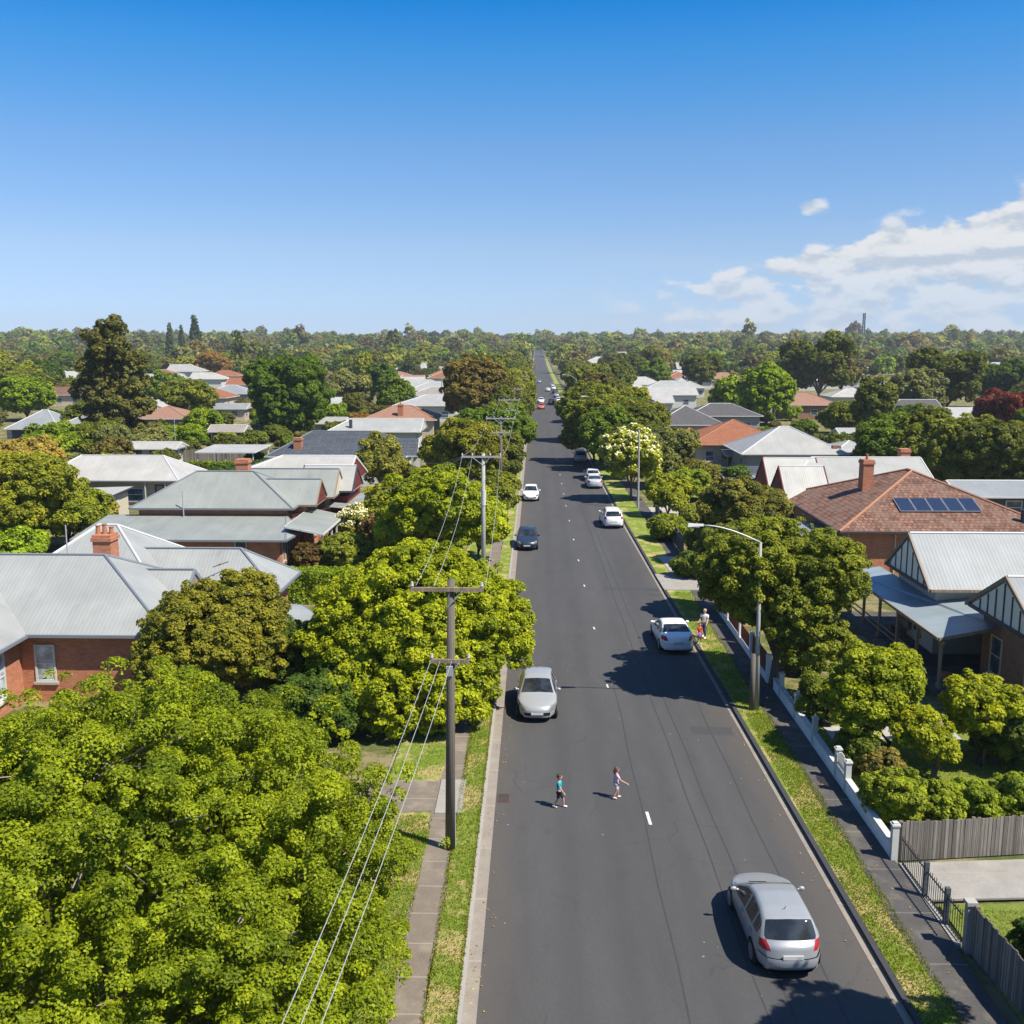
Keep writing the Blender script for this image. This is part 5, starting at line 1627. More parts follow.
# ------------------------------------------------------------------ cars
SPEC = {
    'hatch': dict(L=4.2, W=1.76, prof=[(.06, .24), (.0, .42), (.03, .58), (.14, .72), (.5, .83), (1.12, .96), (1.5, 1.18), (1.95, 1.40), (2.45, 1.475), (3.1, 1.455), (3.62, 1.36), (3.86, 1.12), (4.02, .94), (4.13, .86), (4.17, .66), (4.2, .5), (4.18, .34), (4.1, .24)],
                  belt=(.80, .96), cowl=1.12, wtop=1.98, rw=(3.58, 4.0), wheels=(.82, 3.38), side=(1.35, 3.72), pil=(2.42, 3.2)),
    'sedan': dict(L=4.6, W=1.80, prof=[(.06, .24), (.0, .42), (.03, .56), (.14, .68), (.55, .80), (1.3, .92), (1.75, 1.16), (2.15, 1.36), (2.6, 1.43), (3.15, 1.40), (3.6, 1.26), (4.0, 1.05), (4.15, 1.02), (4.45, .99), (4.55, .88), (4.6, .6), (4.58, .36), (4.5, .24)],
                  belt=(.78, .96), cowl=1.3, wtop=2.12, rw=(3.3, 3.98), wheels=(.86, 3.68), side=(1.55, 3.75), pil=(2.5, 3.3)),
    'suv': dict(L=4.55, W=1.86, prof=[(.08, .28), (.0, .48), (.03, .70), (.14, .88), (.6, .99), (1.15, 1.09), (1.5, 1.34), (1.85, 1.58), (2.4, 1.68), (3.3, 1.66), (4.0, 1.58), (4.28, 1.22), (4.42, 1.0), (4.5, .86), (4.54, .6), (4.53, .4), (4.45, .28)],
                belt=(.92, 1.08), cowl=1.15, wtop=1.88, rw=(4.02, 4.40), wheels=(.88, 3.66), side=(1.35, 4.0), pil=(2.45, 3.3)),
}


def car_sections(sp, N=190):
    pr = np.array(sp['prof'])
    seg = np.concatenate([[0], np.cumsum(np.linalg.norm(np.diff(pr, axis=0), axis=1))])
    s = np.linspace(0, seg[-1], N)
    x = np.interp(s, seg, pr[:, 0]); z = np.interp(s, seg, pr[:, 1])
    for _ in range(3):                                    # soften the corners of the profile
        x[1:-1] = .25 * x[:-2] + .5 * x[1:-1] + .25 * x[2:]
        z[1:-1] = .25 * z[:-2] + .5 * z[1:-1] + .25 * z[2:]
    return x, z


def car_parts(kind):
    sp = SPEC[kind]
    L, W = sp['L'], sp['W']
    xs, zs = car_sections(sp)
    nseg = [3, 2, 7, 7, 5, 12, 5, 4, 10]                   # subdivisions of each stretch of the half section
    grid = []
    segid = []
    for k, n in enumerate(nseg):
        segid += [k] * n
    for x, zt in zip(xs, zs):
        a = max(0, (.95 - x) / .95); b = max(0, (x - (L - .75)) / .75); a1 = max(0, (1.6 - x) / 1.6); b1 = max(0, (x - (L - 1.8)) / 1.8)
        w = W / 2 * (1 - .07 * a1 ** 2 - .33 * a ** 3.2) * (1 - .05 * b1 ** 2 - .24 * b ** 3.0)
        bl = sp['belt'][0] + (sp['belt'][1] - sp['belt'][0]) * min(1, max(0, x / L * 1.15))
        zb = .22
        cab = max(0.0, zt - bl - .02)
        if cab > .03:
            wt = w * (.95 - .52 * cab)
            up = [(w * .965, bl), (wt + .02, zt - .075), (wt - .05, zt - .018), (wt * .7, zt + .002), (0, zt + .016)]
        else:
            up = [(w * .965, zt - .06), (w * .93, zt - .025), (w * .84, zt - .006), (w * .6, zt + .004), (0, zt + .012)]
        pts = [(0, zb), (w * .80, zb), (w * .95, zb + .06), (w, .46), (w * .995, .70)] + up
        pts = [(p, min(z, zt + (.016 if i == len(pts) - 1 else 0)) if i < 5 else z) for i, (p, z) in enumerate(pts)]
        # keep heights rising
        out = [pts[0]]
        for p in pts[1:]:
            out.append((p[0], max(p[1], out[-1][1])))
        out = [(p[0], min(p[1], max(zt + .016, zb))) for p in out]
        row = []
        for k, n in enumerate(nseg):
            (y0, z0), (y1, z1) = out[k], out[k + 1]
            for j in range(n):
                t = j / n
                row.append((y0 + (y1 - y0) * t, z0 + (z1 - z0) * t))
        row.append(out[-1])
        row = np.array(row)
        for _ in range(2):
            r2 = row.copy()
            r2[4:-1] = .25 * row[3:-2] + .5 * row[4:-1] + .25 * row[5:]
            row = r2
        grid.append(row)
    G = np.array(grid)                                     # (N, M, 2)
    for _ in range(3):
        G[1:-1] = .25 * G[:-2] + .5 * G[1:-1] + .25 * G[2:]
    N, Mm = G.shape[:2]
    V = np.zeros((N, Mm, 3)); V[..., 0] = xs[:, None]; V[..., 1] = G[..., 0]; V[..., 2] = G[..., 1]
    yy = np.abs(V[..., 1]) / (W / 2)
    fw_ = np.clip((1.3 - V[..., 0]) / 1.3, 0, 1) ** 1.4
    rw_ = np.clip((V[..., 0] - (L - 1.1)) / 1.1, 0, 1) ** 1.4
    bow = V[..., 0] + fw_ * .42 * yy ** 2.6 - rw_ * .34 * yy ** 2.8
    parts = {}
    def put(name, quad):
        parts.setdefault(name, []).append(quad)
    wr = .355
    for i in range(N - 1):
        for j in range(Mm - 1):
            q0 = [V[i, j], V[i + 1, j], V[i + 1, j + 1], V[i, j + 1]]
            c = (q0[0] + q0[1] + q0[2] + q0[3]) / 4
            q = [np.array([bow[a_, b_], V[a_, b_, 1], V[a_, b_, 2]]) for a_, b_ in ((i, j), (i + 1, j), (i + 1, j + 1), (i, j + 1))]
            jk = j - sum(nseg[:segid[j]])
            x, y, z = c
            k = segid[j]
            zt = (zs[i] + zs[i + 1]) / 2
            bl = sp['belt'][0] + (sp['belt'][1] - sp['belt'][0]) * min(1, max(0, x / L * 1.15))
            nm = 'body'
            arch = any((x - wx) ** 2 + (z - .32) ** 2 < wr ** 2 for wx in sp['wheels'])
            if k <= 4 and arch and y > .5 * W / 2:
                continue
            if k == 5 and zt > bl + .22 and sp['side'][0] < x < sp['side'][1] and 1 <= jk <= nseg[5] - 2:
                if all(abs(x - p) > .045 for p in sp['pil']):
                    nm = 'side_window'
            elif k >= 7 and sp['cowl'] + .06 < x < sp['wtop'] - .05 and zt > bl + .06:
                nm = 'windscreen'
            elif k >= 7 and sp['rw'][0] + .03 < x < sp['rw'][1] - .02 and i > N / 2 and zt > bl + .03:
                nm = 'rear_window'
            elif x > L - .42 and i > N / 2 and bl - .22 < z < bl + .01 and k in (3, 4, 5, 6) and zt < bl + .12:
                nm = 'tail_light'
            elif x < .42 and i < N / 2 and bl - .24 < z < bl - .07 and k in (3, 4, 5, 6):
                nm = 'headlight'
            elif i < N / 2 and x < .12 and .36 < z < .50 and y < W / 2 * .62:
                nm = 'grille'
            elif k in (2, 3, 4) and .3 < z < bl - .03 and sp['side'][0] - .02 < x < sp['pil'][0]:
                nm = 'front_door'
            elif k in (2, 3, 4) and .3 < z < bl - .03 and sp['pil'][0] < x < sp['pil'][1] + .15 and kind != 'x':
                nm = 'rear_door'
            elif x > L - .32 and i > N / 2 and .27 < z < .60:
                nm = 'rear_bumper'
            elif x < .30 and i < N / 2 and .27 < z < .52:
                nm = 'front_bumper'
            elif k <= 2 and z < .30:
                nm = 'sill'
            put(nm, q)
    return parts, sp


def quad_obj(quads_by_sign, mat, name, parent, L):
    key = {}
    vs, fs = [], []
    def vid(p):
        k = (round(p[0], 4), round(p[1], 4), round(p[2], 4))
        if k not in key:
            key[k] = len(vs); vs.append((k[1], L / 2 - k[0], k[2]))
        return key[k]
    for q, s in quads_by_sign:
        ids = [vid((p[0], p[1] * s, p[2])) for p in q]
        u = []
        for a in ids:
            if a not in u: u.append(a)
        if len(u) >= 3:
            fs.append(tuple(u if s > 0 else u[::-1]))
    me = bpy.data.meshes.new(name)
    me.from_pydata(vs, [], fs)
    me.materials.append(mat)
    me.update()
    me.shade_smooth()
    return link(name, me, parent)


CARS = {}
CP = {k: car_parts(k) for k in SPEC}


def car(label, kind, x, y, rz, paint, metallic=True, roofrack=False):
    """car centred on x,y; front points +Y at rz = 0"""
    pm = M['paint_metal' if metallic else 'paint_solid']
    key = (kind, metallic)
    if key in CARS:
        root = copy_tree(CARS[key])
    else:
        parts, sp = CP[kind]
        L, W = sp['L'], sp['W']
        root = empty('parked_car', (0, 0, 0))
        both = lambda q: [(a, 1) for a in q] + [(a, -1) for a in q]
        quad_obj(both(parts['body']), pm, 'body', root, L)
        quad_obj(both(parts['windscreen']), M['car_glass'], 'windscreen', root, L)
        quad_obj(both(parts['rear_window']), M['car_glass'], 'rear_window', root, L)
        for nm, sg in (('rear_bumper', 1), ('front_bumper', -1)):
            bq = [([np.array([p[0] + sg * .035, p[1] * 1.015, p[2]]) for p in q_], s_) for q_, s_ in both(parts[nm])]
            quad_obj(bq, pm, 'bumper', root, L)
        quad_obj(both(parts['grille']), M['plastic_black'], 'grille', root, L)
        quad_obj(both(parts['sill']), M['plastic_black'], 'sill', root, L)
        for s in (1, -1):
            sgn = lambda nm: [(a, s) for a in parts[nm]]
            quad_obj(sgn('side_window'), M['car_glass'], 'side_window', root, L)
            quad_obj(sgn('tail_light'), M['tail_red'], 'tail_light', root, L)
            quad_obj(sgn('headlight'), M['lamp_clear'], 'headlight', root, L)
            for nm, hx in (('front_door', sp['pil'][0] - .18), ('rear_door', sp['pil'][1] - .02)):
                d = quad_obj(sgn(nm), pm, 'door', root, L)
                hb = MB(); hb.cbox((s * (W / 2 + .005), L / 2 - hx, sp['belt'][1] - .14), .03, .2, .035)
                link('handle', hb.mesh('handle', pm), d)
            mm = MB(); mm.ball((s * (W / 2 + .07), L / 2 - sp['cowl'] - .42, sp['belt'][1] + .06), .10, .06, .07, 10)
            mm.box(min(s * (W / 2 - .08), s * (W / 2 + .03)), max(s * (W / 2 - .08), s * (W / 2 + .03)), L / 2 - sp['cowl'] - .46, L / 2 - sp['cowl'] - .40, sp['belt'][1] + .02, sp['belt'][1] + .07)
            link('mirror', mm.mesh('mirror', pm, None, True), root)
            for wx in sp['wheels']:
                cx, cy = s * (W / 2 - .11), L / 2 - wx
                wh = MB()
                wh.tube([(cx - .10, cy, .315), (cx - .09, cy, .315), (cx + .09, cy, .315), (cx + .10, cy, .315)], [.26, .315, .315, .26], 24)
                w0 = link('wheel', wh.mesh('wheel', M['rubber']), root)
                rm = MB()
                o = cx + s * .102
                rm.tube([(o - .02, cy, .315), (o + .004, cy, .315)], [.215, .205], 20)
                for k in range(5):
                    an = k * 2 * math.pi / 5
                    rm.prism([(o + .006 * s, cy + math.cos(an + .25) * .06, .315 + math.sin(an + .25) * .06), (o + .006 * s, cy + math.cos(an) * .19, .315 + math.sin(an) * .19), (o + .006 * s, cy + math.cos(an + .3) * .19, .315 + math.sin(an + .3) * .19)], (.012 * s, 0, 0))
                link('rim', rm.mesh('rim', M['rim']), w0)
        lp = MB(); lp.box(-.26, .26, -L / 2 - .025, -L / 2 + .01, .60, .71)
        link('number_plate', lp.mesh('number_plate', M['white']), root)
        lp = MB(); lp.box(-.26, .26, L / 2 - .01, L / 2 + .03, .40, .50)
        link('number_plate', lp.mesh('number_plate', M['white']), root)
        wl = MB(); wl.box(-W / 2 + .28, W / 2 - .28, -L / 2 + .2, L / 2 - .2, .24, .62)
        link('underbody', wl.mesh('underbody', M['plastic_black']), root)
        an = MB(); zr_ = max(p[1] for p in sp['prof']) - .03
        an.tube([(0, -L / 2 + L - 3.25 * L / 4.2 + .0, zr_), (0, -L / 2 + L - 3.33 * L / 4.2, zr_ + .12)], [.012, .006], 5)
        link('antenna', an.mesh('antenna', M['plastic_black']), root)
        wp = MB(); wp.tube([(-.45, L / 2 - sp['cowl'] - .10, sp['belt'][1] + .09), (.02, L / 2 - sp['cowl'] - .2, sp['belt'][1] + .14)], .012, 5)
        link('wiper', wp.mesh('wiper', M['plastic_black']), root)
        CARS[key] = root
        if 'label' in root: del root['label']
    root.location = (x, y, gz(x, y) + .022)
    root.rotation_euler = (0, 0, rz)
    tag(root, label, 'car', 'cars along the street')
    for ch in root.children:
        if ch.name.split('.')[0] in ('body', 'door', 'mirror', 'bumper'):
            ch.color = c4(paint)
            for g_ in ch.children:
                g_.color = c4(paint)
    return root


SILV = (0.40, 0.44, 0.50)
car('silver blue hatchback seen from behind, nearest car at the lower right', 'hatch', 6.55, 25.45, R(1.5), (0.31, 0.325, 0.34))
car('pale silver hatchback facing the camera beside the lime tree', 'hatch', .13, 42.9, R(180), (0.35, 0.36, 0.365))
car('white sedan seen from behind next to the two people on the verge', 'sedan', 7.45, 52.9, R(2), (0.78, 0.79, 0.80), False)
car('dark navy hatchback facing the camera on the left side', 'hatch', -.62, 79.4, R(180), (0.025, 0.04, 0.065))
car('white hatchback facing the camera on the left side, farther than the navy one', 'hatch', -.45, 104.8, R(180), (0.76, 0.78, 0.79), False)
car('white wagon seen from behind beside the plain grey pole', 'suv', 6.9, 89.4, R(2), (0.70, 0.71, 0.73), False)
car('silver sedan parked under the blossom tree, nearer of two close together', 'sedan', 6.75, 114.5, R(1), (0.48, 0.52, 0.58))
car('white hatchback right in front of the silver sedan under the blossom tree', 'hatch', 6.9, 120.3, R(1), (0.72, 0.73, 0.76), False)
car('blue silver wagon parked past the pair under the blossom tree', 'suv', 6.3, 140, R(0), (0.32, 0.38, 0.46))
car('dark maroon wagon parked in the tree shade on the right kerb', 'suv', 6.7, 190, R(0), (0.11, 0.028, 0.03))
car('charcoal hatchback on the right kerb between the blue silver and the maroon wagon', 'hatch', 6.6, 166, R(0), (0.06, 0.065, 0.07))
car('cream sedan on the right kerb just past the maroon wagon', 'sedan', 6.7, 204, R(0), (0.5, 0.48, 0.42), False)
car('pale blue hatchback on the right kerb far down, before the white sedan', 'hatch', 6.7, 249, R(0), (0.35, 0.42, 0.5))
car('white hatchback on the right kerb far down, past the white sedan', 'hatch', 6.6, 290, R(0), (0.7, 0.7, 0.7), False)
car('black sedan on the right kerb near the end of the street', 'sedan', 6.6, 345, R(0), (0.03, 0.03, 0.03))
car('white wagon on the right kerb near the end of the street', 'suv', 6.6, 372, R(0), (0.72, 0.72, 0.72), False)
car('dark grey sedan parked in shade beyond the maroon wagon', 'sedan', 6.7, 236, R(0), (0.10, 0.11, 0.12))
car('white sedan parked on the right kerb far down the street', 'sedan', 6.6, 262, R(0), (0.7, 0.71, 0.72), False)
car('black wagon in the right lane far down the street', 'suv', 4.4, 280, R(0), (0.03, 0.03, 0.035), False)
car('orange red hatchback oncoming far down the street', 'hatch', 1.5, 258, R(180), (0.55, 0.10, 0.04), False)
car('white wagon oncoming behind the orange red hatchback', 'suv', 1.6, 284, R(180), (0.7, 0.72, 0.75), False)
car('silver sedan parked on the right kerb beyond the white one far down', 'sedan', 6.6, 318, R(0), SILV)
car('pale sedan in the right lane at the far end of the street', 'sedan', 4.5, 360, R(0), (0.66, 0.67, 0.68), False)
car('silver hatchback parked right at the far end of the street', 'hatch', 6.6, 402, R(0), SILV)
car('grey wagon oncoming near the vanishing end of the street', 'suv', 1.6, 440, R(180), (0.3, 0.31, 0.33))

# ------------------------------------------------------------------ poles, lamps and wires
PX = [(-2.68, 29.8), (-3.40, 64.7), (-3.45, 99.5), (-3.5, 134), (-3.5, 168), (-3.5, 203), (-3.5, 238), (-3.5, 274)]
PL = ['nearest timber power pole beside the left footpath', 'second timber power pole between the two lime trees', 'third power pole from the front on the left kerb', 'fourth power pole from the front on the left kerb',
      'fifth power pole from the front on the left kerb', 'sixth power pole from the front on the left kerb', 'seventh power pole from the front on the left kerb', 'eighth power pole from the front on the left kerb']
for i, (x, y) in enumerate(PX):
    t = empty('power_pole', (x, y, 0.1)); OFF[t.name] = Vector((x, y, 0))
    tag(t, PL[i], 'power pole', 'timber power poles along the left kerb')
    H = 8.85 if i == 0 else 9.0
    ln = .12 if i == 0 else .03
    MB().tube([(x, y, -.3), (x + ln * .5, y, H * .5), (x + ln, y, H)], [.165, .14, .115], 14).build('shaft', M['pole_wood'] if i != 1 else M['pole_grey'], t, True)
    arms = [(H - .28, 1.12, 0.0), (6.3, .6, .08)] if i == 0 else [(H - .2, 1.45, 0), (H - 1.6, .9, 0)] if i > 1 else [(H - .2, 1.3, -.1)]
    for z, hw, dx in arms:
        a = MB().box(x + dx - hw, x + dx + hw, y - .185, y - .085, z - .06, z + .06)
        ao = a.build('crossarm', M['pole_grey'] if i else M['timber'], t)
        b = MB()
        for k in ((-.95, .95) if i == 0 else (-.95, -.45, .45, .95)):
            px_ = x + dx + hw * k
            b.tube([(px_, y - .135, z + .06), (px_, y - .135, z + .12), (px_, y - .135, z + .15), (px_, y - .135, z + .24)], [.025, .06, .05, .035], 8)
        b.build('insulator', M['porcelain'], ao)
        s = MB()
        for sg in (-1, 1):
            if sg == 1 or i:
                s.tube([(x + dx + sg * hw * .42, y - .2, z - .05), (x + .02, y - .16, z - .55)], .02, 5)
        s.build('brace', M['steel'], ao)
    if i == 0:
        MB().cbox((x + .06, y - .2, 6.0), .2, .1, .3).build('junction_box', M['steel'], t)
        MB().tube([(x + .17, y, .1), (x + .16, y, 3.2), (x + .13, y, 6.2)], .025, 6).build('conduit', M['steel'], t)
    if i == 1:
        MB().tube([(x + .02, y, 5.6), (x + .03, y, 6.6)], [.17, .17], 12).build('sleeve', M['white'], t)


def wire(label, a, b, sag, r=.011, n=20, group='wires strung between the power poles'):
    a, b = Vector(a), Vector(b)
    pts = []
    for k in range(n + 1):
        t = k / n
        p = a.lerp(b, t); p.z -= sag * 4 * t * (1 - t)
        pts.append(tuple(p))
    o = MB().tube(pts, r, 5).build('power_wire', M['wire'])
    tag(o, label, 'wire', group)


for nm, dx, ex, ez in (('leftmost', -.62, -4.3, 7.4), ('middle', -.33, -4.0, 7.45), ('rightmost', .03, -3.75, 7.5)):
    wire('%s of three service wires crossing in front of the big foreground tree' % nm, (PX[0][0] + .1 + dx, 29.65, 6.42), (ex, -4.0, ez), .85, .0085)
for k, nm in ((-.95, 'outer left'), (-.45, 'inner left'), (.95, 'right')):
    wire('%s wire between the first and the second power pole' % nm, (PX[0][0] + .12 + 1.12 * k, 29.66, 8.8), (PX[1][0] - .1 + 1.3 * k, 64.56, 9.0), .75, .009)
for j in range(1, len(PX) - 1):
    for k, nm in ((-.95, 'left'), (.95, 'right')):
        wire('%s wire between the %s and the %s power pole' % (nm, ['', 'second', 'third', 'fourth', 'fifth', 'sixth', 'seventh'][j], ['', 'third', 'fourth', 'fifth', 'sixth', 'seventh', 'eighth'][j]),
             (PX[j][0] + 1.35 * k, PX[j][1] - .13, 9.0), (PX[j + 1][0] + 1.35 * k, PX[j + 1][1] - .13, 9.0), .7, .010)
wire('service wire dropping from the second pole to the brick house porch', (-4.6, 64.6, 8.9), (-17.6, 71, 3.9), .5, .009)
wire('service wire from the second pole to the slate roofed house', (-4.6, 64.6, 9.0), (-15, 114, 4.3), 1.0, .009)


def lamp(label, x, y, H, reach, wood=0.0, headz=.75):
    t = empty('street_lamp', (x, y, 0.1)); OFF[t.name] = Vector((x, y, 0))
    tag(t, label, 'street lamp', 'street lamps on the right kerb')
    MB().tube([(x, y, -.2), (x - .05, y, H * .5), (x - .1, y, H)], [.085 + .05 * wood, .07 + .02 * wood, .055], 12).build('pole', M['pole_grey'], t, True)
    if wood:
        MB().tube([(x - .2, y - .05, -.2), (x - .22, y - .05, 2.6)], [.12, .11], 12).build('timber_stub', M['pole_wood'], t, True)
    pts = []
    for k in range(9):
        u = k / 8
        pts.append((x - .1 - reach * u, y, H - .25 + headz * math.sin(u * math.pi / 2) + .25))
    MB().tube(pts, [.04 - .012 * k / 8 for k in range(9)], 8).build('arm', M['steel'], t, True)
    e = pts[-1]
    hd = MB()
    hd.add([(e[0] + .08, e[1] - .07, e[2] - .03), (e[0] + .08, e[1] + .07, e[2] - .03), (e[0] - .62, e[1] + .13, e[2] - .06), (e[0] - .62, e[1] - .13, e[2] - .06),
            (e[0] + .08, e[1] - .05, e[2] + .05), (e[0] + .08, e[1] + .05, e[2] + .05), (e[0] - .58, e[1] + .09, e[2] + .07), (e[0] - .58, e[1] - .09, e[2] + .07)],
           [(4, 5, 6, 7), (0, 1, 5, 4), (1, 2, 6, 5), (2, 3, 7, 6), (3, 0, 4, 7)])
    ho = hd.build('lamp_head', M['white'], t)
    MB().box(e[0] - .58, e[0] - .1, e[1] - .085, e[1] + .085, e[2] - .10, e[2] - .062).build('diffuser', M['lamp_clear'], ho)
    return t


lamp('nearest street lamp with curved arm before the dense olive tree', 9.82, 42.5, 7.55, 2.55, 1.0)
lamp('second street lamp with curved arm, farther along the right kerb', 9.6, 138, 8.2, 2.6, 0, .9)
lamp('third street lamp far down the right kerb', 9.6, 236, 8.4, 2.6, 0, .9)
t = empty('grey_pole', (10.25, 98.5, 0)); tag(t, 'plain grey pole without a lamp between the two street lamps', 'pole')
MB().tube([(10.25, 98.5, -.2), (10.2, 98.5, 7.7)], [.12, .08], 10).build('shaft', M['pole_grey'], t)
MB().tube([(10.2, 98.5, 7.7), (10.2, 98.5, 7.85)], [.1, .05], 8).build('cap', M['steel'], t)
for (px, py, H, lb) in ((311, 410, 9, 'slim grey pole behind the slate roof on the left'), (442, 405, 9, 'slim pole beside the terracotta roof on the left'), (704, 492, 7.5, 'thin grey pole above the left back garden, near the wheelie hedge')):
    if px == 704:
        continue
    x, y = at(px, py)
    t = empty('grey_pole', (x, y, 0)); tag(t, lb, 'pole')
    MB().tube([(x, y, 0), (x, y, H)], [.14, .1], 8).build('shaft', M['pole_grey'], t)
    MB().cbox((x, y, H - .3), 1.6, .12, .12).build('crossarm', M['pole_grey'], t)
x, y = at(176, 452)
t = empty('television_aerial', (x, y, 0)); tag(t, 'tall aerial mast behind the long white roof', 'aerial')
MB().tube([(x, y, 0), (x, y, 5.2)], .06, 6).build('mast', M['steel'], t)
m = MB()
for k in range(5):
    m.tube([(x - .7, y - .5 + .25 * k, 5.0), (x + .7, y - .5 + .25 * k, 5.0)], .03, 4)
m.tube([(x, y - .6, 5.0), (x, y + .6, 5.0)], .03, 4)
m.build('antenna', M['steel'], t)
# lattice mast on the skyline
mx, my = 320 * 1.42, 1000 * 1.42
mz = gz(mx, my)
t = empty('radio_mast', (mx, my, mz)); OFF[t.name] = Vector((mx, my, 0))
tag(t, 'thin lattice radio mast standing above the skyline on the right', 'mast')
m = MB()
for sx, sy in ((-1, -1), (1, -1), (1, 1), (-1, 1)):
    m.tube([(mx + sx * 1.6, my + sy * 1.6, 0), (mx + sx * 1.1, my + sy * 1.1, 45)], .55, 5)
m.build('legs', M['iron_black'], t)
m = MB()
for k in range(11):
    z = k * 4
    for s in (1, -1):
        m.tube([(mx - s * 1.6, my - 1.6, z), (mx + s * 1.5, my - 1.6, z + 4)], .25, 4)
m.build('brace', M['iron_black'], t)


# ------------------------------------------------------------------ people
def skin_mesh(name, verts, edges, radii, mat, root=0, sub=2):
    me = bpy.data.meshes.new(name + '_skel')
    me.from_pydata(verts, edges, [])
    o = bpy.data.objects.new(name + '_skel', me)
    COL.objects.link(o)
    md = o.modifiers.new('skin', 'SKIN')
    md.use_smooth_shade = True
    for i, r in enumerate(radii):
        sv = me.skin_vertices[0].data[i]
        sv.radius = (r, r) if not isinstance(r, tuple) else r
        sv.use_root = (i == root)
    s = o.modifiers.new('sub', 'SUBSURF'); s.levels = sub; s.render_levels = sub
    dg = bpy.context.evaluated_depsgraph_get()
    dg.update()
    new = bpy.data.meshes.new_from_object(o.evaluated_get(dg))
    bpy.data.objects.remove(o)
    new.materials.clear(); new.materials.append(mat)
    new.shade_smooth()
    new.name = name
    return new


def merge_into(me, mb):
    """append the faces of an MB to a mesh (keeps one mesh)"""
    v0 = [tuple(v.co) for v in me.vertices]; f0 = [tuple(p.vertices) for p in me.polygons]
    b = len(v0)
    out = bpy.data.meshes.new(me.name)
    out.from_pydata(v0 + mb.v, [], f0 + [tuple(b + i for i in f) for f in mb.f])
    out.materials.append(me.materials[0]); out.shade_smooth()
    return out


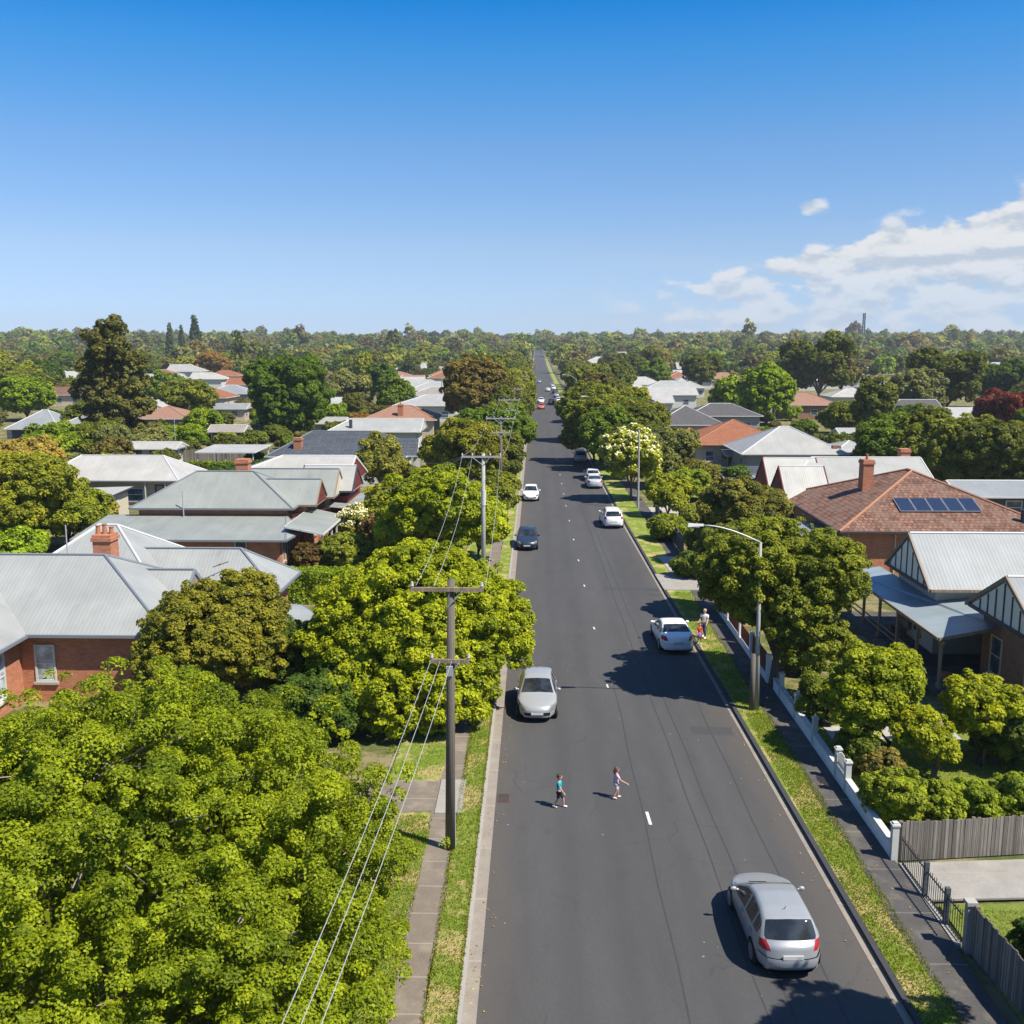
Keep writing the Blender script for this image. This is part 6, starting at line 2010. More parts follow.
def person(label, x, y, z, H, rz, stride, arms, shirt, shorts, hairc, longhair=False, skirt=False, sleeve=.5, leg=.55, shoes=(0.7, 0.68, 0.64), bag=None, lean=0.0, group=None):
    """front = +Y in local space. stride: forward offset of left/right foot; arms: (fwd, out, bend) left/right"""
    k = H
    t = empty('person', (x, y, z), rz)
    tag(t, label, 'person', group)
    child = H < 1.4
    hh = k * (.165 if child else .132)              # head height
    hip, sh, nk = k * .50, k * .795, k * .845
    hw, sw_ = k * .055, k * .105
    V = [(0, 0, hip), (0, lean * .3, k * .60), (0, lean * .6, k * .70), (0, lean, k * .775), (0, lean, nk), (0, lean + .004, nk + hh * .25)]
    E = [(0, 1), (1, 2), (2, 3), (3, 4), (4, 5)]
    Rd = [k * .070, k * .066, k * .074, k * .066, k * .030, k * .028]
    hands = []
    sleeves = []
    legs = []
    for s, st in ((-1, stride[0]), (1, stride[1])):
        b = len(V)
        lift = .03 * k if st < 0 else 0
        kn = (s * hw, st * .5 + .045 * k, k * .275 + lift * .5)
        an = (s * hw, st - (.01 * k), k * .045 + lift)
        toe = (s * hw * 1.15, st + .075 * k, k * .022 + lift * .3)
        V += [(s * hw, 0, hip - .03 * k), kn, an, toe]
        Rd += [k * .052, k * .036, k * .023, k * .018]
        E += [(0, b), (b, b + 1), (b + 1, b + 2), (b + 2, b + 3)]
        legs.append(((s * hw, 0, hip - .03 * k), kn, an, toe))
    for s, (fw, ou, bd) in ((-1, arms[0]), (1, arms[1])):
        b = len(V)
        S_ = (s * sw_, lean, sh - .012 * k)
        el = (s * (sw_ + ou * k * .5), lean + fw * k * .5, sh - k * .155 + abs(ou) * k * .1)
        wr = (s * (sw_ + ou * k), lean + fw * k + bd * k, sh - k * .155 - k * .135 * (1 - abs(bd) * 2.2) + abs(ou) * k * .16)
        V += [S_, el, wr]
        Rd += [k * .034, k * .026, k * .018]
        E += [(3, b), (b, b + 1), (b + 1, b + 2)]
        hands.append((Vector(wr), (Vector(wr) - Vector(el)).normalized(), s))
        sleeves.append((S_, el, wr))
    me = skin_mesh('body', V, E, Rd, M['skin'])
    ex = MB()
    hc = (0, lean + .006 * k, nk + hh * .62)
    ex.ball(hc, hh * .40, hh * .46, hh * .52, 14)
    ex.ball((0, hc[1] + hh * .45, hc[2] - hh * .06), hh * .06, hh * .09, hh * .09, 6)           # nose
    ex.ball((0, hc[1] + hh * .20, hc[2] - hh * .32), hh * .24, hh * .22, hh * .16, 8)           # jaw
    for s in (-1, 1):
        ex.ball((s * hh * .40, hc[1], hc[2] - hh * .04), hh * .05, hh * .09, hh * .12, 6)       # ears
    for w, d, s in hands:                              # palm, four fingers, thumb
        sd_ = d.cross(Vector((0, 0, 1)))
        sd_ = sd_.normalized() if sd_.length > .1 else Vector((0, 1, 0))
        up_ = sd_.cross(d).normalized()
        hl = k * .095
        ex.tube([w - d * hl * .1, w + d * hl * .25, w + d * hl * .52], [k * .016, k * .024, k * .021], 8)
        for f in range(4):
            o = sd_ * ((f - 1.5) * hl * .13)
            fl = hl * (.40, .48, .45, .34)[f]
            p0 = w + d * hl * .48 + o
            p1 = p0 + d * fl * .5 - up_ * fl * .08
            p2 = p1 + d * fl * .4 - up_ * fl * .25
            ex.tube([p0, p1, p2], [hl * .062, hl * .055, hl * .04], 6)
        p0 = w + d * hl * .18 + sd_ * hl * .2
        ex.tube([p0, p0 + sd_ * hl * .2 + d * hl * .14, p0 + sd_ * hl * .24 + d * hl * .36], [hl * .075, hl * .065, hl * .045], 6)
    me = merge_into(me, ex)
    body = link('body', me, t)
    # shirt
    V2 = [(0, 0, hip - .005 * k), (0, lean * .3, k * .60), (0, lean * .6, k * .70), (0, lean, k * .775), (0, lean, nk - .022 * k)]
    E2 = [(0, 1), (1, 2), (2, 3), (3, 4)]
    R2 = [k * .083, k * .078, k * .085, k * .077, k * .042]
    for S_, el, wr in sleeves:
        b = len(V2)
        e2 = tuple(Vector(S_).lerp(Vector(el), min(1, sleeve * 2)))
        V2 += [S_, e2]; R2 += [k * .043, k * .036]; E2 += [(3, b), (b, b + 1)]
        if sleeve > .5:
            V2.append(tuple(Vector(el).lerp(Vector(wr), sleeve * 2 - 1))); R2.append(k * .028); E2.append((b + 1, b + 2))
    so = link('shirt', skin_mesh('shirt', V2, E2, R2, M['cloth']), t); so.color = c4(shirt)
    # shorts / trousers / skirt
    if skirt:
        m = MB(); m.tube([(0, 0, hip + .07 * k), (0, 0, hip - .03 * k), (0, stride[0] * .1, hip - .2 * k)], [k * .078, k * .098, k * .15], 16)
        so = link('skirt', m.mesh('skirt', M['cloth'], None, True), t); so.color = c4(shorts)
    V3 = [(0, 0, hip + .02 * k)]; R3 = [k * .078]; E3 = []
    for a, kn, an, toe in legs:
        b = len(V3)
        V3.append(a); R3.append(k * .062); E3.append((0, b))
        V3.append(tuple(Vector(a).lerp(Vector(kn), min(1, leg * 2)))); R3.append(k * .05); E3.append((b, b + 1))
        if leg > .5:
            V3.append(tuple(Vector(kn).lerp(Vector(an), leg * 2 - 1))); R3.append(k * .034); E3.append((b + 1, b + 2))
    so = link('trousers' if leg > .6 else 'shorts', skin_mesh('shorts', V3, E3, R3, M['cloth']), t); so.color = c4(shorts)
    for (a, kn, an, toe) in legs:
        m = MB(); m.tube([(an[0], an[1] - .03 * k, an[2] - .012 * k), (an[0], an[1] + .02 * k, an[2] - .012 * k), (toe[0], toe[1], toe[2]), (toe[0], toe[1] + .02 * k, toe[2] - .004 * k)], [k * .022, k * .030, k * .025, k * .012], 8)
        so = link('shoe', m.mesh('shoe', M['cloth'], None, True), t); so.color = c4(shoes)
    m = MB(); m.ball((0, hc[1] - hh * .06, hc[2] + hh * .12), hh * .45, hh * .48, hh * .46, 12)
    if longhair:
        m.tube([(0, hc[1] - hh * .3, hc[2] + hh * .1), (0, hc[1] - hh * .46, hc[2] - hh * .3), (0, hc[1] - hh * .42, hc[2] - hh * .8)], [hh * .3, hh * .24, hh * .1], 8)
    so = link('hair', m.mesh('hair', M['hair'], None, True), t); so.color = c4(hairc)
    m = MB()
    for s in (-1, 1):
        m.ball((s * hh * .16, hc[1] + hh * .41, hc[2] + hh * .02), hh * .05, hh * .03, hh * .04, 6)
    so = link('eyes', m.mesh('eyes', M['plastic_black']), body)
    m = MB(); m.ball((0, hc[1] + hh * .41, hc[2] - hh * .27), hh * .11, hh * .03, hh * .03, 6)
    link('mouth', m.mesh('mouth', M['tail_red']), body)
    if bag:
        m = MB(); m.ball((0, lean - k * .12, k * .68), k * .09, k * .06, k * .13, 10)
        b = link('backpack', m.mesh('backpack', M['cloth'], None, True), None)
        b.location = (x, y, z); b.rotation_euler = (0, 0, rz); b.color = c4(bag)
        tag(b, 'dark backpack worn by the white shirted adult on the verge', 'backpack')
    return t


zr_ = .022
x, y = at(559, 808)
person('boy in a turquoise top and dark shorts stepping across the road', x, y, zr_, 1.2, R(-100), (.17, -.17), ((-.08, .05, .02), (.10, .05, .06)), (0.02, 0.33, 0.42), (0.03, 0.035, 0.05), (0.05, 0.03, 0.018), leg=.5, sleeve=.3)
x, y = at(616, 799)
person('girl in pale lilac clothes walking over the road, arm held out', x, y, zr_, 1.16, R(-75), (.10, -.10), ((-.04, .04, .02), (.16, .12, .10)), (0.62, 0.44, 0.60), (0.68, 0.58, 0.64), (0.11, 0.055, 0.035), longhair=True, leg=.5, sleeve=.35, shoes=(.72, .5, .5))
x, y = at(704, 640)
person('adult in a white shirt on the grass verge beside the white sedan', x, y, .12, 1.66, R(150), (.1, -.08), ((.10, .04, .10), (.06, .05, .1)), (0.74, 0.73, 0.72), (0.09, 0.09, 0.11), (0.35, 0.30, 0.24), leg=.95, sleeve=.3, bag=(0.06, 0.065, 0.075))
x, y = at(699, 646)
person('child in a red top and purple skirt in front of the white shirted adult', x, y, .12, 1.15, R(190), (.06, -.05), ((.04, .03, .05), (.05, .03, .05)), (0.50, 0.05, 0.05), (0.26, 0.13, 0.30), (0.06, 0.03, 0.02), skirt=True, leg=.4, sleeve=.3)


# ------------------------------------------------------------------ more trees, copied from a few grown ones
VAR = {}


def variant(key, H, Rr, cb, seed, gum=0, leaf=.45, clump=.62, lai=2.0, nl=9, loose=0.06, lobes=None, low=-.45):
    lobes = lobes or auto_lobes(Rr, H, cb, seed, nl, gum)
    q, tt = crown(lobes, leaf, clump, lai, seed, low, loose=loose)
    VAR[key] = (quads_mesh('crown', q, tt, M['leaf']), trunk_mb(H, cb, lobes, .2, seed).mesh('trunk', M['bark'], None, True), H, Rr)


for k in range(5):
    variant(('dome', k), 8.5, 4.6, .2, 500 + k * 7)
for k in range(4):
    variant(('gum', k), 12.0, 4.8, .22, 600 + k * 7, gum=1, nl=10, loose=.05)
for k in range(2):
    variant(('shrub', k), 3.0, 2.1, .04, 700 + k * 7, leaf=.34, clump=.45)
variant(('cone', 0), 13, 2.6, .06, 800, lobes=[(0, 0, 1.2 + 1.0 * j, 2.5 * (1 - j / 13.5), 2.5 * (1 - j / 13.5), 1.0) for j in range(12)], clump=.5, low=-.8)

HS = []
for o in list(bpy.data.objects):
    if o.parent is None and o.get('category') in ('house',):
        xs_ = [c for c in o.children if c.name.startswith('wall')]
        if not xs_:
            continue
        b = np.array([list(v) for c in xs_ for v in c.bound_box])
        cx, cy = o.location.x + b[:, 0].mean(), o.location.y + b[:, 1].mean()
        HS.append((cx, cy, o['label'], np.ptp(b[:, 0]) / 2 + 1, np.ptp(b[:, 1]) / 2 + 1))
STOP = 'beyond left right behind above peeping between far near under in directly second nearest beside at touching on'.split()


def short(lb):
    w = []
    for s in lb.replace(',', '').split():
        if s in STOP and len(w) > 2:
            break
        w.append(s)
    while w and w[-1] in ('of', 'the', 'with', 'a', 'and', 'to', 'hip'):
        w.pop()
    return ' '.join(w[:6])


def clear(x, y, r):
    if -2.3 - r * .75 < x < 10.3 + r * .75:
        return False
    for (x0, x1, y0, y1) in RECTS:
        if x0 - r * .55 < x < x1 + r * .55 and y0 - r * .55 < y < y1 + r * .55:
            return False
    for (a, b, c) in OCC:
        if (a - x) ** 2 + (b - y) ** 2 < (.72 * (c + r)) ** 2:
            return False
    return True


EXCL = [(150, 398, 345, 455), (0, 405, 92, 447), (375, 392, 455, 432), (600, 378, 765, 470), (770, 380, 1010, 428), (150, 370, 250, 400), (295, 385, 345, 420)]


def hides(x, y, H, r):
    """would this tree stand in front of a house that shows in the photograph"""
    d = math.hypot(x, y)
    px, _ = proj(x, y, 0)
    pt = proj(x, y, gz(x, y) + H)[1]
    pr_ = r / d * 1000
    if H > 3.3:
        pb = proj(x, y, gz(x, y))[1]
        for (a, b, c, e) in EXCL:
            if a - pr_ * .6 < px < c + pr_ * .6 and pt < e and pb > b:
                return True
    for (cx, cy, lb, hx, hy) in HS:
        dh = math.hypot(cx, cy)
        if dh > d + 3:
            hp, hq = proj(cx, cy - hy * .3, gz(cx, cy) + 4.2)
            if abs(hp - px) < pr_ + hx / dh * 1000 * .75 and pt < hq + 3:
                return True
    return False


AUTO = []


def plant(vk, x, y, s, sz, col, kindname, jitter=True, label=None, group=None, cat='tree'):
    cm, tm, H, Rr = VAR[vk]
    t = empty('tree' if cat == 'tree' else 'shrub', (x, y, gz(x, y)), rnd.uniform(0, 6.28))
    t.scale = (s, s, sz)
    c = link('crown', cm, t)
    j = rnd.uniform(.85, 1.15)
    c.color = (col[0] * j * rnd.uniform(.92, 1.08), col[1] * j, col[2] * j, 1)
    link('trunk', tm, t)
    OCC.append((x, y, Rr * s))
    tag(t, label, cat, group)
    if label is None:
        AUTO.append((t, kindname, x, y, H * sz))
    return t


ORD = 'first second third fourth fifth sixth seventh eighth ninth tenth eleventh twelfth thirteenth fourteenth fifteenth sixteenth seventeenth eighteenth nineteenth twentieth'.split()
OLS = [('olive', OLIVE), ('dark olive', OLIVED), ('green', GREEN), ('brownish', BROWN), ('yellow olive', (0.118, 0.130, 0.022))]
for side, x0, lbs in ((-1, -6.0, 'left'), (1, 14.0, 'right')):
    y = 136 if side < 0 else 150
    n = 0
    while y < 470 and n < 20:
        nm, col = rnd.choice(OLS)
        x = x0 + side * rnd.uniform(0, 2.0) + (1.0 if side < 0 else 0)
        if all((a - x) ** 2 + (b - y) ** 2 > 22 for a, b, c in OCC):
            plant(('dome', rnd.randrange(5)), x, y, rnd.uniform(.72, 1.08), rnd.uniform(.85, 1.2), col, nm, label='%s roadside tree along the %s kerb, %s in its row beyond the parked cars' % (nm, lbs, ORD[n]), group='trees along the %s kerb' % lbs)
            n += 1
        y += rnd.uniform(9, 17)
PAL = [('olive', OLIVE, 3), ('dark olive', OLIVED, 4), ('green', GREEN, 3), ('deep green', DEEP, 2), ('brownish', BROWN, 2), ('grey green', GREY, 1.5), ('lime', (0.13, 0.165, 0.02), 1.5), ('rusty', (0.13, 0.085, 0.035), .5), ('bright green', BRIGHT, .8)]
tries = 0
n_f = 0
while n_f < 190 and tries < 14000:
    tries += 1
    y = 105 + 225 * rnd.random() ** 1.15
    x = rnd.uniform(-.60 * y - 6, .56 * y + 6)
    small = rnd.random() < .42
    nm, col, _ = rnd.choices(PAL, [p[2] for p in PAL])[0]
    if small:
        vk, s, sz, r, H = ('shrub', rnd.randrange(2)), rnd.uniform(.8, 1.5), rnd.uniform(.8, 1.4), 2.6, 3.4
    elif rnd.random() < .25 and y > 170:
        vk, s, sz = ('gum', rnd.randrange(4)), rnd.uniform(.8, 1.25), rnd.uniform(.8, 1.25)
        r, H = 4.8 * s, 12 * sz
    else:
        vk, s, sz = ('dome', rnd.randrange(5)), rnd.uniform(.5, 1.0), rnd.uniform(.55, .95)
        r, H = 4.6 * s, 8.5 * sz
    if not clear(x, y, r) or hides(x, y, H, r):
        continue
    plant(vk, x, y, s, sz, col, nm + (' round shrub' if small else ' gum tree' if vk[0] == 'gum' else ' dome tree'), cat='shrub' if small else 'tree')
    n_f += 1
# low garden shrubs in the open back yards
k_ = 0
for (xa, xb, ya, yb, cnt) in ((-92, -33, 108, 262, 95), (-120, -60, 200, 300, 25), (16, 60, 100, 190, 30), (45, 120, 105, 240, 60)):
    n_ = tries = 0
    while n_ < cnt and tries < 1500:
        tries += 1
        x, y = rnd.uniform(xa, xb), rnd.uniform(ya, yb)
        s = rnd.uniform(.45, 1.15)
        if abs(x / y) > .56 or not clear(x, y, 1.3 * s):
            continue
        nm, col, _ = rnd.choices(PAL, [p[2] for p in PAL])[0]
        plant(('shrub', rnd.randrange(2)), x, y, s, s * rnd.uniform(.75, 1.15), col, nm + ' low bush', cat='shrub')
        n_ += 1
# the pines on the skyline, left
for px, top, d, nm in ((198, 318, 620, 'tallest dark pine on the left skyline'), (172, 325, 640, 'shorter dark pine left of the tallest one on the skyline'), (184, 327, 700, 'thin pale pine between the two dark skyline pines')):
    x = (px - 535.6) / 1000 * d
    y = d
    H = CAM_H + (346 - top) / 1000 * d - gz(x, y)
    plant(('cone', 0), x, y, 2.5 if px == 198 else 1.6, H / 13, BLUEG, 'pine', label=nm, cat='pine tree')

# a label for each of the copied trees: what it is and which house it stands by
print('filled', n_f, tries)
lab = {}
for (t, kn, x, y, H) in AUTO:
    best = min(HS, key=lambda h: math.hypot(h[0] - x, (h[1] - y) * .8))
    dx, dy = x - best[0], y - best[1]
    if abs(dx) > best[3] and abs(dx) > abs(dy) * .8:
        rel = 'right of' if dx > 0 else 'left of'
    else:
        rel = 'behind' if dy > 0 else 'in front of'
    lab.setdefault((kn, rel, short(best[2])), []).append((proj(x, y, 2)[0], t))
for (kn, rel, hs), ts in lab.items():
    ts.sort(key=lambda a: a[0])
    for i, (p, t) in enumerate(ts):
        pre = '' if len(ts) == 1 else ('leftmost ' if i == 0 else 'rightmost ' if i == len(ts) - 1 else ORD[i] + ' from left ')
        t['label'] = ' '.join((pre + kn + ' ' + rel + ' ' + hs).split()[:16])
        t['group'] = 'garden trees and shrubs of the suburb'

# distant roofs among the treetops
FR = [('tiny white roof', 'iron_white'), ('tiny orange roof', 'tile_orange'), ('tiny grey roof', 'iron_pale')]
protos = []
for nm, mt in FR:
    h = house('distant_house', nm, 0, -150)
    b = len(RECTS)
    wall(h, -6, 6, -155, -145, 3.3, 'wb_white'); RECTS.pop()
    roof(h, -6.6, 6.6, -155.6, -144.4, 3.4, 5.8, 'x', 'hg', mt, 'pale_cap', 'white', gable='wb_white')
    protos.append(h)
clr = lambda x, y: math.sin(x * .023 + 1.3 + .6 * math.sin(y * .009)) + math.sin(y * .019 + .5 + math.sin(x * .013)) + .6 * math.sin((x + y) * .031)
for i in range(230):
    k = rnd.choices((0, 1, 2), (5, 2, 3))[0]
    for _ in range(200):
        y = rnd.uniform(260, 1120); x = rnd.uniform(-.57 * y, .53 * y)
        if (x < -12 or x > 22) and (i % 3 == 0 or clr(x, y) > .45) and all(math.hypot(a - x, b - y) > c + 8 for a, b, c in OCC) and all(abs((r_[0] + r_[1]) / 2 - x) > 16 or abs((r_[2] + r_[3]) / 2 - y) > 16 for r_ in RECTS):
            break
    h = copy_tree(protos[k])
    h.location = (x, y, gz(x, y)); h.rotation_euler = (0, 0, rnd.choice((0, math.pi / 2, math.pi)))
    if y > 450:
        h.scale = (1.2, 1.2, 1.3)
    RECTS.append((x - 7, x + 7, y - 7, y + 7))
    tag(h, '%s among the distant treetops %s of the street' % (FR[k][0], 'left' if x < 0 else 'right'), 'house', 'distant roofs among the treetops')
for h in protos:
    for c in list(h.children):
        for g_ in list(c.children):
            bpy.data.objects.remove(g_)
        bpy.data.objects.remove(c)
    bpy.data.objects.remove(h)


# ------------------------------------------------------------------ the far wooded suburb: one mass
def forest():
    rg = np.random.default_rng(99)
    Q, T_, Cc = [], [], []
    base = []
    for k in range(10):
        r = random.Random(900 + k)
        Rr, H = r.uniform(3.8, 6.2), r.uniform(7.5, 12)
        base.append((auto_lobes(Rr, H, .15, 900 + k, 6, gum=1 if k % 3 == 0 else 0), Rr, H))
    lods = {}
    for lod, (lf, cl, lai) in enumerate(((1.1, 1.0, 1.05), (1.8, 1.5, .85), (2.5, 2.2, .7))):
        for k, (lb, Rr, H) in enumerate(base):
            lods[lod, k] = crown(lb, lf, cl, lai, 40 + k, -.1, fill=False)
    pal = np.array([OLIVE, OLIVED, OLIVED, GREEN, DEEP, BROWN, OLIVED, GREY, (0.12, 0.14, 0.024), (0.10, 0.085, 0.035)])
    rects = np.array(RECTS); occ = np.array(OCC)
    def put(x, y, s, sz, lod, dark=1.0):
        k = rg.integers(10)
        q, t = lods[lod, k]
        a = rg.uniform(0, 6.28)
        ca, sa = math.cos(a), math.sin(a)
        p = q.copy()
        p[..., 0] = (q[..., 0] * ca - q[..., 1] * sa) * s + x
        p[..., 1] = (q[..., 0] * sa + q[..., 1] * ca) * s + y
        p[..., 2] = q[..., 2] * sz + gz(x, y)
        Q.append(p); T_.append(t)
        Cc.append(np.repeat(pal[rg.integers(10)][None] * rg.uniform(.65, 1.45), len(q), 0))
    clr = lambda x, y: math.sin(x * .023 + 1.3 + .6 * math.sin(y * .009)) + math.sin(y * .019 + .5 + math.sin(x * .013)) + .6 * math.sin((x + y) * .031)
    for (ya, yb, cell, lod, pr_) in ((235, 520, 9.5, 0, .52), (520, 900, 10.5, 1, .66), (900, 1350, 13.5, 2, .68), (1350, 2000, 18, 2, .9)):
        yy = ya
        while yy < yb:
            xx = -.60 * yy - 12
            while xx < .56 * yy + 12:
                x = xx + rg.uniform(-.45, .45) * cell; y = yy + rg.uniform(-.45, .45) * cell
                xx += cell
                if rg.random() > (pr_ * .22 if clr(x, y) > .75 else pr_):
                    continue
                s = rg.uniform(.5, 1.2) * (1 if lod < 1 else 1.1 if lod < 2 else 1.4)
                tall = 1.5 if rg.random() < .03 else 1.0
                if -7.5 - 3 * s < x < 15 + 3 * s and y < 470: continue
                if -2.5 - 2.6 * s < x < 10.5 + 2.6 * s and y < 1150: continue
                rr = 4.6 * s
                if ((rects[:, 0] - rr * .6 < x) & (x < rects[:, 1] + rr * .6) & (rects[:, 2] - rr * .9 - (8 if y < 330 else 20) < y) & (y < rects[:, 3] + rr * .6)).any(): continue
                if (np.hypot(occ[:, 0] - x, occ[:, 1] - y) < .65 * (occ[:, 2] + rr)).any(): continue
                H = 9.5 * s * tall
                if y < 470 and hides(x, y, H, rr): continue
                put(x, y, s, s * rg.uniform(.75, 1.2) * tall, lod)
            yy += cell
    q = np.concatenate(Q); t = np.concatenate(T_); c = np.concatenate(Cc)
    o = link('distant_trees', quads_mesh('distant_trees', q, t, M['leafmass'], c))
    tag(o, 'continuous mass of treetops covering the far suburb up to the skyline', 'trees', kind='stuff')
    print('forest quads', len(q), 'trees', len(Q))


forest()


# ------------------------------------------------------------------ grass tufts on the near verges
def tufts():
    rg = np.random.default_rng(5)
    P_, Nn = [], []
    def strip(xa, xb, ya, yb, n):
        x = rg.uniform(xa, xb, n); y = rg.uniform(ya, yb, n)
        P_.append(np.stack([x, y, np.full(n, .13)], 1))
    strip(-2.66, -1.82, 18, 62, 14000); strip(-4.7, -3.45, 18, 32, 9000); strip(-4.9, -3.5, 35, 62, 6000)
    strip(9.2, 10.3, 19, 42, 16000); strip(9.0, 10.3, 42, 64, 6000)
    strip(11.9, 19, 17, 26.6, 14000); strip(11.6, 19, 31, 39, 9000)
    strip(-2.7, -2.55, 18, 60, 3500); strip(-1.9, -1.80, 18, 60, 2500)
    p = np.concatenate(P_)
    n = len(p)
    h = rg.uniform(.02, .06, n)
    t = unit(np.stack([rg.normal(0, .35, n), rg.normal(0, .35, n), np.ones(n)], 1))
    b = unit(np.cross(t, rg.normal(size=(n, 3)))) * .018
    q = np.stack([p - b, p + b, p + t * h[:, None] + b * .3, p + t * h[:, None] - b * .3], 1)
    col = np.where(rg.random((n, 1)) < .12, np.array([[.20, .17, .075]]), np.array([[.085, .115, .02]])) * rg.uniform(.75, 1.25, (n, 1))
    o = link('grass', quads_mesh('grass', q, rg.uniform(.2, .8, n), M['leafmass'], col))
    tag(o, 'short patchy grass blades on the verges and lawns', 'grass', kind='stuff')
    # fallen leaves and litter in the gutters
    n = 380
    x = np.where(rg.random(n) < .45, rg.uniform(-1.75, -1.0, n), rg.uniform(8.2, 10.9, n)); y = rg.uniform(20, 62, n)
    nr = unit(rg.normal(size=(n, 3)) * .25 + np.array([0, 0, 1]))
    p = np.stack([x, y, np.where(x > 9.1, .15, .05)], 1)
    q = leaf_quads(p, nr, .07, .045, rg)
    col = np.array([[.26, .17, .07]]) * rg.uniform(.5, 1.4, (n, 1))
    o = link('fallen_leaves', quads_mesh('fallen_leaves', q, rg.uniform(.2, .8, n), M['leafmass'], col))
    tag(o, 'dry fallen leaves scattered along both gutters', 'leaves', kind='stuff')


tufts()

# ------------------------------------------------------------------ sky
w = bpy.data.worlds.new('World')
S.world = w
w.use_nodes = True
T = NT(w.node_tree)
sky = T.n('ShaderNodeTexSky', {'sky_type': 'NISHITA', 'sun_disc': False, 'sun_elevation': SUN_EL, 'sun_rotation': SUN_AZ, 'altitude': 50.0, 'air_density': 1.0, 'dust_density': 0.05, 'ozone_density': 4.0})
tc = T.n('ShaderNodeTexCoord').outputs['Generated']
sep = T.n('ShaderNodeSeparateXYZ', None, Vector=tc)
az = T.m('ARCTAN2', sep.outputs[0], sep.outputs[1])
el = T.m('ARCSINE', sep.outputs[2])


def cloud_noise(de, sx, sy, off, det=8):
    v = T.n('ShaderNodeCombineXYZ', None, X=T.m('MULTIPLY_ADD', az, sx, off), Y=T.m('MULTIPLY', T.m('ADD', el, de), sy), Z=off * 1.7)
    return T.noise(v.outputs[0], 1.0, det, 0.55)


n0 = cloud_noise(0.0, 21.0, 42.0, 5.2)
n1 = cloud_noise(0.008, 21.0, 42.0, 5.2)
nb = cloud_noise(0.0, 5.0, 9.0, 7.7, 3)
# the bank: upper outline climbs to the right and billows
envtop = T.m('MULTIPLY_ADD', T.ss(az, 0.05, 0.50), 0.082, 0.058)
envtop = T.m('ADD', envtop, T.m('MULTIPLY', T.m('SUBTRACT', nb, 0.5), 0.07))
right = T.ss(az, 0.06, 0.34)
below = T.m('SUBTRACT', envtop, el)
core = T.m('MULTIPLY', T.ss(below, -0.012, 0.022), T.m('SUBTRACT', 1.0, T.m('MULTIPLY', T.ss(below, 0.05, 0.13), 0.62)))
thr = T.m('MULTIPLY_ADD', T.m('MULTIPLY', core, T.m('MULTIPLY_ADD', right, 0.66, 0.34)), -0.25, 0.545)
cov = T.m('SUBTRACT', n0, thr)
dens = T.m('MULTIPLY', T.ss(cov, 0.0, 0.12), T.ss(below, -0.02, 0.006))
dens = T.m('MULTIPLY', dens, T.ss(az, 0.05, 0.13))
# thin veil of high streaks below the bank
n2 = cloud_noise(0.0, 3.2, 60.0, 9.3, 6)
veil = T.m('MULTIPLY', T.m('MULTIPLY', T.ss(n2, 0.40, 0.72), T.m('SUBTRACT', 1.0, T.ss(el, 0.03, 0.13))), T.m('MULTIPLY_ADD', T.ss(az, -0.1, 0.3), 0.50, 0.06))
# one small puff left of the bank
pu = T.m('ADD', T.m('POWER', T.m('DIVIDE', T.m('SUBTRACT', az, 0.262), 0.015), 2.0), T.m('POWER', T.m('DIVIDE', T.m('SUBTRACT', el, 0.126), 0.008), 2.0))
n3 = cloud_noise(0.0, 60.0, 90.0, 1.3, 5)
puff = T.m('SUBTRACT', 1.0, T.ss(T.m('ADD', pu, T.m('MULTIPLY_ADD', n3, 2.4, -1.2)), 0.1, 1.2))
dens = T.m('MAXIMUM', dens, T.m('MULTIPLY', puff, 0.85))
dens = T.m('MULTIPLY', dens, T.m('MULTIPLY_ADD', T.ss(el, 0.02, 0.10), 0.42, 0.52))
shade = T.ss(T.m('SUBTRACT', n0, n1), -0.13, 0.07)
ccol = T.mix(shade, (0.62, 0.70, 0.80, 1), (0.96, 0.965, 0.97, 1))
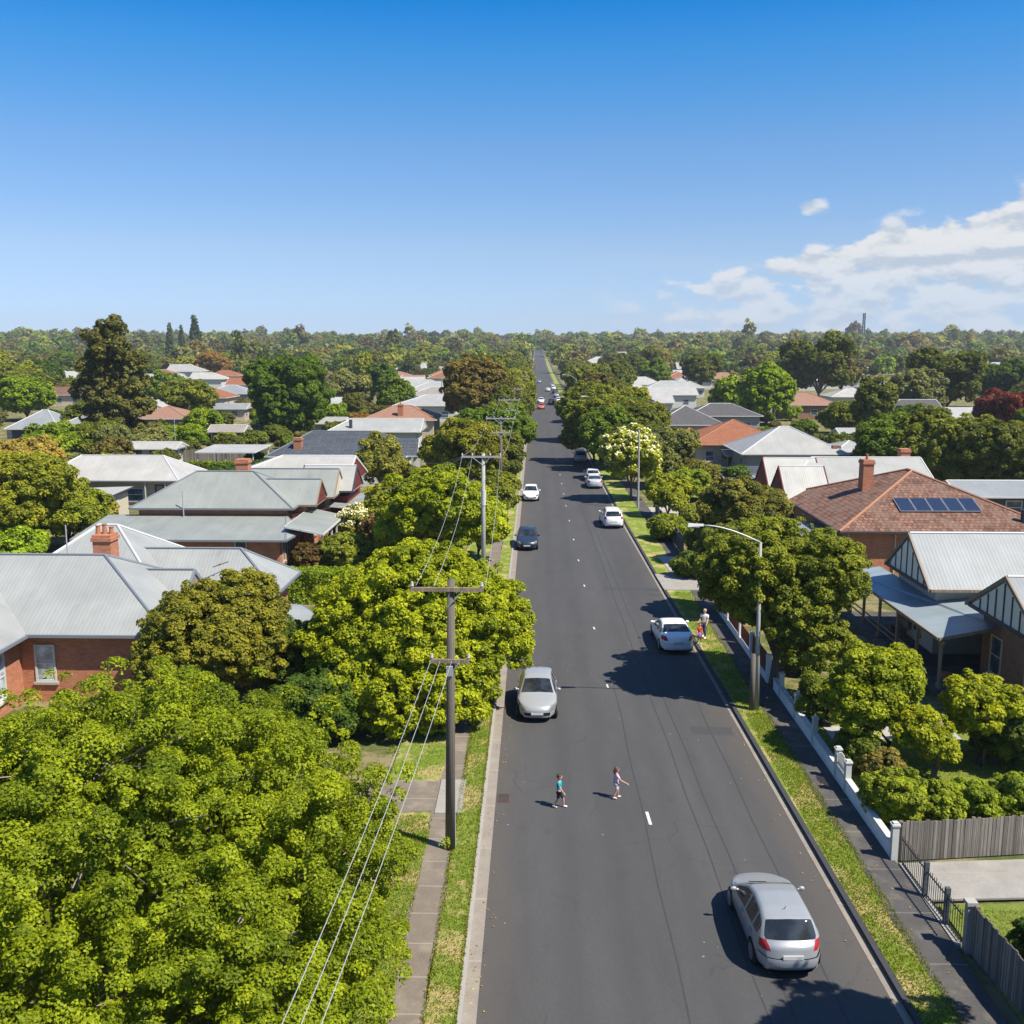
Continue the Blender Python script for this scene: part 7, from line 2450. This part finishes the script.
cr = T.n('ShaderNodeValToRGB')
T.set(cr, 0, T.m('DIVIDE', el, 1.60))
stops = [(0.0, (.33, .44, .76)), (.03, (.37, .45, .68)), (.092, (.46, .49, .60)), (.183, (.365, .508, .645)), (.226, (.24, .51, .69)), (.268, (.13, .495, .73)), (.31, (.02, .435, .75)), (.42, (.05, .42, .74)), (.75, (.48, .62, .76)), (1.5, (.60, .70, .78))]
e_ = cr.color_ramp.elements
while len(e_) < len(stops):
    e_.new(0.5)
for k_, (p_, c_) in enumerate(stops):
    e_[k_].position = p_ / 1.60
    e_[k_].color = c4(c_)
bg = T.n('ShaderNodeBackground'); T.set(bg, 0, T.mix(1.0, sky.outputs[0], cr.outputs[0], 'MULTIPLY')); T.set(bg, 1, 0.12)
bgc = T.n('ShaderNodeBackground'); T.set(bgc, 0, ccol); T.set(bgc, 1, 0.48)
bgv = T.n('ShaderNodeBackground'); T.set(bgv, 0, (0.62, 0.74, 0.88, 1)); T.set(bgv, 1, 0.50)
m1 = T.n('ShaderNodeMixShader'); T.set(m1, 0, veil)
T.t.links.new(bg.outputs[0], m1.inputs[1]); T.t.links.new(bgv.outputs[0], m1.inputs[2])
m2 = T.n('ShaderNodeMixShader'); T.set(m2, 0, dens)
T.t.links.new(m1.outputs[0], m2.inputs[1]); T.t.links.new(bgc.outputs[0], m2.inputs[2])
ow = T.n('ShaderNodeOutputWorld'); T.t.links.new(m2.outputs[0], ow.inputs[0])

# ------------------------------------------------------------------ air
m, T = mk('haze_air')
pv = T.n('ShaderNodeVolumePrincipled')
T.set(pv, 'Color', (0.80, 0.88, 1.0, 1)); T.set(pv, 'Density', 0.00016); T.set(pv, 'Anisotropy', 0.2)
o_ = T.n('ShaderNodeOutputMaterial'); T.t.links.new(pv.outputs[0], o_.inputs[1])
hz = MB().box(-1700, 1700, -120, 2150, -1.5, 72).build('haze', m)
tag(hz, 'thin blue air haze lying over the whole suburb', 'haze', kind='stuff')
print('objects', len(bpy.data.objects))
